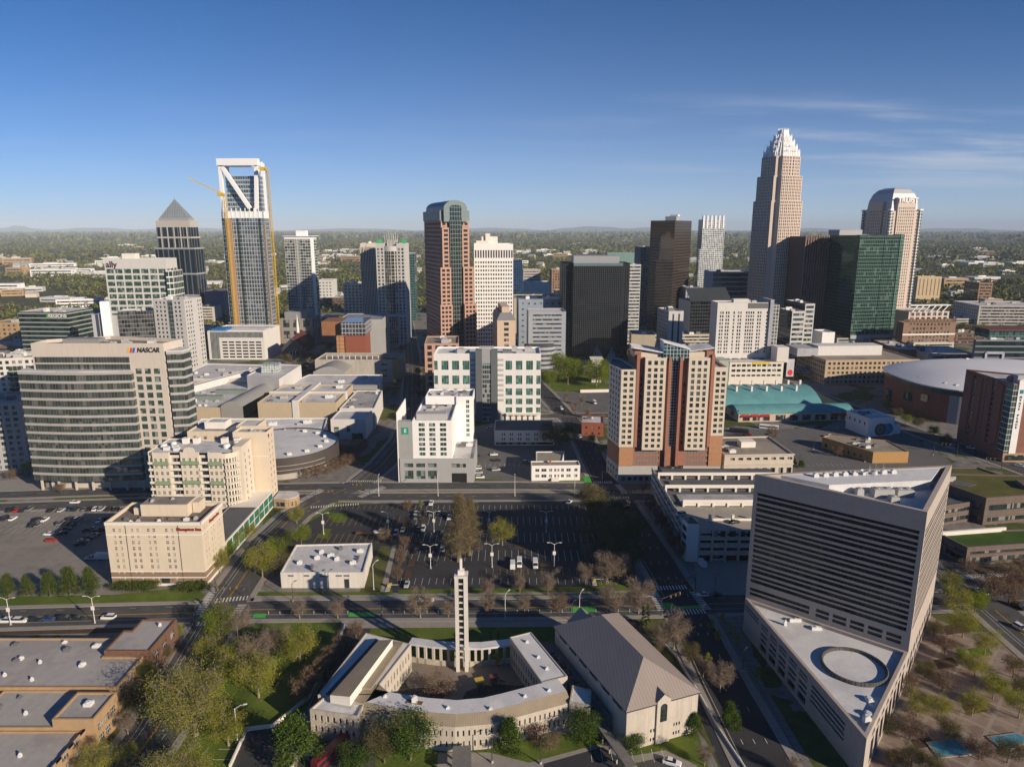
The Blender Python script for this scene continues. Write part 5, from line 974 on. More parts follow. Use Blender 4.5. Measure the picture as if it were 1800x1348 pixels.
 for u in (7.4, 45.2): b.bp('brick_pier', (u, u + 1.5, -.7, .2, 19.5, 68), BRICK)
 # cream bays
 for u0, nm in ((11.3, 'bay_wall'), (33.2, 'bay_wall')):
  st = dict(t='punch', rows=r(19.6, 13) , cols=[(1.4, 3.1), (4.5, 6.3), (7.6, 9.2)], mull=(2, 1), rec=.3)
  st['rows'] = [(19.8 + i * 3.05, 21.5 + i * 3.05) for i in range(7)] + [(19.8 + i * 3.05, 21.9 + i * 3.05) for i in range(7, 13)] + [(60.2, 61.9), (63.2, 65.4)]; st['rows'] = st['rows'][:13] + [(59.6, 61.4), (63.0, 65.2)]
  b.block([(u0, -2.4), (u0 + 10.6, -2.4), (u0 + 10.6, .18), (u0, .18)], 18.4, 66.6, [st, None, None, None], CR, R_TAN, .5, .3, nm, 'bay_roof')
 # caps
 for u0, u1, z0, z1 in ((5.4, 20.6, 71.6, 69.2), (31.6, 46.0, 69.6, 71.6)):
  b.bp('cap_wall', (u0 + .6, u1 - .6, 1.2, 12, 66.4, 69.0), CR); mb = MB(); mb.face([(u0, -.8, z0), (u1, -.8, z1), (u1, 14, z1), (u0, 14, z0)]); mb.face([(u0, -.8, z0 - .4), (u1, -.8, z1 - .4), (u1, -.8, z1), (u0, -.8, z0)]); b.part('cap_roof', mb, R_WHITE)
 for u0 in (6.2, 42.6): b.bp('cap_pier', (u0, u0 + 3.4, .5, 6, 66.4, 69.6), BRICK)
 gm = curtain('glass_head', (.04, .12, .15), (.62, .62, .60), 1.7, 1.9, .18, .18, .05, .4); mb = MB(); pts = [(20.6, -1.0, 65), (33.4, -1.0, 65), (33.4, -1.0, 71.0), (20.6, -1.0, 74.6)]; mb.face(pts); mb.face([(33.4, -1, 65), (33.4, 9, 65), (33.4, 9, 71), (33.4, -1, 71)]); b.part('glass_head', mb, gm)
 mb = MB(); mb.face([(20.6, 9, 65), (20.6, -1, 65), (20.6, -1, 74.6), (20.6, 9, 74.6)]); b.part('head_wall', mb, CREAM_W); mb = MB(); mb.face([(20.2, -1.5, 74.8), (33.8, -1.5, 71.0), (33.8, 9.5, 71.0), (20.2, 9.5, 74.8)]); mb.face([(20.2, -1.5, 74.3), (33.8, -1.5, 70.5), (33.8, -1.5, 71), (20.2, -1.5, 74.8)]); b.part('head_roof', mb, R_WHITE)
 for u, v0 in ((9.5, 21), (31.6, 21)):
  for i in range(13): b.bp('slit_window', (u + .2, u + .9, .1, .19, v0 + i * 3.05, v0 + 1.6 + i * 3.05), W_GLASS)
 b.windows(glass('condo_glass', (.035, .045, .042), .07, .8, light=.3, lightcol=(.16, .19, .16)), FR_D)
brick_tower()
def transit_centre():
 TEAL = mat('metal_teal', (.12, .31, .32), .55, .14, .12, .4, seam=(1.2, 0, .06, .2), pond=.25); loc = (154.5, 464); b = Bld('teal_market_hall', 'long hall under a curved teal metal roof with pale vents, red awnings along its front', loc, R(3), 'hall'); Ln = 82
 mb = MB(); n = 14
 def vault(x0, x1, y0, y1, z0, zh, m=0, steps=14):
  pr = [(y0 + (y1 - y0) * i / steps, z0 + zh * sin(pi * i / steps) ** .8) for i in range(steps + 1)]; g = MB()
  for (ya, za), (yb, zb) in zip(pr, pr[1:]): g.face([(x0, ya, za), (x1, ya, za), (x1, yb, zb), (x0, yb, zb)])
  g.face([(x0, y, z) for y, z in pr][::1]); g.face([(x1, y, z) for y, z in pr][::-1]); return g
 b.part('lower_roof', vault(0, Ln, -1, 18, 6.0, 4.0), TEAL, True); b.part('main_roof', vault(-6, Ln - 16, 12, 62, 8.0, 9.0), TEAL, True); 
 w = MB(); b.facade(w, (1, 0), (Ln - 1, 0), 0, 6, dict(t='punch', rows=[(.6, 4.6)], cols=[(3, 8), (10, 15), (17, 22), (26, 33), (36, 42), (45, 51), (54, 62), (65, 70), (72, 77)], mull=(4, 3), rec=.6)); b.facade(w, (Ln - 1, 0), (Ln - 1, 60), 0, 8, None); b.facade(w, (1, 60), (1, 0), 0, 8, None); b.part('wall', w, mat('wall_peach', (.52, .42, .34), .9, .06, .3)); 
 for u in (3, 10, 17, 66, 72): mb = MB(); mb.face([(u - .4, -1.4, 3.8), (u + 5.4, -1.4, 3.8), (u + 5.4, -.05, 5.2), (u - .4, -.05, 5.2)]); b.part('awning', mb, mat('awning_red', (.34, .025, .02), .8, .1))
 for i in range(7):
  x = 2 + i * 9; pr = [(34 + k * 3.0, 8.35 + 9.0 * sin(pi * (34 + k * 3.0 - 12) / 50) ** .8) for k in range(7)]; g = MB()
  for (ya, za), (yb, zb) in zip(pr, pr[1:]): g.face([(x, ya, za), (x + 3.6, ya, za), (x + 3.6, yb, zb), (x, yb, zb)])
  b.part('roof_vent_strip', g, mat('vent_pale', (.46, .42, .36), .8))
  b.bp('vent_stack', (x + 6, x + 7.4, 42, 43.2, 15, 19.6), CREAM_W)
 for i in range(5): b.bp('vent_stack', (8 + i * 11, 9.3 + i * 11, 26, 27, 15, 19), CREAM_W)
 b.windows(W_GLASS, FR_D)
 p = g2(1395, 668); b = Bld('station_canopy', 'blue-grey curved glass canopy roof over the tram station behind the teal hall', p, R(4), 'canopy'); pr = [(y, 7 + 3 * sin(pi * y / 18)) for y in [i * 1.5 for i in range(13)]]; g = MB()
 for (ya, za), (yb, zb) in zip(pr, pr[1:]): g.face([(0, ya, za), (52, ya, za), (52, yb, zb), (0, yb, zb)])
 b.part('roof', g, curtain('canopy_glass', (.10, .14, .22), (.30, .33, .40), 4, 3, .4, .3, .15, .2)); 
 for i in range(7): mb = MB(); mb.tube((1 + i * 8.2, 2, 0), (1 + i * 8.2, 2, 7.6), .3); b.part('column', mb, FR_G)
transit_centre()
def arena():
 loc = (289, 459); b = Bld('arena', 'huge arena with white domed roof, banded red brick walls and a grey curved front', loc, 0, 'arena')
 cx, cy, rx, ry = 70, 43, 76, 58; N_ = 56
 S = lambda t, k=1.0: (cx + k * rx * (abs(cos(t)) ** .72) * (1 if cos(t) >= 0 else -1), cy + k * ry * (abs(sin(t)) ** .72) * (1 if sin(t) >= 0 else -1))
 g = MB(); ks = [1.0, .93, .8, .62, .4, .18]; hz_ = [24, 25.6, 28.4, 30.8, 32.4, 33]
 for i in range(N_):
  t0, t1 = 2 * pi * i / N_, 2 * pi * (i + 1) / N_
  for (k0, z0), (k1, z1) in zip(zip(ks, hz_), zip(ks[1:], hz_[1:])): g.face([(*S(t0, k0), z0), (*S(t1, k0), z0), (*S(t1, k1), z1), (*S(t0, k1), z1)])
 g.face([(*S(2 * pi * i / N_, ks[-1]), 33) for i in range(N_)]); b.part('roof', g, mat('dome_white', (.72, .72, .73), .7, .05, .05, .3, seam=(9, 0, .1, .12)), True)
 m = MB()
 for i in range(N_): t0, t1 = 2 * pi * i / N_, 2 * pi * (i + 1) / N_; m.face([(*S(t0, 1.0), 23.2), (*S(t1, 1.0), 23.2), (*S(t1, 1.0), 24.01), (*S(t0, 1.0), 24.01)])
 b.part('roof_rim', m, CREAM_W); AB = mat('arena_brick', (.24, .105, .07), .9, .14, .5, .15, seam=(0.001 + 9, 1.6, .25, .4)); w, gl, gy = MB(), MB(), MB()
 for i in range(N_):
  t0, t1 = 2 * pi * i / N_, 2 * pi * (i + 1) / N_; p, q = S(t0, .97), S(t1, .97); tm = (t0 + t1) / 2; south = 1.22 * pi < tm < 1.62 * pi
  gl.face([(*p, 19.4), (*q, 19.4), (*q, 23.2), (*p, 23.2)]); (gy if south else w).face([(*p, 0), (*q, 0), (*q, 19.4), (*p, 19.4)])
 b.part('wall', w, AB); b.part('clerestory', gl, mat('clerestory_dark', (.05, .06, .07), .3, .1)); b.part('curved_wall', gy, mat('arena_metal', (.27, .28, .31), .55, .06, .3, .4, seam=(0.0 + 30, 1.3, .1, .3)))
 for k, (t, z0, z1) in enumerate(((1.02 * pi, 9, 15), (.94 * pi, 3, 11), (1.1 * pi, 12, 17))):
  mb = MB(); p, q = S(t, .985), S(t + .1, .985); mb.face([(*p, z0), (*q, z0), (*q, z1), (*p, z1)]); b.part('window', mb, W_GREEN)
 mb = MB(); p, q = S(1.35 * pi, .985), S(1.375 * pi, .985); mb.face([(*p, 8), (*q, 8), (*q, 18), (*p, 18)]); b.part('banner', mb, CREAM_W)
 for x, y in ((2, 30), (4, 22), (8, 10), (12, 4), (60, 70), (84, 20)): b.unit(x, y, 24.6 if x < 15 else 30.6, 2.6, 2, 1.8, MATS['unit_white'])
 loc = (279.2, 379.7); b = Bld('corner_hotel', 'brown brick hotel with a glass corner and a white panel of vertical lettering', loc, 0, 'hotel'); H = 45.5
 HB = mat('brick_umber', (.24, .12, .09), .9, .15, .6, .15, seam=(6, 3.2, .12, .35))
 st = dict(t='punch', bay=5.6, ww=2.0, fh=3.2, wh=2.0, b=6, mull=(2, 1), rec=.4)
 b.block([(0, 0), (30, 0), (30, 22), (0, 42)], 0, H, [dict(st, m=9.5), None, None, st], HB, R_LGREY, 1.0, .5)
 g = MB(); g.box(-.3, 2.6, -.3, 5.2, 5.5, H - .6); b.part('glass_corner', g, curtain('glass_corner_h', (.05, .085, .08), (.42, .44, .42), 1.4, 3.2, .12, .55, .06, .3)); b.bp('white_panel', (2.6, 6.4, -.55, .0, 5.2, H + 1.8), MATS['stucco_bright'])
 b.bp('base', (-.15, 30.1, -.2, .0, 0, 5.4), BRICK_T); b.bp('shopfront', (1, 29, -.3, -.2, 1, 4.2), W_GLASS)
 for i in range(4): mb = MB(); y = 7.4 + i * 9; mb.box(-.5, 0, y, y + 4.4, 8, H - 2); b.part('brick_bay', mb, HB); 
 k = mat('sign_grey', (.12, .13, .15), .6, .05)
 for i, ch in enumerate('HYATT PLACE'):
  if ch != ' ': b.text(ch, 4.5, -.7, H - 7.4 - i * 1.75, 1.7, k)
 b.bp('sign_mark', (3.5, 5.5, -.68, -.56, H - 5.4, H - 3.2), mat('sign_teal', (.03, .22, .25), .6)); b.units(4, 24, 4, 18, H - 1, 9, 4, 1.5); b.bp('plant_room', (6, 13, 6, 12, H - 1, H + 3.6), GREYP); b.windows(W_GLASS, FR_G)
arena()
def green_roofs():
 B2 = mat('block_umber', (.165, .125, .105), .85, .12, .4, .2, seam=(3, 1.4, .25, .3)); GRF = mat('roof_sedum', (.10, .105, .03), .95, .25, .12, .1, alt=(.145, .14, .045))
 st = dict(t='band', rows=[(1.4, 3.4), (6.6, 9.4)], m=2, rec=.5, mull=(6, 1), wn='window_band')
 loc = (211, 292.8); b = Bld('sedum_roof_block', 'dark brown banded civic block with a wide sedum green roof and sunken court', loc, 0, 'civic building')
 P = L(loc, [(211, 292.8), (252, 300), (256, 322), (214, 325), (203, 313)]); b.block(P, 0, 13, [st, None, None, None, st], B2, GRF, .6, .8)
 mb = MB(); mb.prism(L(loc, [(203.5, 313.5), (213, 308), (218.5, 311), (210, 318)]), 12.42, 12.6); b.part('roof_court', mb, R_DARK); mb = MB(); mb.prism(L(loc, [(236, 304), (247, 306), (248, 313), (238, 313)]), 12.42, 14.2); b.part('plant_room', mb, B2)
 for i in range(3): mb = MB(); x, y = L(loc, [(204 + i * 1.4, 314.3 + i * 1.2)])[0]; mb.box(x, x + 5.4, y, y + .5, 12.6, 14.2); b.part('roof_screen', mb, CONC)
 b.windows(W_GLASS)
 loc = (203, 325.4); b = Bld('rear_sedum_block', 'long brown civic block with a strip of green roof, behind the wider sedum-roofed block', loc, 0, 'civic building'); b.block(L(loc, [(203, 325.6), (240, 325.6), (236, 337), (205, 337)]), 0, 12, [st, None, None, None], B2, GRF, .6, .8); b.windows(W_GLASS)
 loc = (178.8, 254.2); b = Bld('low_sedum_block', 'low dark brown civic building with green lawn roof edged in white, by side street', loc, 0, 'civic building')
 b.block(L(loc, [(178.8, 254.2), (214, 259), (218, 272), (205, 271), (175.6, 266.5)]), 0, 7.8, [dict(t='band', rows=[(1.2, 3.2), (4.6, 5.8)], m=1.5, rec=.5, mull=(8, 1), wn='window_band')] * 5, B2, mat('roof_lawn', (.055, .10, .02), .95, .3, .2, .1), .5, .8); mb = MB(); mb.prism(L(loc, [(175.8, 265.6), (205, 270.2), (205, 271.2), (175.6, 266.7)]), 7.3, 9.0); b.part('parapet_wall', mb, CREAM_W); b.windows(W_GLASS)
 fp = B2
 p = (178, 285); b = Bld('dark_link_block', 'dark shaded brown civic block filling the gap beside the purple-grey triangular tower', p, 0, 'civic building'); b.block([(4, 4), (30, 12), (26, 26), (4, 36)], 0, 9.5, [dict(t='band', rows=[(1.4, 3.4), (5.6, 7.4)], m=1.5, rec=.5, mull=(6, 1), wn='window_band')] * 4, B2, R_DARK, .5, .6); b.windows(W_GLASS)
green_roofs()
def convention_centre():
 loc = (-230, 410); b = Bld('convention_centre', 'sprawling convention centre of white and beige flat roofs, curved vaults and plain walls', loc, 0, 'convention centre'); BE = mat('wall_beige', (.47, .39, .27), .9, .06, .2, .2, streak=.1); WW = mat('wall_white_conv', (.62, .60, .57), .9, .06, .2, .2, streak=.1)
 def blk(pts, z, wl=BE, rf=R_LGREY, par=.8, nm='wall'): b.block(L(loc, pts), 0, z, None, wl, rf, par, .6, nm + '_block', nm + '_roof')
 blk([(-192, 392), (-112, 400), (-118, 432), (-198, 430)], 12, WW, R_WHITE, .8, 'front')
 for x0, x1, y0, y1 in ((-168, -145, 448, 474), (-141, -116, 448, 474), (-168, -145, 478, 502), (-141, -117, 478, 502)): blk([(x0, y0), (x1, y0), (x1, y1), (x0, y1)], 18, BE, R_LGREY, .8, 'hall')
 mb = MB(); mb.box(-145 - loc[0], -141 - loc[0], 447.4 - loc[1], 504 - loc[1], 0, 19.4); mb2 = MB(); mb2.box(-169 - loc[0], -145.05 - loc[0], 474.05 - loc[1], 477.95 - loc[1], 0, 19.2); mb2.box(-140.95 - loc[0], -115.5 - loc[0], 474.05 - loc[1], 477.95 - loc[1], 0, 19.2); b.part('cross_roof', mb, WW); b.part('cross_arm', mb2, WW)
 blk([(-262, 446), (-190, 446), (-186, 520), (-262, 530)], 15, BE, R_LGREY, .8, 'west'); blk([(-262, 531), (-183, 521), (-178, 580), (-262, 590)], 17, WW, R_LGREY, .9, 'north_west')
 blk([(-196, 506), (-168, 493), (-168, 547), (-196, 552)], 24, WW, R_LGREY, .8, 'tall'); blk([(-243, 470), (-238, 470), (-205, 560), (-210, 560)], 19, WW, R_GREY, .3, 'spine')
 blk([(-114, 424), (-92, 424), (-92, 446), (-114, 446)], 13, WW, R_LGREY, .7, 'east'); blk([(-114, 448), (-91, 448), (-95, 500), (-114, 500)], 14, WW, R_GREY, .7, 'east_rear'); blk([(-176, 507), (-98, 505), (-106, 560), (-166, 560)], 13.5, WW, R_LGREY, .7, 'rear')
 def vault(p0, p1, wid, z, h, nm):
  p0, p1 = Vector(L(loc, [p0])[0]), Vector(L(loc, [p1])[0]); d = (p1 - p0).normalized(); n = Vector((-d.y, d.x)); g = MB(); S = 10; pr = [(wid * (i / S - .5), z + h * sin(pi * i / S)) for i in range(S + 1)]
  for (a, za), (c, zc) in zip(pr, pr[1:]): g.face([(*(p0 + n * a), za), (*(p0 + n * c), zc), (*(p1 + n * c), zc), (*(p1 + n * a), za)][::-1])
  for p in (p0, p1): g.face([(*(p + n * a), za) for a, za in pr] + [(*(p + n * (wid / 2)), 0), (*(p - n * (wid / 2)), 0)])
  b.part(nm, g, mat('vault_metal', (.30, .295, .28), .5, .06, .2, .4, seam=(1.4, 0, .08, .2)))
 vault((-184, 445), (-180, 505), 15, 16, 3.4, 'vault_roof'); vault((-150, 562), (-150, 615), 26, 15, 4.5, 'vault_roof'); vault((-163, 508.5), (-100, 508), 9, 13.5, 3, 'vault_roof')
 c = L(loc, [(-183, 522)])[0]; b.bp('glass_lantern', (c[0] - 6, c[0] + 6, c[1] - 5, c[1] + 5, 23.3, 30), curtain('lantern', (.28, .34, .32), (.7, .7, .68), 2, 2, .3, .3, .1, .1)); 
 for i, (x, y, z) in enumerate([(-235, 455, 14.3), (-220, 462, 14.3), (-215, 480, 14.3), (-230, 500, 14.3), (-240, 470, 14.3), (-150, 415, 11.3), (-170, 410, 11.3), (-130, 420, 11.3), (-157, 460, 17.3), (-127, 462, 17.3), (-156, 490, 17.3), (-127, 492, 17.3), (-225, 550, 16.2), (-210, 560, 16.2), (-240, 560, 16.2), (-135, 530, 12.9), (-120, 545, 12.9)]): b.unit(x - loc[0], y - loc[1], z, 4.5, 3, 2.0, MATS['unit_white' if i % 2 else 'unit'])
 for (a0, a1, c0, c1, z_, n_) in ((-258, -192, 449, 515, 14.2, 12), (-258, -186, 534, 575, 16.1, 9), (-190, -118, 396, 428, 11.2, 12), (-112, -94, 450, 496, 13.3, 6), (-165, -118, 450, 472, 17.2, 5)): b.units(a0 - loc[0], a1 - loc[0], c0 - loc[1], c1 - loc[1], z_, n_, n_, .8)
 for i in range(6): mb = MB(); x, y = L(loc, [(-225 + i * 4, 452)])[0]; mb.box(x, x + 1.4, y, y + 1.2, 14.2, 15.6); b.part('roof_vent', mb, MATS['unit_white'])
 for k, (x, y) in enumerate(((-222, 468), (-212, 486))): mb = MB(); x, y = L(loc, [(x, y)])[0]; mb.box(x, x + 22, y, y + 4, 14.2, 17.4); b.part('monitor', mb, mat('monitor_green', (.20, .24, .22), .6))
 for u0, u1, z0, z1 in ((118, 121, 1, 8), (126, 128, 5, 9), (129, 136, 0, 4)): mb = MB(); mb.box(u0, u1, 13.85, 14, max(z0, .05), z1); b.part('dark_panel', mb, W_GREEN)
 b.windows(W_GLASS)
 loc = (-128, 377); b = Bld('drum_ballroom', 'low round ballroom with pale flat roof and a dark bronze drum wall above white columns', loc, 0, 'hall'); r = 30
 mb = MB(); mb.revolve([(r, 4.4), (r, 12.6), (r - .8, 12.6), (r - .8, 12.0)], 64); b.part('drum_wall', mb, mat('bronze_panel', (.068, .058, .052), .5, .08, .2, .4, seam=(3.5, 2.7, .05, .3)), True); mb = MB(); mb.revolve([(r - .8, 12.0), (0, 12.4)], 64); b.part('roof', mb, SLABW)
 for z in (8.4, 6.0): mb = MB(); mb.revolve([(r + .02, z), (r + .02, z + .12)], 64, a0=-1.9, a1=-.5); b.part('trim', mb, CREAM_W)
 mb = MB(); mb.revolve([(r - 3, 0), (r - 3, 4.4)], 48); b.part('base', mb, mat('drum_base', (.40, .37, .33), .9, .1)); mb = MB(); mb.revolve([(r, 4.38), (r - 3, 4.38)], 48); b.part('soffit', mb, FR_D)
 for i in range(9):
  t = -2.0 + i * .42; mb = MB(); x, y = (r - 7) * cos(t), (r - 7) * sin(t); mb.box(x - .8, x + .8, y - .8, y + .8, 12.1, 13.6); mb.box(x + .8, x + 1.6, y - .2, y + .2, 12.1, 13.0); b.part('roof_vent', mb, MATS['unit_white'])
 loc, a, w, h, d = place(553, 690, 632, 672, ang=-1, depth=34); b = Bld('mural_garage', 'weathered white garage with louvred walls and a yellow wall painting on its corner', loc, a, 'garage')
 b.block([(0, 0), (w, 0), (w + 5, 6), (w + 5, d), (0, d)], 0, h, [dict(t='punch', rows=[(5, 6.6), (10, 11.6), (15, 16.6)], cols=[(w - 10, w - 5)], mull=(3, 1)), None, None, None, None], mat('concrete_weathered', (.46, .43, .37), .95, .12, .2, .15, streak=.5, seam=(50, 2.6, .14, .3)), R_TAN, 1.2, .6)
 mb = MB(); e = Vector((5, 6)); mb.face([(w + .05, -.05, 4), (w + 5.05, 5.95, 4), (w + 5.05, 5.95, h), (w + .05, -.05, h)]); b.part('mural', mb, mat('mural_yellow', (.62, .42, .10), .85, .2, .25, alt=(.70, .52, .22)))
 for i in range(10): mb = MB(); x = 8 + i * 5; mb.box(x, x + .5, 8, 8.5, h - 1.2, h + 2.0); b.part('roof_post', mb, CREAM_W)
 mb = MB(); mb.box(8, 54, 8.05, 8.45, h + 2.0, h + 2.5, bottom=True); b.part('roof_beam', mb, CREAM_W); mb = MB(); mb.prism([(w - 13, 2), (w - 1, 2), (w + 3.6, 7), (w - 10, 12)], h - 1.19, h + .4); b.part('pergola', mb, mat('pergola_rust', (.19, .11, .075), .9, .2, .5, seam=(2, 0, .5, .5))); b.windows(W_GLASS)
convention_centre()
# ================================================================ THE SKYLINE
NB = dict(mull=(1, 1))
def pn(bay, ww, fh, wh, **k): return dict(dict(t='punch', bay=bay, ww=ww, fh=fh, wh=wh, mull=(1, 1), rec=.4), **k)
def bd(fh, wh, **k): return dict(dict(t='band', fh=fh, wh=wh, mull=(1, 1), rec=.4, wn='window_band'), **k)
def ct(m, **k): return dict(dict(t='curtain', mat=m), **k)
def skyline():
 GD = curtain('glass_dark_band', (.025, .05, .045), (.30, .33, .31), 3, 4.1, .0, 1.1, .05, .35)
 b = tower('green_glass_office', 'low broad office of dark green glass with pale floor bands and green bank sign', 31, 118, 548, ct(GD), ct(GD), wall=GREYP, roof=R_LGREY, Y=640, ang=-4, pxb=163, cat='office building')
 b.text('REGIONS', b.w * .80, -.4, b.h - 3.6, 4.2, CREAM_W); mb = MB(); mb.face([(b.w * .56, -.35, b.h - 5.2), (b.w * .64, -.35, b.h - 5.2), (b.w * .60, -.35, b.h - 1.6)]); b.part('sign_mark', mb, mat('sign_lime', (.10, .42, .05), .6))
 WP = mat('precast_pale', (.56, .555, .52), .85, .05, .2, .25)
 b = tower('white_grid_office', 'white gridded office with green-tinted windows and a plain white crown bearing dark lettering', 182, 291, 455, pn(9, 7.6, 6.2, 4.4, top=10, m=.6, mull=(2, 1), wm=W_GREEN), pn(9, 7.6, 6.2, 4.4, top=10, m=.6, mull=(2, 1), wm=W_GREEN), wall=WP, roof=R_LGREY, Y=720, ang=2, pxb=310, units=0)
 b.text('ally', b.w * .115, -.4, b.h - 6.0, 8.5, mat('sign_plum', (.06, .02, .06), .6)); b.bp('penthouse', (b.w * .25, b.w * .46, 6, 16, b.h - 1.2, b.h + 5), CREAM_W); mb = MB(); mb.prism([(b.w + .02, -3), (b.w + 5, 2), (b.w + 5, b.d), (b.w + .02, b.d)], 0, b.h - 12); b.part('glass_corner', mb, curtain('glass_corner_a', (.05, .085, .075), (.55, .56, .54), 4, 6.2, .5, 1.4, .06, .3))
 # pyramid tower
 DG = curtain('glass_pyramid_tower', (.018, .032, .045), (.11, .125, .14), 7.5, 60, 1.6, .0, .06, .4, .4); SG = mat('stone_greyblue', (.32, .33, .34), .8, .08, .2, .3); LS = mat('stone_tan_light', (.46, .43, .385), .85, .06)
 loc, a, w, h, d = place(273, 333, 388, Y=1000, ang=-3, pxb=347); zs = hz(1000, 437); b = Bld('pyramid_tower', 'dark glass tower with pale stone ribs under a stepped grey glass pyramid roof', loc, a, 'office tower')
 b.block(rect(-3, w + 4, -3, d + 3), 0, zs, ct(DG), SG, R_GREY, .5); b.block(rect(0, w, 0, d), zs, h, dict(ct(DG), top=9), LS, R_GREY, .5, name='crown_wall', rname='crown_roof')
 for z in (zs - 66, zs - 36, zs - 1, zs + 14): lo = z < zs; mb = MB(); mb.box(-3.4 if lo else -.3, w + 4.4 if lo else w + .3, -3.4 if lo else -.3, d + 3.4, z, z + 2.2, bottom=True); b.part('band', mb, SG if lo else LS)
 for i in range(5): mb = MB(); u = w * (.12 + .19 * i); mb.box(u, u + 1.6, -.5, -.05, zs + 1, h - 9); b.part('rib', mb, LS)
 mb = MB(); k = 6; mb.box(k * .5, w - k * .5, k * .5, d - k * .5, h - .5, h + 3); b.part('pyramid_base', mb, SG); mb = MB(); c = (w / 2, d / 2, hz(1017, 350)); q = [(3.6, 3.6), (w - 3.6, 3.6), (w - 3.6, d - 3.6), (3.6, d - 3.6)]
 for i in range(4): mb.face([(*q[i], h + 3), (*q[(i + 1) % 4], h + 3), c])
 b.part('pyramid_roof', mb, curtain('pyramid_glass', (.22, .25, .27), (.36, .38, .38), 3.4, 3, .5, .3, .3, .1, .1)); mb = MB(); mb.tube((*c[:2], c[2] - 2), (*c[:2], c[2] + 3), .3); b.part('finial', mb, FR_G)
 # framed tower under construction
 GW = curtain('glass_framed_tower', (.13, .17, .20), (.42, .44, .45), 3.0, 4.4, .55, .7, .07, .5, .35, light=.15, lightcol=(.30, .33, .34)); WS = mat('steel_white', (.82, .83, .83), .6, .03, .2, .3); CY = mat('crane_yellow', (.60, .40, .06), .6, .08); OR = mat('hoist_orange', (.42, .27, .16), .8, .15, .6, seam=(2, 3.4, .4, .4))
 loc, a, w, h, d = place(388, 458, 372, Y=770, ang=-2, pxb=472); H2 = hz(770, 278); hs = h
 b = Bld('framed_glass_tower', 'tall glass tower still being finished, topped by an open white triangular steel frame', loc, a, 'office tower')
 b.block(rect(0, w, 0, d), 0, hs, ct(GW, top=7), WS, R_LGREY, 1.0); P2 = rect(5, w - 2, 7, d - 2); hg = hz(780, 310)
 GU = curtain('glass_upper', (.10, .15, .18), (.36, .40, .43), 2.6, 4.6, .3, 1.5, .06, .4); b.block(P2, hs, hg, ct(GU), WS, R_LGREY, 1.0, name='upper_wall', rname='upper_roof')
 def beam(p, q, t=3.5, nm='frame_beam'): mb = MB(); mb.bar(p, q, t, t, up=(0, 1, 0)); b.part(nm, mb, WS)
 yf = 3.2; beam((2.2, yf, hs), (2.2, yf, H2 - 2)); beam((w - 1.8, yf, H2 - 2.1), (w - 5.4, yf, hs)); beam((0, yf - .1, H2 - 4), (w + .4, yf - .1, H2 - 4), 7.0); beam((4.5, yf - .3, H2 - 9), (w * .72, yf - .3, hs + 3), 3.8); beam((w - 2, d - 3, hs), (w - 2, d - 3, H2 - 4)); beam((2, d - 3, hs), (2, d - 3, H2 - 4)); beam((w - 2, yf, H2 - 5), (w - 2, d - 3, H2 - 5), 5); beam((2, yf, H2 - 5), (2, d - 3, H2 - 5), 5); beam((2, d - 3.1, H2 - 5), (w - 2, d - 3.1, H2 - 5), 5); beam((w - 4, d - 3, H2 - 8), (w * .62, d - 3, hs + 26), 3.4)
 for i in range(9): mb = MB(); u = 2 + i * (w - 4) / 8; mb.box(u - .5, u + .5, -.3, .1, hs - 6.5, hs + 3.5); b.part('parapet_post', mb, WS)
 b.bp('hoist_strip', (5, 11, -1.6, -.05, 12, hs - 8), OR); b.bp('glass_slot', (w * .38, w * .43, -.25, -.04, 0, hs - 7), curtain('slot_dark', (.03, .05, .05), (.1, .12, .12), 2, 4.4, .1, .6)); b.bp('glass_slot', (w * .92, w * .985, -.25, -.04, 0, hs - 7), MATS['slot_dark'])
 b.bp('unglazed_strip', (w + .02, w + .4, 4, 10, 8, hs - 12), mat('core_tan', (.42, .36, .28), .9, .2, .4, seam=(4, 4.4, .9, .5)))
 def crane(px, ytop, nm, lab, tip, ybot=575, Y=764, back=None):
  h1 = hz(Y, ytop); X = (px[0] - 900) / F * (Y * cp + (HC - h1) * sp); Xb = X - px[1]; c = Bld(nm, lab, (Xb, Y), 0, 'crane'); dx = 0; mb = MB(); s = 1.1
  for x in (-s, s):
   for y in (-s, s): mb.tube((x, y, 0), (x + dx, y, h1), .24, n=4)
  n = int(h1 / 3.2)
  for i in range(n):
   z = i * 3.2; k = 1 if i % 2 else -1
   for y in (-s, s): mb.tube((-s * k, y, z), (s * k, y, z + 3.2), .13, n=4, cap=False)
   for x in (-s, s): mb.tube((x, -s * k, z), (x, s * k, z + 3.2), .13, n=4, cap=False)
  c.part('mast', mb, CY); tx = (tip[0] - px[0]) / F * Y * 1.0; tz = hz(Y, tip[1]) - h1; mb = MB()
  A, B_ = Vector((0, 0, h1 + 1)), Vector((tx, -2, h1 + tz)); dd = B_ - A; up = Vector((0, 0, 1.6))
  mb.bar(A, B_, .8, .5); mb.bar(A + up, B_ + up * .3, .45, .45)
  m_ = max(6, int(dd.length / 3))
  for i in range(m_): p, q = A + dd * (i / m_), A + dd * ((i + 1) / m_); mb.bar(p, q + up * (1 - .7 * (i + 1) / m_), .25, .25)
  c.part('jib', mb, CY); mb = MB(); mb.box(-4.5 * (1 if tx < 0 else -1) - 3, -4.5 * (1 if tx < 0 else -1) + 3, -1.6, 1.6, h1, h1 + 3.4); c.part('counterweight', mb, CY); mb = MB(); mb.box(-1.4, 1.4, -2.6, -1.2, h1 - .5, h1 + 2.2); c.part('cab', mb, CY)
  return c
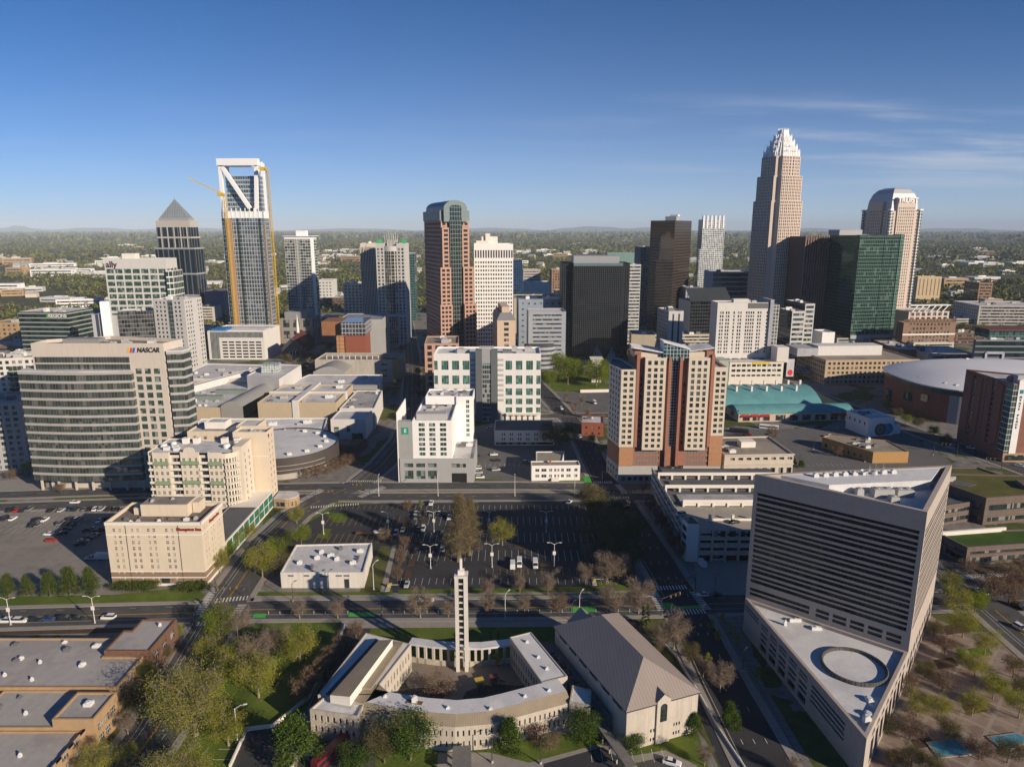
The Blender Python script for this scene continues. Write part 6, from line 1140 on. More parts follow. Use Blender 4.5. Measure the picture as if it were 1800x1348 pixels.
 crane((395, 0), 345, 'tower_crane', 'yellow tower crane with a long jib raised left, beside the framed glass tower', (337, 314)); crane((470, 0), 300, 'tower_crane', 'tall yellow tower crane mast climbing the right edge of the framed glass tower', (455, 297))
 # its podium
 loc, a, w, h, d = place(364, 463, 582, ybase=632, ang=-1, pxb=491); b = Bld('podium_deck', 'white boxed parking podium with open grey levels at foot of the framed glass tower', loc, a, 'parking garage')
 b.block(rect(0, w, 0, d), 0, h, [dict(t='band', rows=[(2 + i * 3.0, 3.6 + i * 3.0) for i in range(6)], cols=[(w * .24 + i * (w * .72 / 6), w * .24 + (i + .86) * (w * .72 / 6)) for i in range(6)], rec=1.0, wn='deck_opening', mull=(1, 1)), None, None, None], mat('podium_white', (.66, .65, .62), .85, .05, .2, .2), R_LGREY, 1.0, .6)
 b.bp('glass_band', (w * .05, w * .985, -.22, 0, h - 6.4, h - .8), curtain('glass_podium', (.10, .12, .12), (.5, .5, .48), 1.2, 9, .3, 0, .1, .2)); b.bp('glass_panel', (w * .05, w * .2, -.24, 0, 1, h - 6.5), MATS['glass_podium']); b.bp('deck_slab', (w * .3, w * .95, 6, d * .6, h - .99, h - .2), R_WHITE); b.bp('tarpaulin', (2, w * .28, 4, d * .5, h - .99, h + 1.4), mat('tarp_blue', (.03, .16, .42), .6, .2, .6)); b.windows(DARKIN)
 # slim residential tower
 GT = curtain('glass_vue', (.06, .085, .095), (.50, .52, .50), 3.1, 3.4, .35, .75, .07, .4, .6, light=.15)
 b = tower('slim_glass_apartments', 'slim pale glass apartment tower with white floor lines and a white box on its roof', 499, 544, 416, ct(GT, top=3), ct(GT, top=3), wall=WS, roof=R_WHITE, Y=850, ang=-2, pxb=556, units=2, cat='apartment tower')
 b.bp('roof_box', (b.w * .42, b.w * .8, 5, 14, b.h - 1.2, b.h + 7), WS); mb = MB(); mb.box(-1, b.w + 3, -1.5, b.d, b.h + .05, b.h + .8, bottom=True); b.part('roof_canopy', mb, WS); b.bp('balcony_stack', (b.w * .40, b.w * .58, -.5, -.02, 0, b.h - 3), curtain('balcony_stack_v', (.10, .12, .12), (.55, .55, .52), 3, 1.7, .9, .8, .2, .2)); b.bp('side_panel', (b.w + .02, b.w + .5, 2, b.d * .5, 0, b.h), WS)
 b = tower('arched_stone_podium', 'squat grey stone podium building with deep dark openings below the slim glass apartments', 492, 548, 560, pn(11, 7, 14, 9, b=2, sill=1), None, wall=mat('stone_dusk', (.28, .26, .24), .9, .1), roof=R_GREY, Y=800, ang=0, pxb=562, units=0, cat='office building'); b.bp('upper_floor', (4, b.w - 6, 5, b.d - 4, b.h - 1.2, b.h + 7), mat('stone_dusk2', (.25, .26, .27), .9))
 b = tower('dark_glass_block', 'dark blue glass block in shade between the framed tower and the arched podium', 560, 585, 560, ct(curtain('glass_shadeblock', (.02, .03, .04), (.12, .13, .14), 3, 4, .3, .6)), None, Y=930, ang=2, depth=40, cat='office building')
 b = tower('white_window_grid', 'mid-rise white office with a square window grid and ribbed left face, behind ribbed towers', 603, 637, 499, pn(4.2, 2.7, 3.9, 2.2, m=.8), None, wall=mat('white_grid2', (.62, .60, .54), .85, .05), roof=R_LGREY, Y=900, ang=4, pxb=595, left=bd(3.9, 2.0), units=3)
 # ribbed twin
 RIB = mat('rib_stone', (.54, .51, .44), .85, .06, .2, .25); LG = mat('stone_lightgrid', (.52, .51, .49), .85, .05)
 b = tower('ribbed_tower', 'pale stone tower faced with close vertical ribs, standing left of the glass-bayed tower', 633, 660, 428, dict(t='plain'), dict(t='plain'), wall=RIB, roof=R_LGREY, Y=860, ang=8, depth=34, units=2)
 for i in range(11): mb = MB(); u = i * (b.w / 10); mb.box(u - .5, u + .5, -1.0, 0, 0, b.h - 4); b.part('rib', mb, RIB)
 for i in range(10): mb = MB(); u = (i + .5) * (b.w / 10); mb.box(u - .7, u + .7, -.12, 0, 0, b.h - 7); b.part('window_strip', mb, curtain('strip_dark', (.03, .035, .04), (.1, .1, .1), 4, 3.6, 0, 1.0))
 side = pn(4.4, 2.6, 4.0, 2.5, m=.6, top=5); loc, a, w, h, d = place(660, 711, 428, Y=820, ang=-1, depth=30); n1 = w * .29
 b = Bld('glass_bay_tower', 'pale stone tower with a central glass bay, antennas and green netting on its roof', loc, a, 'office tower'); lo = 0
 for (u0, u1) in ((0, n1), (w * .71, w)): b.block([(u0, 0), (u1, 0), (u1, d), (u0, d)], 0, h, [dict(side, bay=(u1 - u0) / 2 - .7, ww=(u1 - u0) / 4), pn(4.4, 2.4, 4, 2.5) if u0 else None, None, None], LG, R_LGREY, 1.0, name='wing_wall', rname='wing_roof')
 g = MB(); pts = [(n1 + .02 + (w * .42 - .04) * t, -2.2 * sin(pi * t)) for t in [i / 8 for i in range(9)]]
 for p, q in zip(pts, pts[1:]): g.face([(*p, 0), (*q, 0), (*q, h - 9), (*p, h - 9)])
 b.part('glass_bay', g, curtain('glass_bay_t', (.055, .06, .05), (.46, .46, .42), 2.4, 4.0, .55, .5, .06, .4, .5, light=.1)); mb = MB(); mb.prism(pts + [(w * .71 - .02, d), (n1 + .02, d)], h - 9, h - 3); b.part('bay_head', mb, LG)
 b.bp('plant_screen', (w * .36, w * .66, 4, 20, h - 3, h + 4), curtain('plant_rib', (.2, .2, .19), (.58, .57, .54), 1.6, 9, .8, 0, .5, .1, 0)); mb = MB()
 for i in range(9): u = w * (.3 + .05 * i); mb.tube((u, 5 + (i % 3) * 4, h), (u, 5 + (i % 3) * 4, h + 9 + (i * 7 % 5)), .22, n=4)
 b.part('antenna_cluster', mb, CREAM_W)
 for u in (.04, .9): b.bp('netting', (w * u, w * u + 4, 1, 9, h, h + 4.4), mat('net_green', (.05, .42, .16), .9, .2))
 b.windows(W_GLASS, topfirst=True)
 loc, a, w, h, d = place(658, 715, 553, Y=800, ang=-1, depth=19); b = Bld('lower_bay_block', 'lower pale stone block repeating the central glass bay, directly in front of its tower', loc, a, 'office building'); n1 = w * .27
 b.block(rect(0, w, 0, d), 0, h, [dict(side, cols=[(1.2, 3.6), (5.2, 7.6), (w - 7.6, w - 5.2), (w - 3.6, w - 1.2)], top=3), None, None, None], LG, R_GREY, 1.0); b.bp('glass_bay', (n1, w - n1, -1.0, -.02, 0, h - 2.5), MATS['glass_bay_t']); b.windows(W_GLASS, topfirst=True)
 GT2 = curtain('glass_teal_slab', (.03, .09, .10), (.12, .2, .2), 3, 3.6, .3, .6)
 tower('teal_slab', 'thin dark teal glass slab rising behind the glass-bayed stone tower', 709, 728, 446, ct(GT2), ct(GT2), Y=1000, ang=3, depth=40, units=1); tower('blue_glass_slab', 'thin deep blue glass slab beside the white striped tower', 900, 918, 457, ct(curtain('glass_blue_slab', (.012, .045, .12), (.03, .08, .16), 3, 3.6, .3, .5)), None, Y=980, ang=6, depth=30, units=1)
 # vaulted pink granite tower
 PK = mat('granite_pink', (.47, .29, .215), .8, .07, .3, .3); PV = mat('copper_green_grey', (.16, .22, .22), .5, .1, .2, .4, seam=(3, 4, .25, .35)); VB = mat('vault_blue', (.045, .07, .12), .4, .1, .2, .5, seam=(0, 0, 0, 0) if 0 else (2.6, 0, .5, .5)); GS = curtain('glass_spine_w', (.03, .045, .045), (.13, .17, .16), 2.4, 3.9, .3, .5, .06, .4, .4)
 loc, a, w, h, d = place(772, 829, 388, Y=650, ang=20, pxb=742); b = Bld('vaulted_granite_tower', 'stepped pink granite tower with a dark glass spine and a blue-green barrel-vaulted roof', loc, a, 'office tower')
 PKD = PK; fr = pn(3.9, 2.7, 3.9, 2.3, m=.7, top=1.2, wm=mat('pink_glass', (.03, .026, .024), .15, .2, .4, .8)); cw = w * .19; c0, c1 = w / 2 - cw, w / 2 + cw
 tiers = [(0, 8, 0, hz(650, 535)), (1.5, 5, 0, hz(650, 470)), (4.5, 2, 0, hz(650, 400))]
 b.block(rect(2.0, w - 2.0, 2.0, d), 0, h, [fr, fr, None, dict(fr, wm=W_GLASS)], PK, R_GREY, .6)
 for (ins_, fwd, _, top) in tiers:
  for u0, u1 in ((ins_ - 2.0, c0), (c1, w + 2.0 - ins_)):
   bb = [(u0, -fwd + 2), (u1, -fwd + 2), (u1, 2 + (9 if fwd > 6 else 6)), (u0, 2 + (9 if fwd > 6 else 6))]; b.block(bb, 0, top, [fr, fr if u0 > w / 2 else None, None, fr if u0 < w / 2 else None], PK, R_TAN, .4, .4, 'step_wall', 'step_roof')
 g = MB(); g.box(c0 + .05, c1 - .05, -1.2, 4, 0, h + 1); b.part('glass_spine', g, GS)
 rr = w * .36; vz = h + 3; vt = hz(655, 352); n = 14; pr = [(w / 2 - rr * cos(pi * i / n), vz + 8 + (vt - vz - 8) * sin(pi * i / n)) for i in range(n + 1)]; pr = [(w / 2 - rr, vz - 4)] + pr + [(w / 2 + rr, vz - 4)]; g = MB()
 for (ua, za), (ub, zb) in zip(pr, pr[1:]): g.face([(ua, 1, za), (ub, 1, zb), (ub, d, zb), (ua, d, za)])
 b.part('vault_roof', g, VB); g = MB(); g.box(1.2, w - 1.2, 2.6, d + .4, h, h + 9); b.part('vault_base', g, PV); g = MB(); g.face([(u, -.5, z) for u, z in pr]); 
 for (ua, za), (ub, zb) in zip(pr, pr[1:]): g.face([(ua, -.5, za), (ub, -.5, zb), (ub, 2.7, zb), (ua, 2.7, za)])
 b.part('gable', g, PV); r2 = rr * .5; g = MB(); g.face([(w / 2 - r2, -.6, h - 10)] + [(w / 2 - r2 * cos(pi * i / 10), -.6, vz + 9 + (vt - vz - 12) * .62 * sin(pi * i / 10)) for i in range(11)] + [(w / 2 + r2, -.6, h - 10)]); b.part('arched_window', g, GS)
 b.windows(W_GLASS, topfirst=True)
 loc, a, w, h, d = place(746, 806, 604, ybase=692, ang=4, depth=40); b = Bld('pink_granite_annex', 'low pink granite annex with square windows, left of the white teal office', loc, a, 'office building'); b.block(rect(0, w, 0, d), 0, h, [dict(fr, bay=6, ww=3.4, fh=5, wh=3.2), None, None, fr], PK, R_TAN, 1.0); b.windows(W_GLASS, topfirst=True); b.units(5, w - 4, 6, d - 6, h - 1, 5, 3, 1.6)
 # white striped tower
 WW = mat('white_striped', (.80, .80, .77), .8, .03, .2, .25); st = pn(2.55, 1.5, 3.9, 2.0, m=.6, top=16)
 b = tower('white_striped_tower', 'bright white office tower with rows of narrow windows, beside the vaulted granite tower', 833, 902, 429, st, st, wall=WW, roof=R_WHITE, Y=700, ang=3, depth=38, units=0, done=False)
 for i in range(int(b.w / 2.55)): mb = MB(); u = .9 + i * 2.55; mb.box(u, u + 1.5, -.06, .0, b.h - 13.5, b.h - 6); b.part('louvre_slot', mb, FR_D)
 b.windows(W_GLASS, topfirst=True)
 for k, (u, w_, y, h_) in enumerate(((.06, 12, 4, 3), (.2, 16, 10, 7), (.34, 9, 16, 5))): b.bp('plant_box', (b.w * u, b.w * u + w_, y, y + 8, b.h - 1.2, b.h + h_), CREAM_W)
 mb = MB(); mb.prism([(b.w * .3, 8), (b.w * .42, 8), (b.w * .42, 10)], b.h, b.h + 10); b.part('roof_fin', mb, CREAM_W)
 BT = mat('stone_beige', (.56, .44, .33), .85, .06, .3, .2); b = tower('mansard_beige_tower', 'small beige tower with chamfered corners and a stepped grey mansard roof', 874, 906, 563, pn(5.4, 3.0, 4.6, 2.6, m=4.2), None, wall=BT, roof=R_GREY, Y=600, ang=6, pxb=866, left=pn(5, 3, 4.6, 2.6), units=0); w, d, h = b.w, b.d, b.h
 mb = MB(); lo = rect(-.4, w + .4, -.4, d + .4); hi = inset(lo, 3.4)
 for i in range(4): j = (i + 1) % 4; mb.face([(*lo[i], h), (*lo[j], h), (*hi[j], h + 6), (*hi[i], h + 6)])
 mb.face([(*p, h + 6) for p in hi]); b.part('mansard_roof', mb, mat('slate_grey', (.20, .20, .21), .7, .1)); b.bp('plant_room', (4.5, w - 4.5, 4.5, d - 4.5, h + 6, h + 11), BT)
skyline()
def skyline_east():
 SH = mat('panel_bluegrey', (.33, .36, .40), .8, .07, .2, .25); st = bd(4.0, 1.5, m=4, mull=(4, 1))
 b = tower('curved_band_office', 'grey-white shaded office with dark ribbon windows and a curved banded podium', 929, 995, 548, st, None, wall=SH, roof=R_LGREY, Y=650, ang=2, depth=30, units=0, cat='office building')
 mb = MB(); n = 12
 for k in range(5):
  g = MB(); r = 15; z = 2 + k * 4.4; pts = [(10 + r * cos(t), -2 + 9 * sin(t)) for t in [pi + pi * i / n for i in range(n + 1)]]
  for p, q in zip(pts, pts[1:]): g.face([(*p, z), (*q, z), (*q, z + 2.4), (*p, z + 2.4)])
  b.part('curved_band', g, SH)
 g = MB(); g.prism([(10 + 14 * cos(t), -2 + 8 * sin(t)) for t in [pi + pi * i / n for i in range(n + 1)]], 0, 24.5); b.part('curved_podium', g, FR_D)
 tower('bluegrey_office', 'plain blue-grey office block in shade standing behind the curved banded office', 912, 990, 526, pn(6, 2, 6, 1.6), None, wall=mat('panel_blue2', (.25, .30, .36), .8), roof=R_LGREY, Y=720, ang=3, depth=40, units=3, cat='office building')
 # black tower
 BG = curtain('glass_black', (.042, .05, .06), (.075, .08, .085), 1.9, 2.05, .2, .16, .05, .8, .06, wob=.03); BP = mat('panel_black', (.022, .022, .024), .4, .1)
 loc, a, w, h, d = place(1009, 1095, 463, Y=700, ang=1, depth=36); b = Bld('black_glass_tower', 'broad black glass tower with a fine pale grid and dark notched corners', loc, a, 'office tower')
 P = [(0, 0), (w, 0), (w + 3, 5), (w + 8, 5), (w + 8, d), (-11, d), (-11, 6), (-3, 6)]; b.block(P, 0, h, [ct(BG)] + [None] + [ct(BG)] * 3 + [None] + [ct(BG)] * 2, BP, R_DARK, .8); b.bp('roof_screen', (0, w - 3, 4, d - 6, h - .8, h + 7), mat('screen_silver', (.32, .33, .34), .5, .05)); b.bp('top_band', (-.2, w + .2, -.3, .3, h - 2.6, h + .2), mat('band_teal', (.12, .19, .19), .4))
 for u, ww_, hh in ((18, 14, 15), (34, 11, 13)): mb = MB(); mb.face([(u, -7, 0.05), (u + ww_, -7, 0.05), (u + ww_ / 2, -.05, hh)]); mb.face([(u, -.05, 0.05), (u, -7, .05), (u + ww_ / 2, -.05, hh)]); mb.face([(u + ww_, -7, .05), (u + ww_, -.05, .05), (u + ww_ / 2, -.05, hh)]); b.part('glass_prism', mb, curtain('prism_glass', (.12, .16, .15), (.3, .34, .33), 2, 2, .2, .2))
 loc = g2(1040, 672); b = Bld('white_stair_tower', 'small white stair tower standing among green trees before the black tower', loc, 0, 'tower'); b.bp('shaft', (0, 8, 0, 8, 0, 20), MATS['stucco_bright']); mb = MB(); mb.box(-1.5, 9.5, -1.5, 9.5, 20, 21, bottom=True); b.part('cap', mb, CREAM_W)
 tower('striped_grey_office', 'grey office with white floor stripes, close behind the right side of the black tower', 1104, 1127, 465, bd(3.9, 1.9, m=.5), None, wall=mat('white_stripe3', (.48, .49, .48), .8), roof=R_LGREY, Y=830, ang=5, depth=30, units=2)
 b = tower('copper_roof_courthouse', 'pink stone block under a long green copper roof, far behind the black tower', 1072, 1128, 464, pn(5, 2, 8, 5, top=2), None, wall=mat('stone_pink2', (.46, .33, .26), .85), roof=R_GREY, Y=1150, ang=3, depth=40, units=0, cat='building'); mb = MB(); mb.face([(-2, -1, b.h), (b.w + 1, -1, b.h), (b.w + 1, 16, b.h + 18), (-2, 16, b.h + 18)]); mb.face([(b.w + 1, 36, b.h), (-2, 36, b.h), (-2, 16, b.h + 18), (b.w + 1, 16, b.h + 18)]); mb.face([(-2, 36, b.h), (-2, -1, b.h), (-2, 16, b.h + 18)]); mb.face([(b.w + 1, -1, b.h), (b.w + 1, 36, b.h), (b.w + 1, 16, b.h + 18)]); b.part('copper_roof', mb, mat('copper_green', (.17, .27, .25), .7, .1, .2, .2, seam=(4, 0, .5, .4)))
 tower('dark_ribbed_tower', 'narrow dark stone tower between the copper-roofed block and the brown mirrored tower', 1126, 1146, 434, pn(3.2, 1.6, 3.8, 2.2), None, wall=mat('stone_dark3', (.20, .19, .20), .85), roof=R_GREY, Y=960, ang=5, depth=30, units=1)
 BR = curtain('glass_bronze', (.085, .076, .064), (.10, .09, .075), 2.4, 3.6, .25, .5, .05, .75, .06, wob=.03); BR2 = curtain('glass_bronze_dark_reflection', (.055, .038, .026), (.09, .07, .055), 2.4, 3.6, .25, .5, .06, .6, .08, wob=.03)  # darker copy for the right face: its dark reflection put into the glass colour
 b = tower('bronze_mirror_tower', 'tall plain bronze mirror-glass tower with a flat top and a sharp front corner', 1144, 1187, 388, ct(BR), ct(BR2), Y=890, ang=-32, pxb=1216, units=0); b.bp('roof_plant', (b.w * .5, b.w * .95, 8, 20, b.h - 1.2, b.h + 5), FR_G); b.bp('helipad', (b.w * .66, b.w * .98, 10, 18, b.h + 5, b.h + 7), CREAM_W)
 b = tower('beige_grey_midrise', 'grey and white mid-rise with a ribbed left face, in front of the bronze mirror tower', 1176, 1202, 547, pn(5.2, 1.6, 60, 46, b=2, m=1.6, wm=FR_D), None, wall=mat('panel_grey5', (.50, .50, .49), .8), roof=R_LGREY, Y=660, ang=8, pxb=1156, left=pn(4, 2, 3.8, 2), units=4, cat='office building')
 tower('tan_corner_block', 'low tan block with a plain angled corner between black tower and brick condo tower', 1110, 1152, 588, dict(t='plain'), pn(4, 1.4, 30, 10), wall=mat('stone_tan6', (.44, .38, .28), .9), roof=R_TAN, Y=640, ang=-6, depth=30, units=1, cat='building')
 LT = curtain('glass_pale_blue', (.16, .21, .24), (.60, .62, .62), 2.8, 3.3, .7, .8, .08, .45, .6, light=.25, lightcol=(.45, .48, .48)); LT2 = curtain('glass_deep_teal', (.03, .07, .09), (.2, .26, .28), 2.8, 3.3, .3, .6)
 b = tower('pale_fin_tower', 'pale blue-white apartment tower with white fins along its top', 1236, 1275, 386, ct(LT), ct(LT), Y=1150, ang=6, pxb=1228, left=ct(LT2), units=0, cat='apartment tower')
 for i in range(6): mb = MB(); u = i * b.w / 5.6; mb.box(u, u + 2.4, -.5, 4, b.h - 14, b.h + 6); b.part('fin', mb, WS2)
 b.bp('lower_bay', (-5, b.w * .55, -4, -.02, 0, b.h * .68), LT)
 tower('dark_band_office', 'broad shaded office with thin white bands across dark glass, below the pale fin tower', 1254, 1322, 478, ct(curtain('bands_dark', (.02, .032, .045), (.26, .31, .36), 6, 6.4, 0, 1.9, .08, .3, .4)), None, wall=SH, roof=R_LGREY, Y=960, ang=2, depth=40, units=2, cat='office building')
 b = tower('slanted_dark_office', 'low black glass office with a slanting grey roof, in the shade of the skyline', 1214, 1286, 530, ct(curtain('glass_black2', (.014, .018, .022), (.05, .055, .06), 3, 4, .2, .4)), None, Y=800, ang=6, depth=40, units=0, cat='office building'); mb = MB(); mb.face([(0, -1, b.h), (b.w, -1, b.h), (b.w, 20, b.h + 14), (0, 20, b.h + 14)]); b.part('slanted_roof', mb, mat('slant_dark', (.05, .055, .06), .4)); tower('grey_grid_midrise', 'narrow blue-grey gridded mid-rise left of the slanted black office', 1206, 1232, 505, pn(3.6, 2, 3.6, 2), None, wall=SH, roof=R_LGREY, Y=880, ang=5, depth=30, units=1, cat='office building')
 # crowned tower
 loc, a, w, h, d = place(1358, 1402, 240, Y=880, ang=38, pxb=1340); cx = (1372 - 900) / F * (900 * cp + (HC - 150) * sp); b = Bld('crowned_tower', 'tallest tower, of stepped pale granite with a silver crown of upright rods', (cx, 912), R(20), 'skyscraper')
 GR_ = mat('granite_rose', (.56, .46, .385), .75, .05, .3, .3); SV = mat('crown_silver', (.74, .74, .74), .4, .06, .3, .6, metal=.0, seam=(1.1, 0, .35, .55))
 def sq(r, k=.42, n=6):
  """a square with bowed faces and notched corners"""
  out = []
  for s in range(4):
   for i in range(n + 1):
    t = -.74 + 1.48 * i / n; u, v = t * r, -r * (1 + .07 * (1 - t * t) * 1.6)
    c_, s_ = ((1, 0), (0, 1), (-1, 0), (0, -1))[s]; out.append((u * c_ - v * s_, u * s_ + v * c_))
   c2, s2 = ((0, 1), (-1, 0), (0, -1), (1, 0))[s]; q = (.80 * r, -.80 * r); c_, s_ = ((1, 0), (0, 1), (-1, 0), (0, -1))[s]; out.append((q[0] * c_ - q[1] * s_, q[0] * s_ + q[1] * c_))
  return out
 lv = [(0, 22.8, hz(890, 353)), (hz(890, 353), 20.8, hz(890, 309)), (hz(890, 309), 17.8, hz(890, 274))]
 st = dict(t='punch', bay=2.6, ww=1.35, fh=3.75, wh=2.5, m=.25, top=.6, mull=(1, 1), rec=.45)
 for z0, r, z1 in lv: b.block(sq(r), z0, z1, [st if ((k % 8) < 6) else None for k in range(32)], GR_, R_LGREY, .5, .4, 'wall', 'setback_roof')
 cr = [(lv[-1][2], 16.6, hz(890, 264)), (hz(890, 264), 14.0, hz(890, 255)), (hz(890, 255), 11.2, hz(890, 246)), (hz(890, 246), 8.2, hz(890, 237)), (hz(890, 237), 4.8, hz(890, 226))]
 for z0, r, z1 in cr:
  mb = MB(); mb.prism(sq(r * .9), z0, z1 - 1.5); b.part('crown_tier', mb, SV); mb = MB(); P = sq(r, n=9)
  for i, p in enumerate(P): mb.tube((*p, z0 - 3), (p[0] * .985, p[1] * .985, z1 + (2.4 if i % 3 == 0 else .4)), .55, .4, n=4)
  b.part('crown_rods', mb, mat('rod_silver', (.82, .82, .82), .35, .04, .5, .6))
 b.windows(glass('granite_win', (.06, .055, .05), .1, .7, light=.12), topfirst=True)
 DBR = mat('stone_darkbrown', (.13, .09, .075), .8, .08); st2 = pn(3.4, 1.9, 40, 36, b=1, top=3, m=.8, wm=curtain('dark_strip2', (.015, .014, .016), (.05, .04, .04), 4, 3.7, 0, 1.0))
 b = tower('dark_ribbed_office', 'dark brown ribbed office tower with pale rib tips, left of the green glass tower', 1417, 1462, 416, st2, None, wall=DBR, roof=R_DARK, Y=850, ang=8, depth=36, units=0)
 for i in range(11): mb = MB(); u = i * b.w / 10; mb.box(u - .35, u + .35, -.6, .0, 0, b.h + 2); b.part('rib', mb, mat('rib_rose', (.30, .21, .18), .8))
 tower('slate_grid_tower', 'narrow slate grey gridded tower squeezed between crowned tower and dark ribbed office', 1396, 1418, 428, pn(3, 1.7, 3.7, 2), None, wall=mat('slate_pale', (.32, .33, .36), .8), roof=R_GREY, Y=960, ang=4, depth=30, units=1)
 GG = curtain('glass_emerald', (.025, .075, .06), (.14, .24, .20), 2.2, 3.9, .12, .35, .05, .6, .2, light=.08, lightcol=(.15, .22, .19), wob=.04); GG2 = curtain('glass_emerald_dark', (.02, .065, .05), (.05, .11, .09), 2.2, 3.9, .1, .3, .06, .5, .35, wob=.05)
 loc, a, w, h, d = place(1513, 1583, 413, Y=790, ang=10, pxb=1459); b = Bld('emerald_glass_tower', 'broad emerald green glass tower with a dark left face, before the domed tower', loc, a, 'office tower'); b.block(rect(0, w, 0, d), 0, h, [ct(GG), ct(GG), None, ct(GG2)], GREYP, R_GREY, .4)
 b.bp('glass_fin', (w + .05, w + 4.5, -.8, 10, 0, h + .5), curtain('glass_fin_e', (.06, .14, .11), (.2, .3, .26), 2, 3.9, .15, .4)); b.bp('roof_plant', (-22, 6, 6, 26, h - .4, h + 5.4), FR_G); b.bp('glass_bay', (w * .62, w * .8, -.5, -.02, 0, h - 3), GG); mb = MB(); mb.box(-.1, w + 4.6, -1.0, -.02, 7, 11, bottom=True); b.part('canopy', mb, FR_G)
 # domed tower
 TS = mat('limestone_rose', (.60, .50, .42), .8, .05, .3, .25); stt = pn(5.2, 2.0, 3.8, 2.3, m=1.2, top=2); stl = pn(4.6, 1.8, 3.8, 2.3)
 loc, a, w, h, d = place(1566, 1618, 371, Y=900, ang=12, pxb=1519); b = Bld('domed_tower', 'pale limestone tower with flared corners, lettered parapet and a faceted silver mansard dome', loc, a, 'office tower'); b.block(rect(0, w, 0, d), 0, h, [stt, stt, None, stl], TS, R_GREY, 1.0)
 for u0, u1, z in ((w * .2, w * .8, hz(900, 347)),): b.block([(u0, -1.5), (u1, -1.5), (u1, 8), (u0, 8)], 20, z, [dict(pn(3.0, 1.3, 3.8, 2.3, top=10), rows=[(24 + i * 3.8, 26.3 + i * 3.8) for i in range(35)]), None, None, None], TS, R_GREY, .8, .5, 'front_wall', 'front_roof')
 b.block([(-1.5, d * .28), (8, d * .28), (8, d * .8), (-1.5, d * .8)], 20, hz(900, 355), [None, None, None, dict(pn(3.4, 1.5, 3.8, 2.3), rows=[(24 + i * 3.8, 26.3 + i * 3.8) for i in range(34)])], TS, R_GREY, .8, .5, 'side_wall', 'side_roof')
 for x, y in ((0, 0), (w, 0), (0, d), (w, d)): mb = MB(); k = 3.2; mb.box(x - k / 2, x + k / 2, y - k / 2, y + k / 2, 0, h + .4); b.part('corner_glass', mb, curtain('corner_bay_d', (.06, .07, .075), (.66, .66, .64), 3, 3.8, .8, 1.0, .1, .3)); mb = MB(); sx, sy = (1 if x else -1), (1 if y else -1); mb.prism([(x + sx * 5 - k, y + sy * 5 - k), (x + sx * 5 - .1, y + sy * 5 - k), (x + sx * 5 - .1, y + sy * 5 - .1), (x + sx * 5 - k, y + sy * 5 - .1)] if 0 else [(x - 2.4, y - 2.4), (x + 2.4, y - 2.4), (x + 2.4, y + 2.4), (x - 2.4, y + 2.4)], h + .4, h + 2.4); b.part('corner_cap', mb, WS2)
 zt = hz(912, 330); P = [inset(rect(2, w - 2, 2, d - 2), k) for k in (0, 1.2, 4.0, 8.2, 13)]; zz = [h - .8, h + (zt - h) * .45, h + (zt - h) * .75, h + (zt - h) * .93, zt]; mb = MB()
 for (p0, z0), (p1, z1) in zip(zip(P, zz), zip(P[1:], zz[1:])):
  for i in range(4): j = (i + 1) % 4; mb.face([(*p0[i], z0), (*p0[j], z0), (*p1[j], z1), (*p1[i], z1)])
 mb.face([(*p, zt) for p in P[-1]]); b.part('dome_roof', mb, mat('dome_silver', (.52, .53, .55), .35, .06, .3, .6, seam=(2.8, 0, .9, .5)))
 b.text('TRUIST', w * .5, -1.75, hz(900, 352.5), 8.6, mat('sign_bright', (.85, .85, .85), .5, .02), sx=1.05, ex=.7); b.windows(W_GLASS, topfirst=True)
skyline_extra = None
WS2 = MATS['steel_white']
skyline_east()
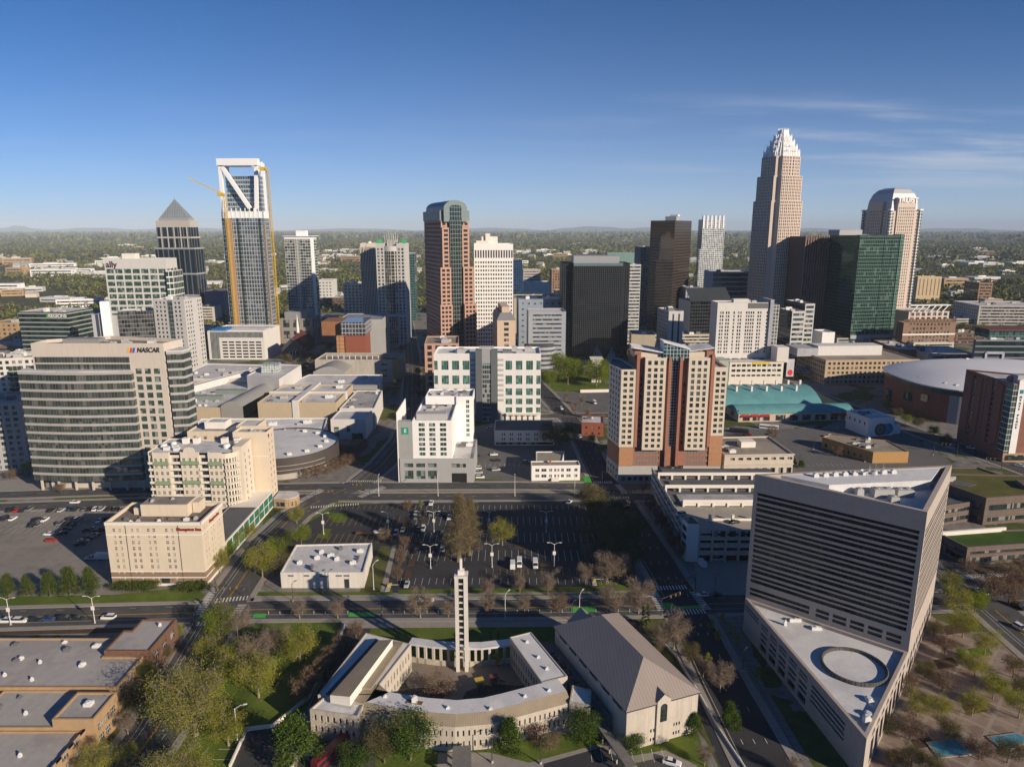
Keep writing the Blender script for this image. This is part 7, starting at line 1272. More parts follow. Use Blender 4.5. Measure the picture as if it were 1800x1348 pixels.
def hotel_rows():
 HW = mat('hotel_offwhite', (.64, .615, .57), .85, .05, .2, .2); 
 loc, a, w, h, d = place(1262, 1360, 532, Y=600, ang=2, depth=18); b = Bld('offwhite_hotel_tower', 'tall off-white hotel with staggered window groups above a broad podium and yellow sign', loc, a, 'hotel')
 cols = []
 for x, n in ((3, 2), (9.5, 2), (18, 1), (23, 2), (32, 4), (45, 2), (55, 2)): cols += [(x * w / 62 + i * 2.0, x * w / 62 + 1.3 + i * 2.0) for i in range(n)]
 b.block(rect(0, w, 0, d), 14, h, [dict(t='punch', rows=[(24 + i * 3.1, 26 + i * 3.1) for i in range(int((h - 28) / 3.1))], cols=cols, mull=(1, 1), rec=.3), pn(4, 1.8, 3.1, 1.9), None, None], HW, R_LGREY, 1.0); b.bp('roof_grille', (w * .55, w * .93, -.3, 0, h - 5, h - .5), mat('grille_grey', (.16, .16, .16), .7, .1, 1, seam=(1, 1, .2, .5))); b.bp('roof_block', (w * .28, w * .55, -.2, 6, h, h + 3), HW)
 b.bp('end_fin', (w * .935, w, -1.4, d, 4, h + 2.5), mat('fin_shadow', (.34, .35, .38), .8)); b.bp('glass_end', (w + .02, w + 5, -1.2, 10, 14, h - 2), curtain('glass_end_h', (.14, .16, .15), (.58, .57, .53), 2.4, 3.1, .4, .5, .08, .3)); b.units(4, w - 8, 4, d - 3, h - 1, 5, 3, 1.4)
 for i in range(5): mb = MB(); u = w * (.18 + .155 * i); mb.prism([(u, -3.0), (u + 4.2, -3.4), (u + 4.2, -.05), (u, -.05)], 12.6, 19.5); b.part('angled_bay', mb, mat('bay_slate', (.16, .17, .20), .6))
 b.windows(W_GLASS, topfirst=True)
 loc, a, w, h, d = place(1283, 1378, 636, ybase=676, ang=2, depth=22); b = Bld('hotel_podium', 'long white hotel podium with square windows, a green-grey flank and small yellow sign', loc, a, 'hotel'); b.block(rect(0, w, 0, d), 0, h, [dict(t='punch', rows=[(7, 8.6), (11, 13.2), (15.4, 17.6)], bay=w / 10.6, ww=3.4, m=1.4, mull=(2, 1), rec=.3), None, None, None], mat('podium_cream', (.70, .66, .58), .85, .05), R_LGREY, 1.0)
 b.bp('green_flank', (-9, -.02, .4, d, 0, h + 1), mat('flank_green', (.36, .42, .35), .85, .05)); b.bp('yellow_sign', (w * .42, w * .74, -.2, -.02, h - 2.2, h - .6), mat('sign_yellow', (.70, .52, .04), .6)); b.bp('trim', (-.2, w + .2, -.3, 0, h - .4, h + .1), mat('trim_gold', (.5, .38, .16), .7))
 b.bp('stair_block', (w - 6, w + 4, 1, 14, h - 1, h + 12), HW); b.bp('banner', (w + 4.2, w + 10.5, 3, 3.6, 6, h + 1.5), mat('banner_grey', (.50, .50, .52), .7, .1)); mb = MB(); mb.face([(w + 7.4 + 2.3 * cos(2 * pi * k / 18), 2.96, 9.5 + 2.6 * sin(2 * pi * k / 18)) for k in range(18)]); b.part('banner_mark', mb, mat('banner_red', (.62, .04, .03), .7)); b.windows(W_GLASS, topfirst=True)
 DW = mat('dark_white_grid', (.50, .50, .48), .8, .05)
 for nm, lab, x0, x1, yt, Y, pb in (('stepped_office', 'nearer half of a stepped office: dark left face and white-banded lit front beside the hotel', 1393, 1416, 547, 640, 1370), ('stepped_office', 'rear taller half of a stepped office with dark left face and white-banded glass front', 1416, 1433, 534, 668, 1382)):
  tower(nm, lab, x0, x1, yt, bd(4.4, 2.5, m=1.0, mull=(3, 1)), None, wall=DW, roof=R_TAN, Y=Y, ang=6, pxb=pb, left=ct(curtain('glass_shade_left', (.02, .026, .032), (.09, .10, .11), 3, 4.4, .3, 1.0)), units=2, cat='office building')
 TG = mat('stone_sand', (.46, .35, .235), .85, .06, .3, .2); loc, a, w, h, d = place(1452, 1617, 633, ybase=676, ang=3, pxb=1402); b = Bld('sand_grid_office', 'long sand-coloured office with small square windows and a big white plant house on top', loc, a, 'office building')
 b.block(rect(0, w, 0, d), 0, h, [pn(3.9, 2.2, 3.9, 2.1, m=1.6), None, None, pn(3.6, 2.0, 3.9, 2.1)], TG, R_TAN, 1.0); b.bp('plant_house', (w * .07, w * .78, d * .5, d * .5 + 16, h - 1, h + 7.5), mat('plant_white', (.66, .65, .62), .8, .06, .4, .2, seam=(1.4, 0, .3, .25))); b.bp('plant_house_rear', (-14, w * .06, d * .45, d * .9, h - 1, h + 6), mat('plant_grey', (.38, .39, .41), .8)); b.windows(W_GLASS, topfirst=True)
 # east side beyond the arena
 b = tower('brown_cream_block', 'square brown brick block with a cream top, at foot of the domed tower', 1589, 1681, 567, dict(t='punch', rows=[(3 + i * 4.6, 5.6 + i * 4.6) for i in range(7)], bay=4.2, ww=2.2, m=6, mull=(1, 1)), None, wall=mat('brick_cocoa', (.25, .16, .11), .85, .08), roof=R_LGREY, Y=760, ang=5, pxb=1577, units=5, cat='office building'); b.bp('cream_band', (-.2, b.w + .2, -.3, -.02, b.h * .52, b.h * .58), CREAM_W)
 b = tower('buttressed_block', 'pale stone office with white roof trusses and flared ends behind the brown and cream block', 1598, 1669, 548, pn(7, 4.4, 5, 3.6, m=1), None, wall=mat('limestone_rose', (.6, .5, .42)), roof=R_LGREY, Y=830, ang=5, depth=40, units=0, cat='office building')
 for i in range(6): mb = MB(); u = b.w * (.06 + .15 * i); mb.bar((u, -1, b.h), (u + b.w * .12, -1, b.h + 7), 1.0, 1.0); b.part('roof_truss', mb, WS2)
 mb = MB(); mb.box(0, b.w, -1.4, 6, b.h + 7, b.h + 8, bottom=True); b.part('roof_slab', mb, WS2)
 GC = mat('precast_greige', (.46, .43, .40), .85, .06); tower('long_grey_medical', 'long grey-beige office with ribbon windows and a rounded bay, at the right edge beyond trees', 1722, 1850, 537, bd(4.6, 2.4, m=2, mull=(16, 1)), None, wall=GC, roof=R_LGREY, Y=960, ang=-3, pxb=1676, left=pn(5, 2.4, 4.6, 2.2), units=4, cat='office building')
 st = pn(7, 4, 30, 24, b=1, top=2); tower('ribbed_sand_silo', 'sand-coloured vertically ribbed block standing in trees right of the domed tower', 1614, 1656, 486, pn(6.4, 1.6, 40, 34, b=2, top=3, wm=mat('rib_shade', (.25, .19, .12), .9)), None, wall=mat('sand_rib', (.55, .43, .27), .85), roof=R_TAN, Y=1250, ang=0, pxb=1604, units=2, cat='building')
 tower('brick_trim_office', 'brown brick office with white window surrounds among trees, far right', 1722, 1746, 497, bd(5, 2.6, m=2, mull=(3, 1)), None, wall=mat('brick_trim', (.33, .2, .12), .85), roof=R_TAN, Y=1220, ang=-4, pxb=1696, left=bd(5, 3, m=2), units=2, cat='office building')
 DK = curtain('glass_navy', (.02, .04, .045), (.14, .15, .18), 5, 5.2, .0, 1.5, .07, .4); b = tower('navy_frame_office', 'dark banded office with a pale square frame on its front and teal top storey', 1716, 1850, 597, ct(DK), None, wall=SLATEW, roof=R_DARK, ybase=660, ang=-2, pxb=1712, units=5, cat='office building'); w = b.w
 for p, q in (((10, 2), (10, 21)), ((25, 2), (25, 21)), ((10, 21), (25, 21))): mb = MB(); mb.bar((p[0], -.6, p[1]), (q[0], -.6, q[1]), 2.0, 1.2, up=(0, 1, 0)); b.part('frame_bar', mb, mat('frame_lilac', (.42, .42, .50), .7))
 b.bp('teal_storey', (16, w + 10, 8, 30, b.h, b.h + 7), curtain('glass_tealtop', (.05, .13, .12), (.12, .2, .19), 3, 7, .2, .4)); mb = MB(); mb.box(14, w + 12, 6, 31, b.h + 7, b.h + 8.2, bottom=True); b.part('roof_edge', mb, mat('edge_maroon', (.14, .06, .05), .8))
 b = tower('shaded_deck_block', 'low grey parking block with dark slots and a bright cream roof hut, behind arena', 1632, 1716, 622, bd(5, 1.8, m=4, mull=(4, 1)), None, wall=mat('grey_deck', (.30, .31, .34), .85), roof=R_LGREY, ybase=648, ang=-2, depth=46, units=3, cat='parking garage'); tower('flat_brown_hall', 'low flat brown hall with a wide tan roof, behind sand-coloured office', 1578, 1626, 614, dict(t='plain'), None, wall=BRICK_B, roof=R_LGREY, ybase=640, ang=-6, depth=60, units=3, cat='building')
 tower('white_fly_tower', 'plain white windowless box beside the dark trees below the green glass tower', 1446, 1468, 584, dict(t='plain'), None, wall=MATS['stucco_bright'], roof=R_LGREY, Y=690, ang=3, depth=20, units=0, cat='building')
SLATEW = mat('slate_wall', (.16, .17, .20), .8)
hotel_rows()
def church_and_small():
 # brick church with a big tracery window
 p = g2(498, 650); p = G(497, 630); b = Bld('brick_chapel', 'orange brick gabled chapel with a large pointed tracery window and slate roof', (p.x, p.y), R(18), 'church'); w, z, r, d = 20, 7, 16, 30
 BR_ = mat('brick_chapel', (.40, .17, .08), .9, .12, .6); mb = MB(); mb.face([(0, 0, 0), (w, 0, 0), (w, 0, z), (w / 2, 0, r), (0, 0, z)]); mb.face([(w, 0, 0), (w, d, 0), (w, d, z), (w, 0, z)]); mb.face([(0, d, 0), (0, 0, 0), (0, 0, z), (0, d, z)]); mb.face([(w, d, 0), (0, d, 0), (0, d, z), (w / 2, d, r), (w, d, z)]); b.part('wall', mb, BR_)
 mb = MB(); mb.face([(-.8, -.6, z - .6), (w / 2, -.6, r + .3), (w / 2, d, r + .3), (-.8, d, z - .6)][::-1]); mb.face([(w / 2, -.6, r + .3), (w + .8, -.6, z - .6), (w + .8, d, z - .6), (w / 2, d, r + .3)][::-1]); b.part('roof', mb, mat('slate_dark', (.11, .115, .125), .7, .1))
 pts = [(4, 2.2), (16, 2.2), (16, 6), (14, 9.5), (10, 12.6), (6, 9.5), (4, 6)]; mb = MB(); mb.face([(x, -.08, y) for x, y in pts]); b.part('tracery_window', mb, mat('tracery_glass', (.04, .055, .07), .2, .3, 1.5)); mb = MB()
 for x in (7, 10, 13): mb.box(x - .25, x + .25, -.25, -.1, 2.2, 8); 
 for x, y, q in ((7, 8, 1.6), (13, 8, 1.6), (10, 10, 1.5)):
  for k in range(10): t0, t1 = 2 * pi * k / 10, 2 * pi * (k + 1) / 10; mb.bar((x + q * cos(t0), -.18, y + q * sin(t0)), (x + q * cos(t1), -.18, y + q * sin(t1)), .3, .2, up=(0, 1, 0))
 b.part('tracery', mb, CREAM_W)
 p = G(524, 618); b = Bld('maroon_spire', 'small maroon roofed church with a slender spire, in shadow behind the orange brick chapel', (p.x, p.y), 0, 'church'); b.bp('wall', (-10, 10, 0, 30, 0, 10), mat('brick_maroon', (.14, .05, .04), .9)); mb = MB()
 for q in (((-11, -1), (11, -1)), ((11, -1), (11, 31)), ((11, 31), (-11, 31)), ((-11, 31), (-11, -1))): mb.face([(*q[0], 10), (*q[1], 10), (0, 15, 22)])
 b.part('roof', mb, mat('roof_maroon', (.10, .035, .03), .8)); mb = MB(); mb.revolve([(1.6, 20), (1.4, 26), (.1, 40)], 8, 0, 4); b.part('spire', mb, CREAM_W)
 p = G(598, 655); b = Bld('brick_cultural_centre', 'tall red brick and glass stair block with orange upper box, before striped grey hall', (p.x, p.y), R(2), 'building'); b.bp('brick_wall', (6, 24, 0, 30, 0, 34), MATS['brick_deep']); b.bp('lit_stair', (-2, 5.9, 1, 6, 0, 34), mat('stair_ochre', (.44, .24, .12), .9, .2, .5, seam=(30, 3.6, .9, .6))); b.bp('glass_box', (2, 24, 4, 40, 34.02, 46), curtain('glass_box_b', (.05, .06, .075), (.42, .43, .45), 3, 4, .4, .6)); b.bp('orange_box', (-17, 1.9, 10, 40, 33, 46), mat('box_orange', (.27, .125, .055), .8, .2, .3)); b.block(rect(-8, 34, 41, 90), 0, 44, None, GREYP, mat('roof_striped', (.24, .26, .30), .7, .1, .2, .2, seam=(9, 0, .6, .6)), .8, name='hall_wall', rname='hall_roof')
 # grey hotel left of the framed tower
 HG = mat('hotel_greywhite', (.50, .49, .47), .85, .06)
 b = tower('hotel_grid_tower', 'pale grey hotel wing with a grid of small square windows and a glass slot', 268, 323, 526, dict(pn(4, 2.0, 3.6, 1.9, m=1.4), cols=[(2, 4), (5.6, 7.6), (9.2, 11.2), (19.4, 21.4), (23, 25)]), None, wall=HG, roof=R_LGREY, Y=600, ang=-8, depth=26, units=5, cat='hotel', done=False); b.bp('glass_slot', (b.w * .48, b.w * .62, -.4, -.02, 0, b.h - 1), curtain('glass_slot_h', (.06, .09, .085), (.25, .27, .26), 2, 3.6, .2, .5)); b.windows(W_GLASS, topfirst=True)
 b = tower('hotel_glass_wing', 'angled mirrored glass hotel wing under a grey roof, left of pale window-grid wing', 206, 268, 548, ct(curtain('glass_mirror_h', (.10, .10, .10), (.22, .22, .21), 2.2, 3.6, .15, .5, .05, .45, .75, wob=.06)), None, wall=HG, roof=R_LGREY, Y=590, ang=18, depth=22, units=2, cat='hotel'); b.bp('fin_wall', (-12, -5, -2, 4, 0, b.h + 9), WS2); b.bp('side_block', (-20, -12.02, 2, 14, 0, b.h - 2), curtain('side_strip_h', (.06, .07, .09), (.36, .37, .39), 5, 60, 2.6, .0)); b.bp('side_panel', (-4.98, -.02, 1, 8, 0, b.h - 3), GREYP)
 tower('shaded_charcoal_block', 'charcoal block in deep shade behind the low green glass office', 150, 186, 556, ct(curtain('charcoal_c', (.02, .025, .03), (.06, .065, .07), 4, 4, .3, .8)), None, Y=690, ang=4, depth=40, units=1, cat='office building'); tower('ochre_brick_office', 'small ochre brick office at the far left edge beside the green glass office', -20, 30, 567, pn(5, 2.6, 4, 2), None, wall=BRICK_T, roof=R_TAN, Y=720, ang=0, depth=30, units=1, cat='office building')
 tower('grey_sports_screen', 'grey block with a small red glowing sign, in shade between pyramid tower and framed tower', 358, 392, 512, dict(t='plain'), None, wall=SLATEW, roof=R_DARK, Y=1000, ang=0, depth=40, units=1, cat='building'); tower('white_trim_lowrise', 'low pale lowrise with lit roof, behind the slim glass apartments', 558, 584, 493, pn(6, 3, 5, 2), None, wall=MATS['precast_pale'], roof=R_WHITE, Y=1200, ang=3, depth=40, units=1, cat='building')
 tower('beige_court_building', 'small beige building with square windows, left of the black tower among low roofs', 978, 1000, 512, pn(6, 2.6, 7, 3), None, wall=MATS['stone_tan6'], roof=R_TAN, Y=900, ang=3, depth=30, units=1, cat='building'); tower('banded_tan_office', 'low tan office with horizontal bands among trees beyond the blue slab', 920, 950, 474, bd(5, 2, m=1), None, wall=MATS['precast_greige'], roof=R_TAN, Y=1350, ang=3, depth=30, units=1, cat='office building'); tower('brick_blue_office', 'low brick and blue glass office between the banded tan office and the black tower', 970, 994, 474, pn(5, 3, 5, 3), None, wall=MATS['brick_trim'], roof=R_LGREY, Y=1300, ang=3, depth=40, units=1, cat='office building')
 tower('pale_flat_store', 'pale flat-roofed store with a long plain wall, beside bare trees beyond the blue slab', 920, 968, 497, dict(t='plain'), None, wall=MATS['hotel_offwhite'], roof=R_WHITE, Y=1150, ang=2, depth=40, units=2, cat='building'); tower('tan_roof_row', 'row of low tan-roofed buildings just behind the blue-grey office', 903, 985, 524, pn(7, 2, 6, 2), None, wall=MATS['stone_tan6'], roof=R_TAN, Y=880, ang=3, depth=50, units=3, cat='building')
church_and_small()
# ================================================================ TREES AND PLANTS
def leafmat(name, c1, c2, tr=.3):
 m = bpy.data.materials.new(name); m.use_nodes = True; t = m.node_tree; t.nodes.clear(); o = N(t, 'ShaderNodeOutputMaterial'); d = N(t, 'ShaderNodeBsdfDiffuse'); l = N(t, 'ShaderNodeBsdfTranslucent'); x = N(t, 'ShaderNodeMixShader'); x.inputs[0].default_value = tr
 oi = N(t, 'ShaderNodeObjectInfo').outputs['Random']; f = tmath(t, 'ADD', tmath(t, 'MULTIPLY', trange(t, tnoise(t, .9, 3), .3, .7), .7), tmath(t, 'MULTIPLY', oi, .3))
 c = tmix(t, f, c1, c2); t.links.new(c, d.inputs[0]); t.links.new(c, l.inputs[0]); t.links.new(d.outputs[0], x.inputs[1]); t.links.new(l.outputs[0], x.inputs[2]); t.links.new(x.outputs[0], o.inputs['Surface']); MATS[name] = m; return m
BARK = mat('bark_grey', (.16, .125, .095), .95, .25, 1.5); BARK_L = mat('bark_pale', (.27, .22, .165), .95, .2, 1.5); TWIG = leafmat('twig_brown', (.15, .105, .075), (.24, .18, .13), .15); TWIG_P = leafmat('twig_pale', (.19, .145, .11), (.27, .22, .165), .15)
LF = {'bud': (leafmat('leaf_bud', (.29, .31, .02), (.42, .40, .035), .4), leafmat('leaf_bud_dark', (.19, .22, .02), (.28, .29, .03), .35)), 'lime': (leafmat('leaf_lime', (.20, .27, .012), (.32, .38, .025), .45), leafmat('leaf_lime_dark', (.09, .14, .015), (.16, .21, .02), .4)),
      'bare': (TWIG, TWIG), 'pale': (TWIG_P, TWIG), 'rust': (leafmat('leaf_rust', (.15, .085, .045), (.22, .13, .065), .2), TWIG), 'mag': (leafmat('leaf_mag', (.06, .11, .015), (.12, .18, .03), .2), leafmat('leaf_mag_dark', (.025, .05, .012), (.05, .085, .018), .2)),
      'oliv': (leafmat('leaf_olive', (.10, .105, .03), (.16, .15, .045), .3), leafmat('leaf_olive_dark', (.06, .065, .022), (.10, .10, .03), .3)), 'red': (leafmat('leaf_red', (.10, .03, .03), (.16, .05, .045), .3), TWIG), 'con': (leafmat('leaf_con', (.07, .105, .02), (.12, .15, .03), .25), leafmat('leaf_con_dark', (.04, .065, .016), (.08, .105, .02), .25)), 'redw': (leafmat('leaf_redw', (.19, .18, .06), (.27, .24, .09), .3), leafmat('leaf_redw_dark', (.17, .125, .085), (.24, .185, .12), .25))}
def crown_mesh(name, P, size, mats, seed, mi):
 rg = np.random.default_rng(seed); n = len(P); u = rg.normal(0, 1, (n, 3)); u /= np.linalg.norm(u, axis=1, keepdims=True); w = np.cross(u, rg.normal(0, 1, (n, 3))); w /= np.linalg.norm(w, axis=1, keepdims=True)
 q = size * rg.uniform(.6, 1.4, (n, 1)); V = np.stack([P - u * q * .5, P + w * q * .34, P + u * q * .5, P - w * q * .34], 1).reshape(-1, 3)
 return quads(name, V, mi, mats)
def quads(name, V, mi, mats):
 nf = len(V) // 4; me = bpy.data.meshes.new(name); me.vertices.add(len(V)); me.vertices.foreach_set('co', np.asarray(V, np.float32).ravel()); me.loops.add(nf * 4); me.loops.foreach_set('vertex_index', np.arange(nf * 4, dtype=np.int32)); me.polygons.add(nf); me.polygons.foreach_set('loop_start', np.arange(0, nf * 4, 4, dtype=np.int32)); me.polygons.foreach_set('material_index', np.asarray(mi, np.int32))
 for m in mats: me.materials.append(m)
 me.update(); return me
def proto(name, kind, H, Rr, base, n_l, n_leaf, size, shape='round', bark=BARK, twig=0, seed=1, tr=.28):
 """tapered trunk with limbs and forks; leaves gather round the outer forks, twigs fill between"""
 rn = random.Random(seed); tb = MB(); tips = []; top = H * (.93 if shape in ('cone', 'col') else .72); lean = Vector((rn.uniform(-.04, .04) * H, rn.uniform(-.04, .04) * H, 0))
 ax = lambda z: Vector((lean.x * z / H, lean.y * z / H, z)); r0 = tr * (H / 12) ** .8; rad = lambda z: max(.03, r0 * (1 - .85 * z / H)); k = 5
 for i in range(k): tb.tube(ax(top * i / k), ax(top * (i + 1) / k), rad(top * i / k) * (1.35 if i == 0 else 1), rad(top * (i + 1) / k), 6, cap=False)
 def prof(z):
  t = (z - base) / max(.1, H - base)
  return Rr * {'round': sqrt(max(0, 1 - (2 * t - .9) ** 2 / 1.25)), 'cone': (1 - t) ** .8 * .95 + .05, 'col': 1 - t ** 3 * .8, 'vase': .35 + .75 * t if t < .8 else .95 - (t - .8) * 2}[shape]
 for i in range(n_l):
  t = (i + .5) / n_l; z0 = base + (top - base) * t ** (.9 if shape == 'cone' else 1.1) * .97; a = i * 2.4 + rn.uniform(-.5, .5); rr = prof(min(H * .97, z0 + (.12 if shape == 'cone' else .3) * (H - base) * .6)) * rn.uniform(.72, 1.08)
  rise = rn.uniform(.05, .25) * rr if shape == 'cone' else rn.uniform(.35, 1.0) * rr; p0 = ax(z0); p2 = p0 + Vector((cos(a) * rr, sin(a) * rr, min(rise, H - z0 - .3))); p1 = p0.lerp(p2, .5) + Vector((rn.uniform(-.1, .1) * rr, rn.uniform(-.1, .1) * rr, .06 * rr)); rl = rad(z0) * .5
  tb.tube(p0, p1, rl, rl * .7, 5, cap=False); tb.tube(p1, p2, rl * .7, .03, 4, cap=False); tips += [(p2, 1.0), (p1, .8)]
  for j in range(4 if shape != 'cone' else 2):
   s = p0.lerp(p2, rn.uniform(.35, .9)); b = a + rn.uniform(-1.1, 1.1); L_ = rr * rn.uniform(.25, .5); e = s + Vector((cos(b) * L_, sin(b) * L_, L_ * rn.uniform(0, .9))); tb.tube(s, e, rl * .4, .02, 3, cap=False); tips.append((e, 1.0))
 tips.append((ax(H * .9), .8)); tips.append((ax(top), .9)); trunk = tb.mesh('trunk', bark)
 rg = np.random.default_rng(seed); T = np.array([tuple(p) for p, _ in tips]); sg = Rr * (.23 if shape in ('round', 'vase') else .17); cl = rg.integers(0, len(T), n_leaf); P = T[cl] + rg.normal(0, 1, (n_leaf, 3)) * np.array([sg, sg, sg * .75]); P[:, 2] = np.clip(P[:, 2], base * .75, H * 1.03)
 dark = rg.random(len(T)) < .4; mi = (dark[cl] ^ (rg.random(n_leaf) < .15)).astype(int); mats = LF[kind]
 Vv = [None]; me = crown_mesh('crown', P, size, [*mats, TWIG_P if bark is BARK_L else TWIG], seed, mi)
 if twig:
  ci = rg.integers(0, len(T), twig); A = T[ci] + rg.normal(0, 1, (twig, 3)) * sg * .6; D = rg.normal(0, 1, (twig, 3)) + np.array([0, 0, .6]); D /= np.linalg.norm(D, axis=1, keepdims=True); B = A + D * rg.uniform(.5, 1.4, (twig, 1)) * (Rr / 4); Wd = np.cross(D, rg.normal(0, 1, (twig, 3))); Wd /= np.linalg.norm(Wd, axis=1, keepdims=True); wv = .035 * (Rr / 4) ** .5
  V = np.concatenate([np.array([v.co[:] for v in me.vertices]), np.stack([A - Wd * wv, A + Wd * wv, B + Wd * wv * .4, B - Wd * wv * .4], 1).reshape(-1, 3)]); mats2 = list(me.materials); bpy.data.meshes.remove(me); me = quads('crown', V, np.concatenate([mi, np.full(twig, 2)]), mats2)
 r = bpy.data.objects.new(name, None); a = bpy.data.objects.new('trunk', trunk); b = bpy.data.objects.new('crown', me)
 for o in (r, a, b): C.objects.link(o)
 a.parent = r; b.parent = r; r['category'] = 'tree'; return (r, H)
PR = {
 'bud': [proto('budding_tree', 'bud', 12, 4.9, 2.6, 15, 7000, .29, 'round', BARK_L, 900, s) for s in (3, 8, 21)], 'big': [proto('budding_tree', 'bud', 17, 7.6, 3.6, 22, 15000, .30, 'round', BARK_L, 2200, s, .42) for s in (5, 14)],
 'lime': [proto('lime_green_tree', 'lime', 10, 3.9, 2.0, 14, 6500, .29, 'round', BARK, 300, s) for s in (4, 17)], 'bare': [proto('bare_tree', 'bare', 11, 3.8, 2.2, 14, 900, .20, 'vase', BARK_L, 2600, s) for s in (6, 19, 33)], 'pale': [proto('bare_tree', 'pale', 12, 4.6, 2.4, 16, 1300, .22, 'round', BARK_L, 3600, s) for s in (2, 41)],
 'rust': [proto('russet_tree', 'rust', 7, 3.2, 1.2, 12, 1700, .28, 'round', BARK, 1300, s) for s in (9, 27)], 'mag': [proto('magnolia_tree', 'mag', 12, 4.6, .8, 18, 9500, .36, 'cone', BARK, 0, s) for s in (10, 31)] + [proto('magnolia_tree', 'mag', 12, 5.2, 1.0, 18, 9500, .36, 'round', BARK, 0, 12)],
 'oliv': [proto('olive_green_tree', 'oliv', 14, 6.2, 2.5, 18, 9500, .33, 'round', BARK, 1400, s) for s in (13, 37)], 'red': [proto('burgundy_tree', 'red', 6, 2.6, 1.0, 10, 1500, .3, 'round', BARK, 300, 15)], 'con': [proto('conical_tree', 'con', 10, 3.3, .8, 24, 7000, .30, 'cone', BARK, 0, s) for s in (16, 44)],
 'redw': [proto('dawn_redwood', 'redw', 30, 5.4, 2.5, 56, 13000, .29, 'cone', BARK, 3500, s, .38) for s in (18, 50)], 'cyp': [proto('cypress_tree', 'mag', 9, .9, .2, 14, 1500, .34, 'col', BARK, 0, 22)], 'bush': [proto('round_shrub', 'con', 2.4, 1.9, .15, 10, 1100, .30, 'round', BARK, 0, 24)], 'sap': [proto('young_tree', 'bud', 6, 1.5, 1.4, 8, 700, .28, 'col', BARK, 200, 25)],
}
for k in ('bush',):
 for r, _ in PR[k]: r['category'] = 'shrub'
USED = set(); ORD = 'first second third fourth fifth sixth seventh eighth ninth tenth eleventh twelfth thirteenth fourteenth fifteenth sixteenth seventeenth eighteenth nineteenth twentieth'.split()
TREES = []
def plant(kind, x, y, h, label, group=None, k=None, wide=1.0, z=0):
 ps = PR[kind]; i = (len(TREES) * 7 + int(abs(x) * 3)) % len(ps) if k is None else k % len(ps); r, H = ps[i]; s = h / H; rz = random.uniform(0, 6.28)
 if (kind, i) not in USED: USED.add((kind, i)); o = r; o.location = (x, y, z); o.rotation_euler = (0, 0, rz); o.scale = (s * wide, s * wide, s); o['label'] = label
 else: o = copy_tree(r, (x, y, z), rz, (s * wide, s * wide, s), label)
 if group: o['group'] = group
 elif 'group' in o: del o['group']
 TREES.append(o); return o
def row(kind, pts, what, where, group, order='from the left', wide=1.0):
 """a row of trees by their foot in the photo: (px, py, height in metres)"""
 for i, (px, py, h) in enumerate(pts):
  p = G(px, py); k = kind if isinstance(kind, str) else kind[i % len(kind)]; plant(k, p.x, p.y, h, (what if len(pts) == 1 else '%s %s %s' % (ORD[i], what, order)) + ' ' + where, group, wide=wide)
# foreground, left of the church
row('big', [(345, 1292, 17.5)], 'big budding tree with a bare pale trunk', 'on the lawn between street and church', None); row('big', [(318, 1410, 12.5)], 'broad yellow-green tree cut by the bottom edge', 'beside the tree-lined street', None, wide=1.1)
row('bud', [(172, 1368, 8), (222, 1345, 6)], 'yellow-green street tree', 'by the school wall at the bottom edge', 'street trees by the school'); row('lime', [(386, 1122, 10.5)], 'bright lime tree in full leaf', 'at the street corner above the lawn', None)
row('pale', [(418, 1118, 9.5)], 'tan bare tree', 'next to the lime tree at the street corner', None); row('bud', [(415, 1195, 11), (455, 1225, 12), (528, 1166, 11)], 'rounded yellow-green tree', 'on the shaded lawn west of the church', 'budding trees on the lawn'); row('pale', [(452, 1183, 11.5), (488, 1150, 9.5)], 'grey bare tree', 'among budding trees on the shaded lawn', 'bare trees on the lawn')
row('bud', [(372, 1168, 9), (402, 1310, 10)], 'loose budding tree', 'along the lawn edge beside the street', 'budding trees along the lawn edge', 'from the back'); row(['bud', 'oliv', 'bud', 'oliv', 'bare'], [(308, 1128, 5.5), (285, 1165, 6), (262, 1205, 6.5), (245, 1250, 7.5), (225, 1290, 7)], 'small tree', 'between the school wall and the street', 'small trees by the school wall', 'from the back')
row('rust', [(534, 1232, 6.2), (550, 1210, 6), (566, 1190, 5.6), (583, 1169, 5.8), (604, 1146, 5.6), (626, 1121, 5.4)], 'russet clipped tree', 'in the dark row beside the west wing', 'russet trees beside the west wing', 'from the front')
# church front and court
row('mag', [(520, 1345, 14.5)], 'very large dark magnolia', 'at the corner of the church car park', None, wide=1.1); row('mag', [(722, 1336, 12)], 'dark dense magnolia', 'before the left half of curved church offices', None); row('oliv', [(676, 1340, 11.5)], 'yellowish olive tree', 'left of the magnolia before the curved offices', None, wide=.8)
row('mag', [(628, 1356, 8)], 'low green bushy magnolia', 'at the bottom edge by the service yard', None); row('mag', [(895, 1322, 10)], 'bright green cone-shaped magnolia', 'before the right half of curved church offices', None); row('mag', [(1024, 1302, 8.4)], 'round dark magnolia', 'against the stair block beside church hall', None); row('mag', [(1113, 1322, 5.6), (1219, 1290, 6.4)], 'small grey-green magnolia', 'by the front wall of the church hall', 'magnolias by the church hall')
row('red', [(944, 1308, 5.6)], 'burgundy-leaved small tree', 'on the church front lawn', None); row('rust', [(968, 1318, 4.6)], 'low russet bush tree', 'beside the burgundy tree', None); row('rust', [(772, 1226, 6.6)], 'wide russet tree', 'alone in the church courtyard', None, wide=1.25); row('sap', [(875, 1172, 5)], 'thin budding sapling', 'against the colonnade inside the courtyard', None); row('cyp', [(845, 1128, 2.4), (862, 1125, 3.2), (876, 1122, 3.6)], 'little clipped cypress', 'on the lawn behind the colonnade', 'clipped cypresses')
row('cyp', [(1131, 1100, 8), (1138, 1101, 8.4)], 'dark slim cypress', 'behind the far corner of the church hall', 'slim cypresses')
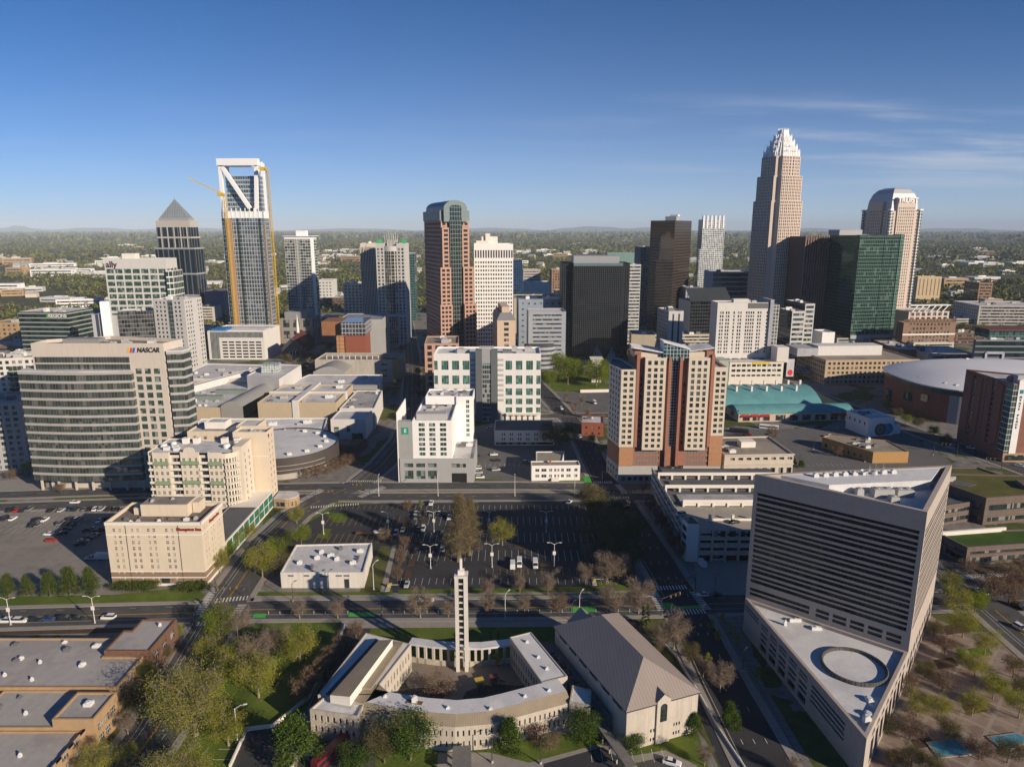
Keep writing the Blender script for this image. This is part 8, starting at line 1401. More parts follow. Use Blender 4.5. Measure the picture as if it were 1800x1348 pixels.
# avenue side
row('pale', [(1165, 1142, 10), (1184, 1140, 11)], 'large pale bare tree', 'between church hall and avenue', 'bare trees between hall and avenue'); row(['rust', 'bare', 'oliv', 'rust', 'bare'], [(1112, 1120, 4), (1128, 1136, 4.2), (1147, 1160, 4.5), (1162, 1180, 4), (1180, 1200, 5)], 'scrubby tree', 'on the bank behind the church hall', 'scrub behind the church hall', 'from the back')
row('oliv', [(1212, 1166, 7)], 'brown-green bushy tree', 'at the avenue edge by the church hall', None, wide=.8); row('sap', [(1243, 1170, 4.5)], 'tiny bright yellow tree', 'at the avenue kerb', None); row('pale', [(1236, 1190, 6), (1266, 1216, 9)], 'spreading bare tree', 'along the avenue kerb', 'bare trees along the avenue kerb', 'from the back'); row('mag', [(1283, 1278, 7.5)], 'dense brown-green evergreen', 'at the avenue kerb nearest the bottom', None); row('bare', [(1238, 1345, 6), (1395, 1366, 6)], 'reddish bare tree', 'near the bottom edge by the avenue', 'bare trees near the bottom edge')
# along the cross street and the big car park
row(['bare', 'bare', 'pale', 'bare', 'bare', 'bare'], [(527, 1088, 8), (594, 1088, 8), (739, 1086, 10), (788, 1084, 6.5), (858, 1079, 9), (922, 1076, 7)], 'bare street tree', 'along the near kerb of the cross street', 'bare trees on the near kerb'); row('rust', [(982, 1077, 6.6)], 'yellow-brown small tree', 'by the green cycle marking on the cross street', None); row('pale', [(1074, 1080, 10.5), (1122, 1078, 12)], 'tall pale bare tree', 'by the zebra crossing at the avenue', 'bare trees by the crossing')
row(['bare'], [(857, 1051, 8), (914, 1040, 7.5), (963, 1046, 9.5), (1029, 1028, 9)], 'bare tree', 'on the grass strip of the car park', 'bare trees on the car park grass'); row('pale', [(1066, 1026, 11.5), (1086, 1024, 12)], 'broad pale bare tree', 'on the lawn corner beside the avenue', 'broad bare trees on the corner')
row('redw', [(806, 986, 30), (825, 975, 26)], 'towering conical redwood', 'in the car park behind the bell tower', 'redwoods in the car park', wide=1.15); row('bud', [(883, 958, 10.5)], 'single round budding tree', 'on a mulch island in the car park', None); row('rust', [(718, 898, 5.4), (716, 934, 6), (711, 966, 6), (705, 993, 6.4), (699, 1021, 6)], 'narrow russet tree', 'in the planted strip of the car park', 'russet trees in the car park strip', 'from the back', .7); row('rust', [(675, 952, 5.4)], 'dark russet tree', 'behind the far corner of the white store', None)
row('oliv', [(1042, 908, 15), (1066, 935, 15.5), (1072, 974, 17), (1098, 962, 15), (1102, 1000, 13)], 'dark olive tree', 'in the shaded strip beside the avenue', 'shaded trees beside the avenue', 'from the back'); row('bare', [(1040, 880, 9), (1028, 950, 9), (1030, 985, 8)], 'brown bare tree', 'at the shaded edge of the car park', 'bare trees at the car park edge', 'from the back'); row(['rust', 'bare', 'rust', 'bare', 'rust', 'bare'], [(1142, 898, 5.5), (1152, 912, 6), (1163, 930, 6.5), (1175, 946, 6.5), (1186, 966, 7), (1196, 982, 7)], 'brown tree', 'against the side of the parking deck', 'brown trees beside the parking deck', 'from the back')
row('oliv', [(1185, 866, 7), (1216, 863, 7), (1250, 861, 7), (1284, 860, 7), (1318, 857, 7)], 'round olive tree', 'between the boulevard and the parking deck', 'olive trees behind the parking deck'); row('bare', [(1130, 868, 7), (1112, 905, 7)], 'bare kerb tree', 'at the boulevard corner of the avenue', 'bare trees at the boulevard corner')
# hill street
row('bud', [(462, 1014, 12.5)], 'tall bright yellow-green tree', 'beside the street left of the white store', None); row('oliv', [(484, 1012, 9)], 'dark brown-olive tree', 'against the left wall of the white store', None); row(['lime', 'con', 'lime', 'bud'], [(530, 958, 9), (505, 966, 8.5), (485, 985, 9), (522, 920, 7.5)], 'leafy green tree', 'between the curving street and the car park', 'green trees on the curving verge'); row(['bud', 'lime', 'bud', 'bud', 'rust', 'lime'], [(388, 1006, 8.5), (402, 985, 8), (412, 965, 7.5), (438, 950, 7), (428, 930, 6), (446, 920, 7)], 'street tree', 'along the pavement beside the cream hotel', 'street trees beside the cream hotel', 'from the front')
row('con', [(16, 1048, 9), (49, 1047, 8), (89, 1048, 10), (124, 1046, 11.5), (161, 1045, 11)], 'conical green tree', 'in front of the left car park', 'conical trees before the left car park'); row('bush', [(p, 1036, 2.6) for p in (207, 219, 231, 243, 255, 266)], 'hedge shrub', 'below the cream hotel front', 'hedge shrubs before the hotel', wide=1.2); row('bush', [(p, 1037, 2.6) for p in (322, 334, 346, 356)], 'hedge shrub', 'right of the hotel door', 'hedge shrubs by the hotel door', wide=1.2)
row('lime', [(52, 834, 7.5)], 'small round bright green tree', 'at the far left street corner', None); row('rust', [(20, 842, 5), (78, 856, 4.5), (108, 866, 5)], 'low russet tree', 'at the corner by the banded office tower', 'russet trees by the banded tower'); row('sap', [(740, 895, 5)], 'thin sapling', 'at the back of the car park', None)
# round the drum ballroom
row('rust', [(600, 800, 7), (616, 806, 7.5), (628, 800, 7), (610, 822, 7), (594, 826, 6.5), (578, 834, 6), (560, 838, 6), (542, 842, 6), (640, 792, 6.5), (624, 818, 6.5)], 'orange-brown plaza tree', 'beside the drum ballroom', 'plaza trees by the drum ballroom', 'from the plaza corner')
row('lime', [(998, 676, 23), (966, 680, 15), (984, 664, 23), (1012, 668, 17), (1048, 679, 23), (1064, 674, 17)], 'big bright green tree', 'on the park lawn before the black tower', 'green trees before the black tower'); row('oliv', [(982, 788, 15)], 'dense dark green tree', 'beside the grey shaded office', None, wide=1.35); row('bare', [(1008, 728, 9), (1022, 712, 8), (995, 705, 8), (1034, 735, 8), (1058, 745, 8)], 'bare tree', 'between the avenue and the far car park', 'bare trees by the far car park'); row('lime', [(1040, 780, 6), (1054, 800, 6)], 'small shaded green tree', 'by the little brick office', 'green trees by the brick office')
row('bare', [(1357, 776, 10.5)], 'wide dark bare tree', 'in the car park before the teal hall', None, wide=1.4); row('rust', [(1471, 802, 6)], 'small reddish bare tree', 'in the car park by the tan brick shop', None); row('con', [(1408, 822, 4.5), (1396, 818, 4)], 'low dark shrub tree', 'by the arcaded bank car park', 'shrubs by the arcaded bank', wide=1.5)
row(['oliv', 'lime'], [(1575, 735, 7), (1592, 745, 7), (1612, 752, 7), (1640, 768, 7.5), (1660, 782, 7), (1560, 720, 7)], 'street tree', 'along the shaded side of the arena', 'street trees by the arena'); row('oliv', [(1285, 726, 6), (1292, 735, 6)], 'dark bushy tree', 'at the left end of the teal hall', 'trees at the teal hall end')
# plaza on the right
row('bud', [(1680, 1082, 9.5), (1692, 1120, 9), (1668, 1045, 8)], 'tall budding tree', 'on the brick plaza edge', 'budding trees on the plaza edge'); row('lime', [(1713, 1076, 8.5)], 'fresh green tree', 'by the side street on the plaza edge', None); row('rust', [(1738, 1056, 9), (1772, 1060, 8), (1790, 1045, 8), (1700, 1010, 6), (1765, 1018, 7), (1795, 1010, 7)], 'russet street tree', 'across the side street by the low sedum block', 'russet trees across the side street'); row('bud', [(1612, 1258, 6.5), (1648, 1262, 6.5), (1708, 1258, 7), (1790, 1262, 7.5), (1730, 1150, 8), (1712, 1190, 7), (1745, 1228, 7)], 'thin budding tree', 'on the brick plaza', 'thin trees on the plaza', 'from the left group'); row(['rust', 'oliv'], [(1592, 1215, 5.5), (1625, 1195, 6), (1655, 1215, 5.5), (1560, 1290, 5), (1600, 1300, 6), (1668, 1300, 6), (1720, 1335, 6), (1770, 1340, 6.5), (1660, 1150, 6), (1640, 1120, 6), (1780, 1190, 6.5), (1795, 1225, 6)], 'brown-green plaza tree', 'among the paving beside the granite tower', 'brown-green plaza trees')
row('lime', [(1752, 1218, 5.5), (1690, 1165, 5)], 'small bright green tree', 'in the middle of the brick plaza', 'green trees on the plaza'); row('oliv', [(1600, 1350, 6), (1640, 1372, 6.5), (1570, 1345, 4.5)], 'dark tree', 'at the bottom right by the tower tip', 'dark trees at the bottom right')
row('sap', [(1268, 1100, 5), (1282, 1118, 5), (1296, 1136, 5), (1250, 1110, 5), (1262, 1130, 5), (1330, 1200, 5)], 'thin young street tree', 'in the paving between avenue and granite tower', 'young trees by the granite tower', 'from the back')
# uptown streets and squares
up = [(x, y) for x, y in ((505, 640), (518, 650), (532, 655), (545, 648), (558, 640), (568, 628), (578, 618), (590, 610), (540, 635), (556, 655), (572, 645), (534, 628))]
row(['oliv', 'bare'], [(x, y, 10) for x, y in up], 'dusky tree', 'in the shaded square by the chapel', 'trees in the chapel square'); row(['lime', 'oliv'], [(694, 700, 7), (697, 680, 7), (701, 660, 7), (703, 645, 7), (706, 630, 7), (708, 618, 7)], 'shaded street tree', 'along the straight uptown street', 'street trees uptown', 'from the front'); row('oliv', [(742, 700, 7), (738, 680, 7), (736, 660, 7)], 'dark street tree', 'beside the pink granite annex', 'street trees by the annex', 'from the front')
row(['oliv', 'lime', 'oliv', 'rust'], [(1440, 606, 11), (1452, 600, 11), (1464, 596, 12), (1476, 604, 10), (1395, 652, 8), (1402, 668, 8), (1410, 640, 8), (1436, 614, 10)], 'dark tree', 'in the gap before the emerald glass tower', 'trees before the emerald tower'); row(['oliv', 'rust', 'lime'], [(1690, 585, 13), (1705, 590, 13), (1722, 588, 14), (1740, 592, 12), (1760, 590, 13), (1780, 592, 13), (1796, 588, 13)], 'tree', 'before the long grey-beige office', 'trees before the long office'); row(['oliv', 'rust'], [(4, 606, 14), (18, 600, 15), (28, 604, 13), (8, 618, 12)], 'dark brown-green tree', 'left of the green glass office', 'trees left of the green glass office')
for k, ps in PR.items():          # a kind that ended up with no tree of its own
 for i, (r, _) in enumerate(ps):
  if (k, i) not in USED:
   for o in [*r.children, r]: bpy.data.objects.remove(o)
# ================================================================ VEHICLES AND SMALL THINGS
PAINTS = {n: mat('paint_' + n, c, .28, .04, .5, .6) for n, c in dict(white=(.74, .74, .73), silver=(.42, .43, .44), black=(.02, .02, .022), grey=(.16, .165, .17), blue=(.03, .06, .16), red=(.42, .02, .015), maroon=(.16, .02, .03)).items()}
TYRE = mat('tyre', (.02, .02, .02), .9); CGL = glass('car_glass', (.02, .025, .03), .08, light=0)
def loft(mb, secs):
 """sections (x, z0, z1, half width) along the length"""
 R_ = [[(x, -w, z0), (x, -w, z0 + (z1 - z0) * .75), (x, -w * .86, z1), (x, w * .86, z1), (x, w, z0 + (z1 - z0) * .75), (x, w, z0)] for x, z0, z1, w in secs]
 for a, b in zip(R_, R_[1:]):
  for i in range(6): j = (i + 1) % 6; mb.face([a[i], b[i], b[j], a[j]][::-1])
 mb.face(R_[0][::-1]); mb.face(R_[-1])
def vehicle(name, cat, Ln, secs, cab, wheels, r=.33, hw=.86):
 e = bpy.data.objects.new(name, None); C.objects.link(e); e['category'] = cat
 mb = MB(); loft(mb, secs); mb.build('body', PAINTS['white'], e); mb = MB(); loft(mb, cab); mb.build('window', CGL, e); (x0, z0, z1, w) = cab[len(cab) // 2]
 mb = MB(); xs = [c[0] for c in cab]; mb.box(xs[1] + .05, xs[-2] - .05, -w * .84, w * .84, z1 - .02, z1 + .05); o = mb.build('body', PAINTS['white'], e)
 for x in wheels:
  for s in (-1, 1): mb = MB(); mb.tube((x, s * (hw - .2), r), (x, s * (hw + .02), r), r, n=10); mb.build('wheel', TYRE, e)
 return e
V = {'car': vehicle('parked_car', 'car', 4.6, [(-2.3, .35, .75, .75), (-2.15, .25, .95, .86), (-1, .22, 1.0, .9), (1, .22, .95, .9), (2.1, .25, .8, .85), (2.3, .35, .62, .72)], [(-1.75, .9, .95, .72), (-1.1, .9, 1.4, .76), (.2, .9, 1.42, .76), (1.05, .85, .92, .72)], (-1.4, 1.4)),
     'suv': vehicle('parked_suv', 'car', 4.8, [(-2.4, .4, .95, .8), (-2.3, .3, 1.1, .92), (1.2, .28, 1.1, .94), (2.2, .3, .98, .9), (2.4, .4, .8, .8)], [(-2.3, 1.05, 1.3, .8), (-2.0, 1.05, 1.72, .82), (.4, 1.05, 1.74, .82), (1.25, 1.05, 1.1, .78)], (-1.45, 1.5), .37),
     'pickup': vehicle('pickup_truck', 'pickup', 5.6, [(-2.8, .5, 1.0, .9), (-2.7, .4, 1.05, .95), (-.4, .4, 1.05, .95), (1.6, .4, 1.1, .95), (2.7, .4, 1.0, .9), (2.8, .5, .8, .8)], [(-.6, 1.0, 1.2, .8), (-.45, 1.0, 1.75, .82), (.9, 1.0, 1.77, .82), (1.5, 1.0, 1.1, .8)], (-1.7, 1.75), .4),
     'van': vehicle('white_van', 'van', 5.8, [(-2.9, .4, 2.2, .95), (-2.85, .35, 2.5, 1.0), (1.4, .35, 2.5, 1.0), (1.7, .35, 1.4, .98), (2.7, .35, 1.15, .95), (2.9, .45, .8, .85)], [(1.15, 1.35, 1.5, .9), (1.3, 1.35, 2.3, .92), (1.5, 1.3, 2.2, .92), (2.15, 1.2, 1.3, .9)], (-1.8, 1.9), .38),
     'bus': vehicle('city_bus', 'bus', 12, [(-6, .4, 2.9, 1.2), (-5.8, .35, 3.05, 1.28), (5.8, .35, 3.05, 1.28), (6, .4, 2.8, 1.2)], [(-5.7, 1.5, 1.6, 1.24), (-5.6, 1.4, 2.6, 1.305), (5.6, 1.4, 2.6, 1.305), (6.02, 1.2, 1.6, 1.1)], (-3.5, 3.8), .5, 1.2)}
VU = {}
def park(kind, px, py, rz, paint, label, group=None, z=0.06):
 p = G(px, py, z); r = V[kind]; a = R(rz)
 if kind not in VU: VU[kind] = 1; o = r; o.location = p; o.rotation_euler = (0, 0, a); o['label'] = label
 else: o = copy_tree(r, p, a, 1, label)
 for c in o.children:
  if c.name.startswith('body'): c.material_slots[0].link = 'OBJECT'; c.material_slots[0].material = PAINTS[paint]
 if group: o['group'] = group
 elif 'group' in o: del o['group']
KN = {'car': 'car', 'suv': 'tall car', 'pickup': 'pickup', 'van': 'van', 'bus': 'bus'}; PC = {'w': 'white', 's': 'silver', 'b': 'black', 'g': 'grey', 'u': 'blue', 'r': 'red'}
def cars(pts, where, group, rz=90):
 for i, q in enumerate(pts):
  k = q[3] if len(q) > 3 else ('suv' if (i * 5 + int(q[0])) % 3 == 0 else 'car'); park(k, q[0], q[1], rz + (180 if i % 3 == 0 else 0), PC[q[2]], '%s %s, %s from the left %s' % (PC[q[2]], KN[k], ORD[i % 20], where), group)
A_ = 'cars in the left car park'
cars([(18, 898, 'b'), (30, 898, 'r'), (40, 898, 'b'), (51, 897, 'g'), (90, 898, 'b'), (108, 898, 's'), (124, 896, 'u'), (133, 896, 'b'), (150, 896, 'g'), (157, 896, 'b'), (169, 896, 'w'), (179, 896, 's'), (191, 896, 'b'), (204, 896, 'b'), (216, 897, 'g')], 'in the back row of the left car park', A_)
cars([(8, 913, 'b', 'suv'), (23, 913, 'w', 'car'), (64, 914, 'b'), (79, 915, 'w'), (123, 913, 'b'), (137, 914, 's'), (175, 917, 'w'), (185, 913, 'b')], 'in the second row of the left car park', A_); cars([(57, 924, 'b'), (68, 924, 'g'), (107, 921, 'g'), (117, 924, 'b'), (128, 925, 'b')], 'in the third row of the left car park', A_); cars([(110, 938, 'b'), (117, 931, 'u'), (154, 933, 'b'), (163, 931, 's'), (170, 935, 'b'), (178, 932, 'b')], 'in the middle of the left car park', A_, 20); cars([(86, 940, 'w'), (90, 951, 'r')], 'standing apart in the left car park', A_, 0)
cars([(141, 957, 'b'), (147, 952, 'w'), (155, 948, 'b'), (161, 943, 's'), (168, 941, 'b')], 'in the slanting near row of left car park', A_, 20); park('pickup', 162, 983, 180, 'silver', 'silver pickup towing a white trailer beside the cream hotel')
A_ = 'cars in the big car park'
cars([(731, 904, 's'), (737, 904, 'b'), (748, 904, 'b'), (757, 905, 'g'), (763, 903, 'b'), (772, 903, 'u'), (781, 904, 'b')], 'in the back cluster of the big car park', A_); cars([(731, 911, 'g'), (738, 911, 'b'), (790, 911, 'w', 'pickup')], 'in the second row of the big car park', A_); cars([(696, 939, 's'), (708, 932, 'w'), (736, 931, 'b'), (744, 931, 'w'), (778, 939, 'b')], 'in the third row of the big car park', A_); cars([(731, 970, 'b'), (778, 966, 'w'), (786, 958, 'b')], 'in the fourth row of the big car park', A_); cars([(715, 1029, 's'), (765, 991, 'b')], 'in the nearest rows of the big car park', A_)
park('pickup', 758, 886, 90, 'white', 'white pickup alone at the far edge of the big car park'); cars([(901, 996, 'w', 'van'), (913, 993, 'w', 'van'), (941, 995, 'w', 'van')], 'in the right half of the big car park', 'vans in the big car park', -90); park('pickup', 668, 937, 0, 'white', 'white pickup hitched to a long brown flat trailer in the car park'); cars([(1000, 884, 'w'), (1053, 972, 's')], 'at the shaded edge of the big car park', A_, 60)
cars([(11, 1093, 'w', 'suv'), (36, 1093, 'w', 'suv'), (61, 1091, 'b'), (85, 1090, 'u'), (115, 1089, 'b'), (136, 1088, 'b'), (191, 1087, 'w', 'suv')], 'parked along the cross street', 'cars parked along the cross street', 0); park('pickup', 749, 1057, 0, 'white', 'white pickup driving past the redwoods on the cross street'); park('car', 132, 884, 0, 'white', 'white car alone on the boulevard at far left'); park('car', 506, 876, 30, 'red', 'bright red car by the round brown pavilion')
A_ = 'cars beside the suites hotel'; cars([(839, 824, 'w', 'suv'), (841, 832, 's', 'suv'), (844, 840, 'w', 'suv')], 'beside the grey hotel podium', A_, 0); cars([(868, 800, 'w'), (873, 810, 'b'), (872, 827, 's')], 'in the lot right of the suites hotel', A_, 10); cars([(827, 771, 'w', 'van'), (831, 786, 's'), (837, 802, 'b'), (861, 755, 's'), (925, 814, 'g')], 'behind the suites hotel podium', A_, 10)
cars([(987, 719, 'w'), (995, 728, 'b'), (1019, 768, 's'), (1045, 709, 'w', 'van')], 'on the avenue beyond the boulevard', 'cars on the far avenue', 100); cars([(1299, 760, 'b', 'bus'), (1351, 754, 'w', 'bus')], 'before the teal hall', 'buses at the teal hall', -20); cars([(1316, 765, 'r'), (1356, 764, 's'), (1440, 752, 'b'), (1456, 768, 'w', 'suv')], 'near the teal hall', 'cars near the teal hall', 10); cars([(1671, 788, 's'), (1706, 788, 'w'), (1720, 800, 'b'), (1792, 820, 'w')], 'on the street beside the arena', 'cars beside the arena', -40)
cars([(1194, 916, 's', 'suv'), (1206, 912, 'b')], 'on the parking deck roof corner', 'cars on the parking deck', 20)
for o in list(C.objects):
 if o.parent is None and o.get('group') == 'cars on the parking deck': o.location = (*g2z(*( (1196, 906) if 'silver' in o['label'] else (1291, 919)), 12.45), 12.45)
cars([(1235, 1047, 'w'), (1259, 1047, 'b'), (1262, 984, 's'), (1103, 893, 'b')], 'around the avenue and parking deck', 'cars by the parking deck', 5); park('van', 1233, 993, 100, 'white', 'white box van at the parking deck entrance'); cars([(1725, 1042, 'w'), (1794, 1106, 'w', 'suv'), (1790, 1068, 'b')], 'on the side street at the right edge', 'cars on the side street', -75); park('car', 1181, 1342, -20, 'white', 'white car on the curved drive before church hall'); park('bus', 583, 1330, 62, 'maroon', 'dark red bus parked in the church service yard'); park('van', 532, 1318, 60, 'white', 'white van behind the big magnolia in service yard'); cars([(720, 760, 'b'), (726, 690, 'b'), (718, 720, 's'), (722, 660, 'b')], 'on the straight uptown street', 'cars uptown', 95)
def one(name, cat, label, px, py, parts, rz=0, group=None):
 p = G(px, py); e = empty(name, p, R(rz), label, cat, group)
 for nm, m, f in parts: mb = MB(); f(mb); mb.build(nm, m, e)
 return e
bx = lambda *a: (lambda mb: mb.box(*a)); tb = lambda *a, **k: (lambda mb: mb.tube(*a, **k))
TRW = [('wheel', TYRE, tb((x, s, .35), (x, s + .2, .35), .35, n=8)) for x in (-1.2, -.3) for s in (-1, .8)]
one('flat_trailer', 'trailer', 'long brown flat trailer behind the white pickup in the car park', 642, 939, [('deck', BRICK_B, bx(-4, 4, -1.1, 1.1, .7, 1.0))] + TRW); one('cargo_trailer', 'trailer', 'white cargo trailer beside the cream hotel wall', 181, 983, [('box', CREAM_W, bx(-2.8, 2.8, -1.1, 1.1, .6, 2.8))] + TRW)
for i, (x, y) in enumerate(((546, 1330), (553, 1316))): one('dumpster', 'skip', ('nearer' if i == 0 else 'farther') + ' blue skip with a white lid in the church service yard', x, y, [('bin', mat('skip_blue', (.02, .10, .25), .6), bx(-1.2, 1.2, -.9, .9, .1, 1.5)), ('lid', CREAM_W, bx(-1.25, 1.25, -.95, .95, 1.5, 1.7))], 60, 'skips in the yard')
for i, (x, y) in enumerate(((683, 1032), (1044, 1022))): one('ticket_barrier', 'barrier', 'yellow ticket barrier at the %s entrance of the big car park' % ('left' if i == 0 else 'right'), x, y, [('cabinet', mat('barrier_yellow', (.50, .34, .03), .6), bx(-.4, .4, -.5, .5, 0, 1.5)), ('kerb_island', KERB, bx(-.8, .8, -3, 3, 0, .25)), ('boom', CREAM_W, bx(.4, 3.6, -.06, .06, 1, 1.12))])
# lamps
LW = mat('lamp_white', (.62, .63, .62), .5, .05)
def lamp(nm, h, arms, reach, banner, m):
 e = bpy.data.objects.new(nm, None); C.objects.link(e); e['category'] = 'street lamp'; mb = MB(); mb.tube((0, 0, 0), (0, 0, h), .16, .09, 7); mb.build('pole', m, e); mb = MB(); mb.tube((0, 0, 0), (0, 0, .7), .34, .3, 8); mb.build('base', KERB, e)
 for s in arms: mb = MB(); mb.tube((0, 0, h - .3), (s * reach * .5, 0, h + .5), .07); mb.tube((s * reach * .5, 0, h + .5), (s * reach, 0, h + .6), .06); a_ = mb.build('arm', m, e); mb = MB(); mb.box(s * reach - .5, s * reach + .5, -.18, .18, h + .5, h + .68, bottom=True); mb.build('lamp_head', m, a_)
 if banner: mb = MB(); mb.box(-.6, .6, -.2, -.14, h * .52, h * .52 + 1.5, bottom=True); mb.build('sign_panel', CREAM_W, e)
 return e
LP = {'lot': lamp('lamp_post', 9.5, (-1, 1), 2.4, 1, LW), 'st': lamp('lamp_post', 10, (1,), 2.6, 0, LW), 'dk': lamp('lamp_post', 7, (1,), 1.4, 0, FR_D)}; LU = {}
def lamps(k, pts, where, group, rz=0):
 for i, (px, py) in enumerate(pts):
  p = G(px, py); lab = ('%s %s' % ('lamp post', where)) if len(pts) == 1 else '%s lamp post from the left %s' % (ORD[i], where)
  if k not in LU: LU[k] = 1; o = LP[k]; o.location = p; o.rotation_euler = (0, 0, R(rz)); o['label'] = lab
  else: o = copy_tree(LP[k], p, R(rz), 1, lab)
  o['group'] = group
lamps('lot', [(569, 939), (683, 937), (763, 936), (860, 935), (960, 936)], 'in the far row of the big car park', 'lamp posts in the big car park'); lamps('lot', [(757, 999), (865, 997), (974, 995)], 'in the near row of the big car park', 'lamp posts in the big car park'); lamps('lot', [(19, 1098), (167, 1095)], 'beside the cross street at left', 'lamp posts on the cross street'); lamps('st', [(418, 1304)], 'at the corner of the church car park', 'single lamp posts', 20)
lamps('st', [(657, 1036), (888, 1093), (1018, 1092)], 'near the church', 'single lamp posts', 60); lamps('dk', [(515, 1057), (671, 1086), (1006, 1092), (578, 1036), (1256, 1046), (1232, 1100), (865, 1340), (950, 1342), (1305, 1180)], 'dark, on the pavements of the near streets', 'dark lamp posts', 40); lamps('st', [(300, 884), (420, 888), (666, 872), (770, 872), (905, 872), (1010, 872), (1240, 866)], 'along the boulevard', 'lamp posts on the boulevard', 90); lamps('dk', [(1310, 770), (1430, 790), (1520, 812), (1640, 800), (1690, 792), (1404, 822)], 'around the car park by teal hall', 'dark lamp posts', 10)
def signals():
 e = bpy.data.objects.new('traffic_signal', None); C.objects.link(e); e['category'] = 'traffic light'; mb = MB(); mb.tube((0, 0, 0), (0, 0, 7), .17, .12); mb.build('pole', FR_D, e); mb = MB(); mb.tube((0, 0, 6.4), (8.5, 0, 6.8), .1, .06); ma = mb.build('mast_arm', FR_D, e)
 for x in (4, 6.2, 8.2): mb = MB(); mb.box(x - .2, x + .2, -.2, .2, 5.7, 6.7, bottom=True); mb.build('signal_head', mat('signal_ochre', (.20, .14, .03), .6), ma)
 for i, (px, py, rz) in enumerate(((380, 1046, -60), (440, 1056, 200), (346, 1096, 30), (402, 1100, 130), (1150, 1042, -40), (1222, 1036, 220), (1252, 1076, 150), (1162, 1082, 30), (556, 884, 0), (650, 872, 180), (1092, 888, 30), (1058, 850, -20), (1682, 800, 160), (1760, 826, 170))):
  o = e if i == 0 else copy_tree(e, (0, 0, 0)); p = G(px, py); o.location = p; o.rotation_euler = (0, 0, R(rz)); o['label'] = 'mast-arm traffic signal at a junction corner, %s counted from the near left' % ORD[i]; o['group'] = 'traffic signals'
signals()
def posts():
 me = MB(); me.tube((0, 0, 0), (0, 0, 1.1), .07, n=6); me = me.mesh('flexible_post', LW)
 for i in range(34):
  x = -84 + i * 3.9
  if -14 < x < -8 or 18 < x < 28: continue
  o = bpy.data.objects.new('flexible_post', me); C.objects.link(o); o.location = (x, 218.6 + (x + 84) * .011, .1); tag(o, 'thin white flexible post in the line edging the cycle lane', 'post', 'flexible posts along the cycle lane')
posts()
# bay lines in the car parks
wl, yl = MB(), MB()
def bays(mb, x0, x1, y, ln=4.8, st=2.7, z=.06, sk=0.0):
 x = x0
 while x < x1: mb.face([(x - .06, y, z), (x + .06, y, z), (x + .06 + sk, y + ln, z), (x - .06 + sk, y + ln, z)]); x += st
for m_, x0, x1, ys in ((yl, -84, -50, (311, 297, 292, 279, 274.4)), (wl, -46, 44, (311, 297.5, 292.6, 280, 275.2)), (wl, -46, 42, (263, 258.2)), (yl, -10, 42, (247,)), (wl, -42, 42, (239.4,))):
 for y in ys: bays(m_, x0, x1, y)
for y in (312, 304, 298, 290, 284): bays(wl, -252, -152, y, st=3.0)
bays(wl, 118, 190, 372); bays(wl, 112, 190, 392); bays(wl, -15, 8, 372); bays(wl, 20, 40, 150, 4.5, 2.6); bays(wl, 12, 34, 138, 4.5, 2.6); 
for k in range(6): y = 140 + k * 3.6; wl.face([(-75, y, .07), (-69.5, y, .07), (-69.5, y + .13, .07), (-75, y + .13, .07)])
tag(wl.build('parking_lines', PAINT), kind='structure'); tag(yl.build('parking_lines', YELLOW), kind='structure')
ib = MB()
for x, y in ((-34, 270), (4, 271), (24, 271), (-8, 287), (30, 287), (14, 255), (-58, 287)): ib.box(x - 3, x + 3, y - 1.4, y + 1.4, 0, .22)
for i in range(7): ib.box(-41.4, -38.8, 244 + i * 10, 250 + i * 10, 0, .22)
tag(ib.build('kerb_islands', EARTH), kind='structure')
# walls, pools, overpass
def wall(label, pts, h, m, t=.4, name='low_wall'):
 c = [G(*p) for p in pts]; e = empty(name, c[0], 0, label, 'wall'); mb = MB()
 for p, q in zip(c, c[1:]): mb.bar(p - c[0] + Vector((0, 0, h / 2)), q - c[0] + Vector((0, 0, h / 2)), t, h)
 mb.build('masonry', m, e)
wall('low white wall curving along the drive left of the church', [(606, 1098), (596, 1128), (572, 1172), (545, 1226), (480, 1278), (434, 1284), (404, 1350)], 1.1, CREAM_W); wall('thin white wall on the bank between church hall and avenue', [(1148, 1112), (1190, 1156), (1226, 1215), (1262, 1280), (1310, 1352)], .8, CREAM_W, .3); wall('pale retaining wall of the ramp in the service yard', [(545, 1300), (520, 1340), (505, 1372)], 1.6, STONE); wall('white parapet of the road bridge left of brick condo tower', [(1020, 690), (1075, 689)], 2.4, CREAM_W, .8)
for i, q in enumerate(([(1627, 1305), (1680, 1298), (1708, 1327), (1650, 1333)], [(1733, 1295), (1787, 1288), (1815, 1302), (1765, 1322)])):
 c = [G(*p) for p in q]; e = empty('tiled_pool', c[0], 0, ('left' if i == 0 else 'right') + ' flat blue tiled pool with rusty patches on the brick plaza', 'pool', 'tiled pools'); mb = MB(); mb.prism([(p.x - c[0].x, p.y - c[0].y) for p in c[::-1]], 0, .3); mb.build('rim', PAVE, e); mb = MB(); o = [(p.x - c[0].x, p.y - c[0].y) for p in c[::-1]]; mb.face([(x, y, .31) for x, y in inset(o, .5)]); mb.build('basin', mat('pool_tiles', (.04, .22, .36), .4, .3, .9, .4, alt=(.10, .36, .48)), e)
for i, (x, y) in enumerate(((1655, 1100), (1700, 1140), (1640, 1160), (1770, 1160), (1600, 1300), (1760, 1215), (1690, 1240))): pflat('planting_bed', [(x, y), (x + 34, y - 5), (x + 46, y + 10), (x + 10, y + 16)], .05, GRASS if i % 2 else EARTH)
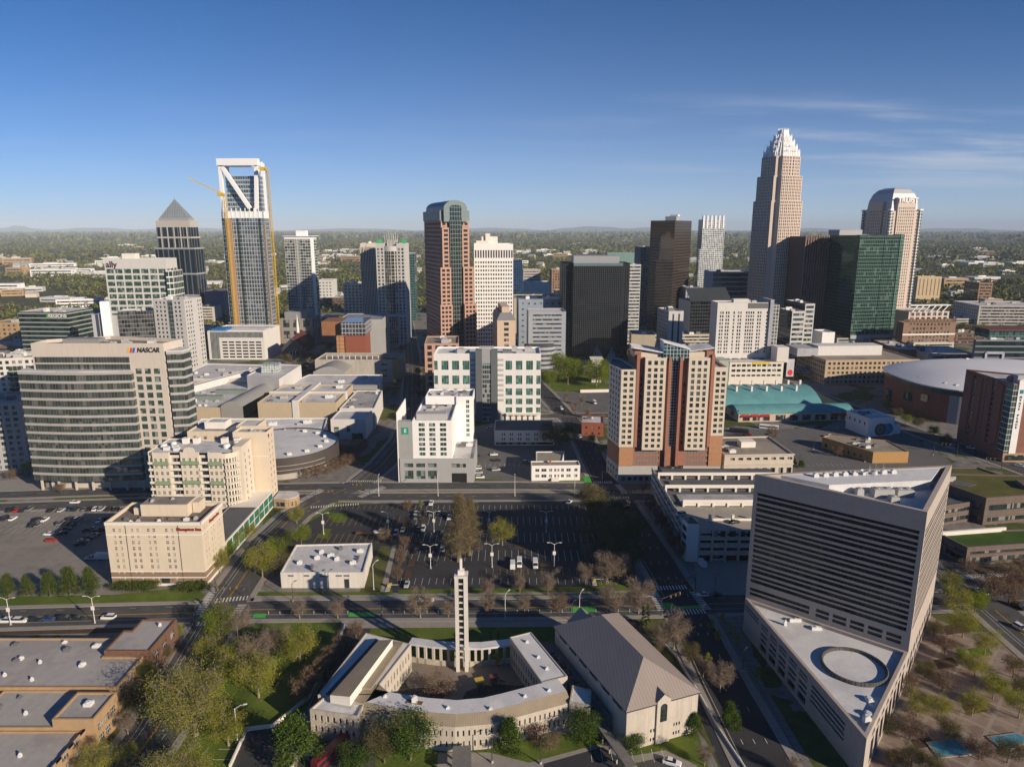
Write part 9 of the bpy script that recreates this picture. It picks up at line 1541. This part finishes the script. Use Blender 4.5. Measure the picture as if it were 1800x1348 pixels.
# far roofs among the trees
def far_buildings():
 rn = random.Random(12); kinds = []
 for nm, cat, lab, gp, w, d, h, gable, wm, rm in (('low_warehouse', 'building', 'long pale flat-roofed low building, one of those scattered in the far woods', 'far low buildings', 46, 22, 8, 0, MATS['precast_pale'], R_WHITE), ('far_house', 'house', 'small house with a grey pitched roof, one of those scattered in the far woods', 'far houses', 15, 11, 6, 5, CREAM, R_GREY), ('far_office', 'building', 'tan mid-rise box with a dark window band, one of those scattered in the far woods', 'far mid-rise blocks', 34, 18, 15, 0, BRICK_T, R_LGREY), ('white_block', 'building', 'white apartment row with a pale roof, one of those scattered in the far woods', 'far white rows', 60, 14, 12, 0, MATS['stucco_bright'], R_LGREY)):
  e = bpy.data.objects.new(nm, None); C.objects.link(e); tag(e, lab, cat, gp); mb = MB(); mb.box(-w / 2, w / 2, -d / 2, d / 2, 0, h); mb.build('wall', wm, e); mb = MB()
  if gable: mb.face([(-w / 2, -d / 2 - .5, h), (w / 2, -d / 2 - .5, h), (w / 2, 0, h + gable), (-w / 2, 0, h + gable)]); mb.face([(w / 2, d / 2 + .5, h), (-w / 2, d / 2 + .5, h), (-w / 2, 0, h + gable), (w / 2, 0, h + gable)]); mb.face([(-w / 2, d / 2, h), (-w / 2, -d / 2, h), (-w / 2, 0, h + gable)]); mb.face([(w / 2, -d / 2, h), (w / 2, d / 2, h), (w / 2, 0, h + gable)])
  else: mb.box(-w / 2 + .4, w / 2 - .4, -d / 2 + .4, d / 2 - .4, h, h + .3); mb.box(-w * .2, w * .1, -3, 3, h + .3, h + 2.4)
  mb.build('roof', rm, e)
  if not gable:
   for k in range(2 if h > 9 else 1): mb = MB(); z = h * (.3 + .35 * k); mb.box(-w / 2 + 2, w / 2 - 2, -d / 2 - .06, -d / 2, z, z + 2); mb.build('window_band', W_GLASS, e)
  kinds.append(e)
 n = [0] * 4; spots = [(130, 482, 3), (165, 470, 0), (95, 486, 3), (232, 488, 3), (60, 512, 0), (112, 530, 0), (24, 520, 2), (640, 520, 2), (575, 478, 0), (950, 470, 1), (985, 455, 2), (935, 455, 1), (1020, 430, 0), (1100, 425, 0), (1160, 428, 0), (1660, 470, 0), (1720, 440, 0), (1770, 482, 0), (1690, 520, 0), (1740, 540, 2), (1780, 560, 0), (245, 440, 2), (225, 434, 3), (590, 405, 0), (640, 408, 0), (925, 412, 0)]
 for i in range(175):
  if i < len(spots): px, py, k = spots[i]; p = G(px, py); x, y = p.x, p.y
  else:
   r = sqrt(rn.uniform(880 ** 2, 4200 ** 2)); a = rn.uniform(-.68, .68); x, y = r * sin(a), r * cos(a); k = rn.choice([0, 1, 1, 1, 1, 2, 0, 3])
  if CITY(x, y) and y < 1000: continue
  e = kinds[k]; s = rn.uniform(.7, 1.25) * (1 + y / 4500); o = e if n[k] == 0 else copy_tree(e, (0, 0, 0)); n[k] += 1; o.location = (x, y, 0); o.rotation_euler = (0, 0, rn.uniform(-.5, .5)); o.scale = (s * rn.uniform(.8, 1.5), s, min(s, 1.4) * rn.uniform(.9, 1.3))
 # low roofs filling the blocks between the towers
 e = None
 for i, (px, py, w, d, h) in enumerate(((560, 590, 50, 40, 12), (610, 600, 30, 30, 10), (690, 575, 30, 40, 22), (930, 618, 60, 30, 9), (1125, 610, 40, 30, 14), (1170, 618, 50, 30, 8), (1225, 606, 40, 34, 12), (1130, 570, 40, 40, 20), (1340, 560, 50, 30, 16), (1500, 606, 40, 20, 8), (1640, 616, 46, 30, 9), (1700, 604, 50, 30, 12), (1760, 600, 40, 30, 8), (345, 600, 30, 40, 14), (345, 570, 50, 40, 24), (20, 640, 60, 40, 18), (1690, 570, 60, 30, 8), (935, 560, 60, 40, 14), (880, 520, 70, 40, 16), (600, 540, 60, 40, 16))):
  p = G(px, py); b = Bld('low_block', '%s low flat-roofed block from the left filling gaps between the towers' % ORD[i], (p.x, p.y), R(4), group='low blocks between towers'); b.block(rect(-w / 2, w / 2, 0, d), 0, h, [bd(4, 1.8, m=2)] + [None] * 3, (CONC, GREYP, TAN, BRICK_B)[i % 4], (R_GREY, R_LGREY, R_TAN)[i % 3], .8); b.units(-w / 3, w / 3, 5, d - 5, h - .8, 3, i, 1.5); b.windows(W_GLASS)
far_buildings()
for i, (x, y, c) in enumerate(((843, 1208, 'yellow'), (868, 1202, 'red'))):
 cm = mat('canopy_' + c, (.55, .38, .06) if c == 'yellow' else (.14, .05, .045), .7)
 one('play_frame', 'play frame', 'small play frame with a %s roof in the church courtyard' % c, x, y, [('post', FR_G, tb((a, b_, 0), (a, b_, 2.4), .08)) for a in (-1, 1) for b_ in (-1, 1)] + [('deck', FR_D, bx(-1, 1, -1, 1, 1.1, 1.25)), ('canopy', cm, bx(-1.3, 1.3, -1.3, 1.3, 2.4, 2.55)), ('slide', cm, lambda mb: mb.bar((1, 0, 1.2), (3.4, 0, .15), .7, .1))], 20, 'play frames in the courtyard')
# ================================================================ the air
def haze():
 m = bpy.data.materials.new('haze_air'); m.use_nodes = True; t = m.node_tree; t.nodes.clear()
 o = N(t, 'ShaderNodeOutputMaterial'); v = N(t, 'ShaderNodeVolumePrincipled')
 v.inputs['Color'].default_value = (.72, .86, 1.0, 1); v.inputs['Density'].default_value = HAZE_D; v.inputs['Anisotropy'].default_value = -0.2
 t.links.new(v.outputs[0], o.inputs['Volume']); mb = MB(); mb.box(-46000, 46000, -46000, 46000, -1, 420, bottom=True)
 tag(mb.build('haze', m), kind='stuff')
HAZE_D = 4.2e-5
haze()
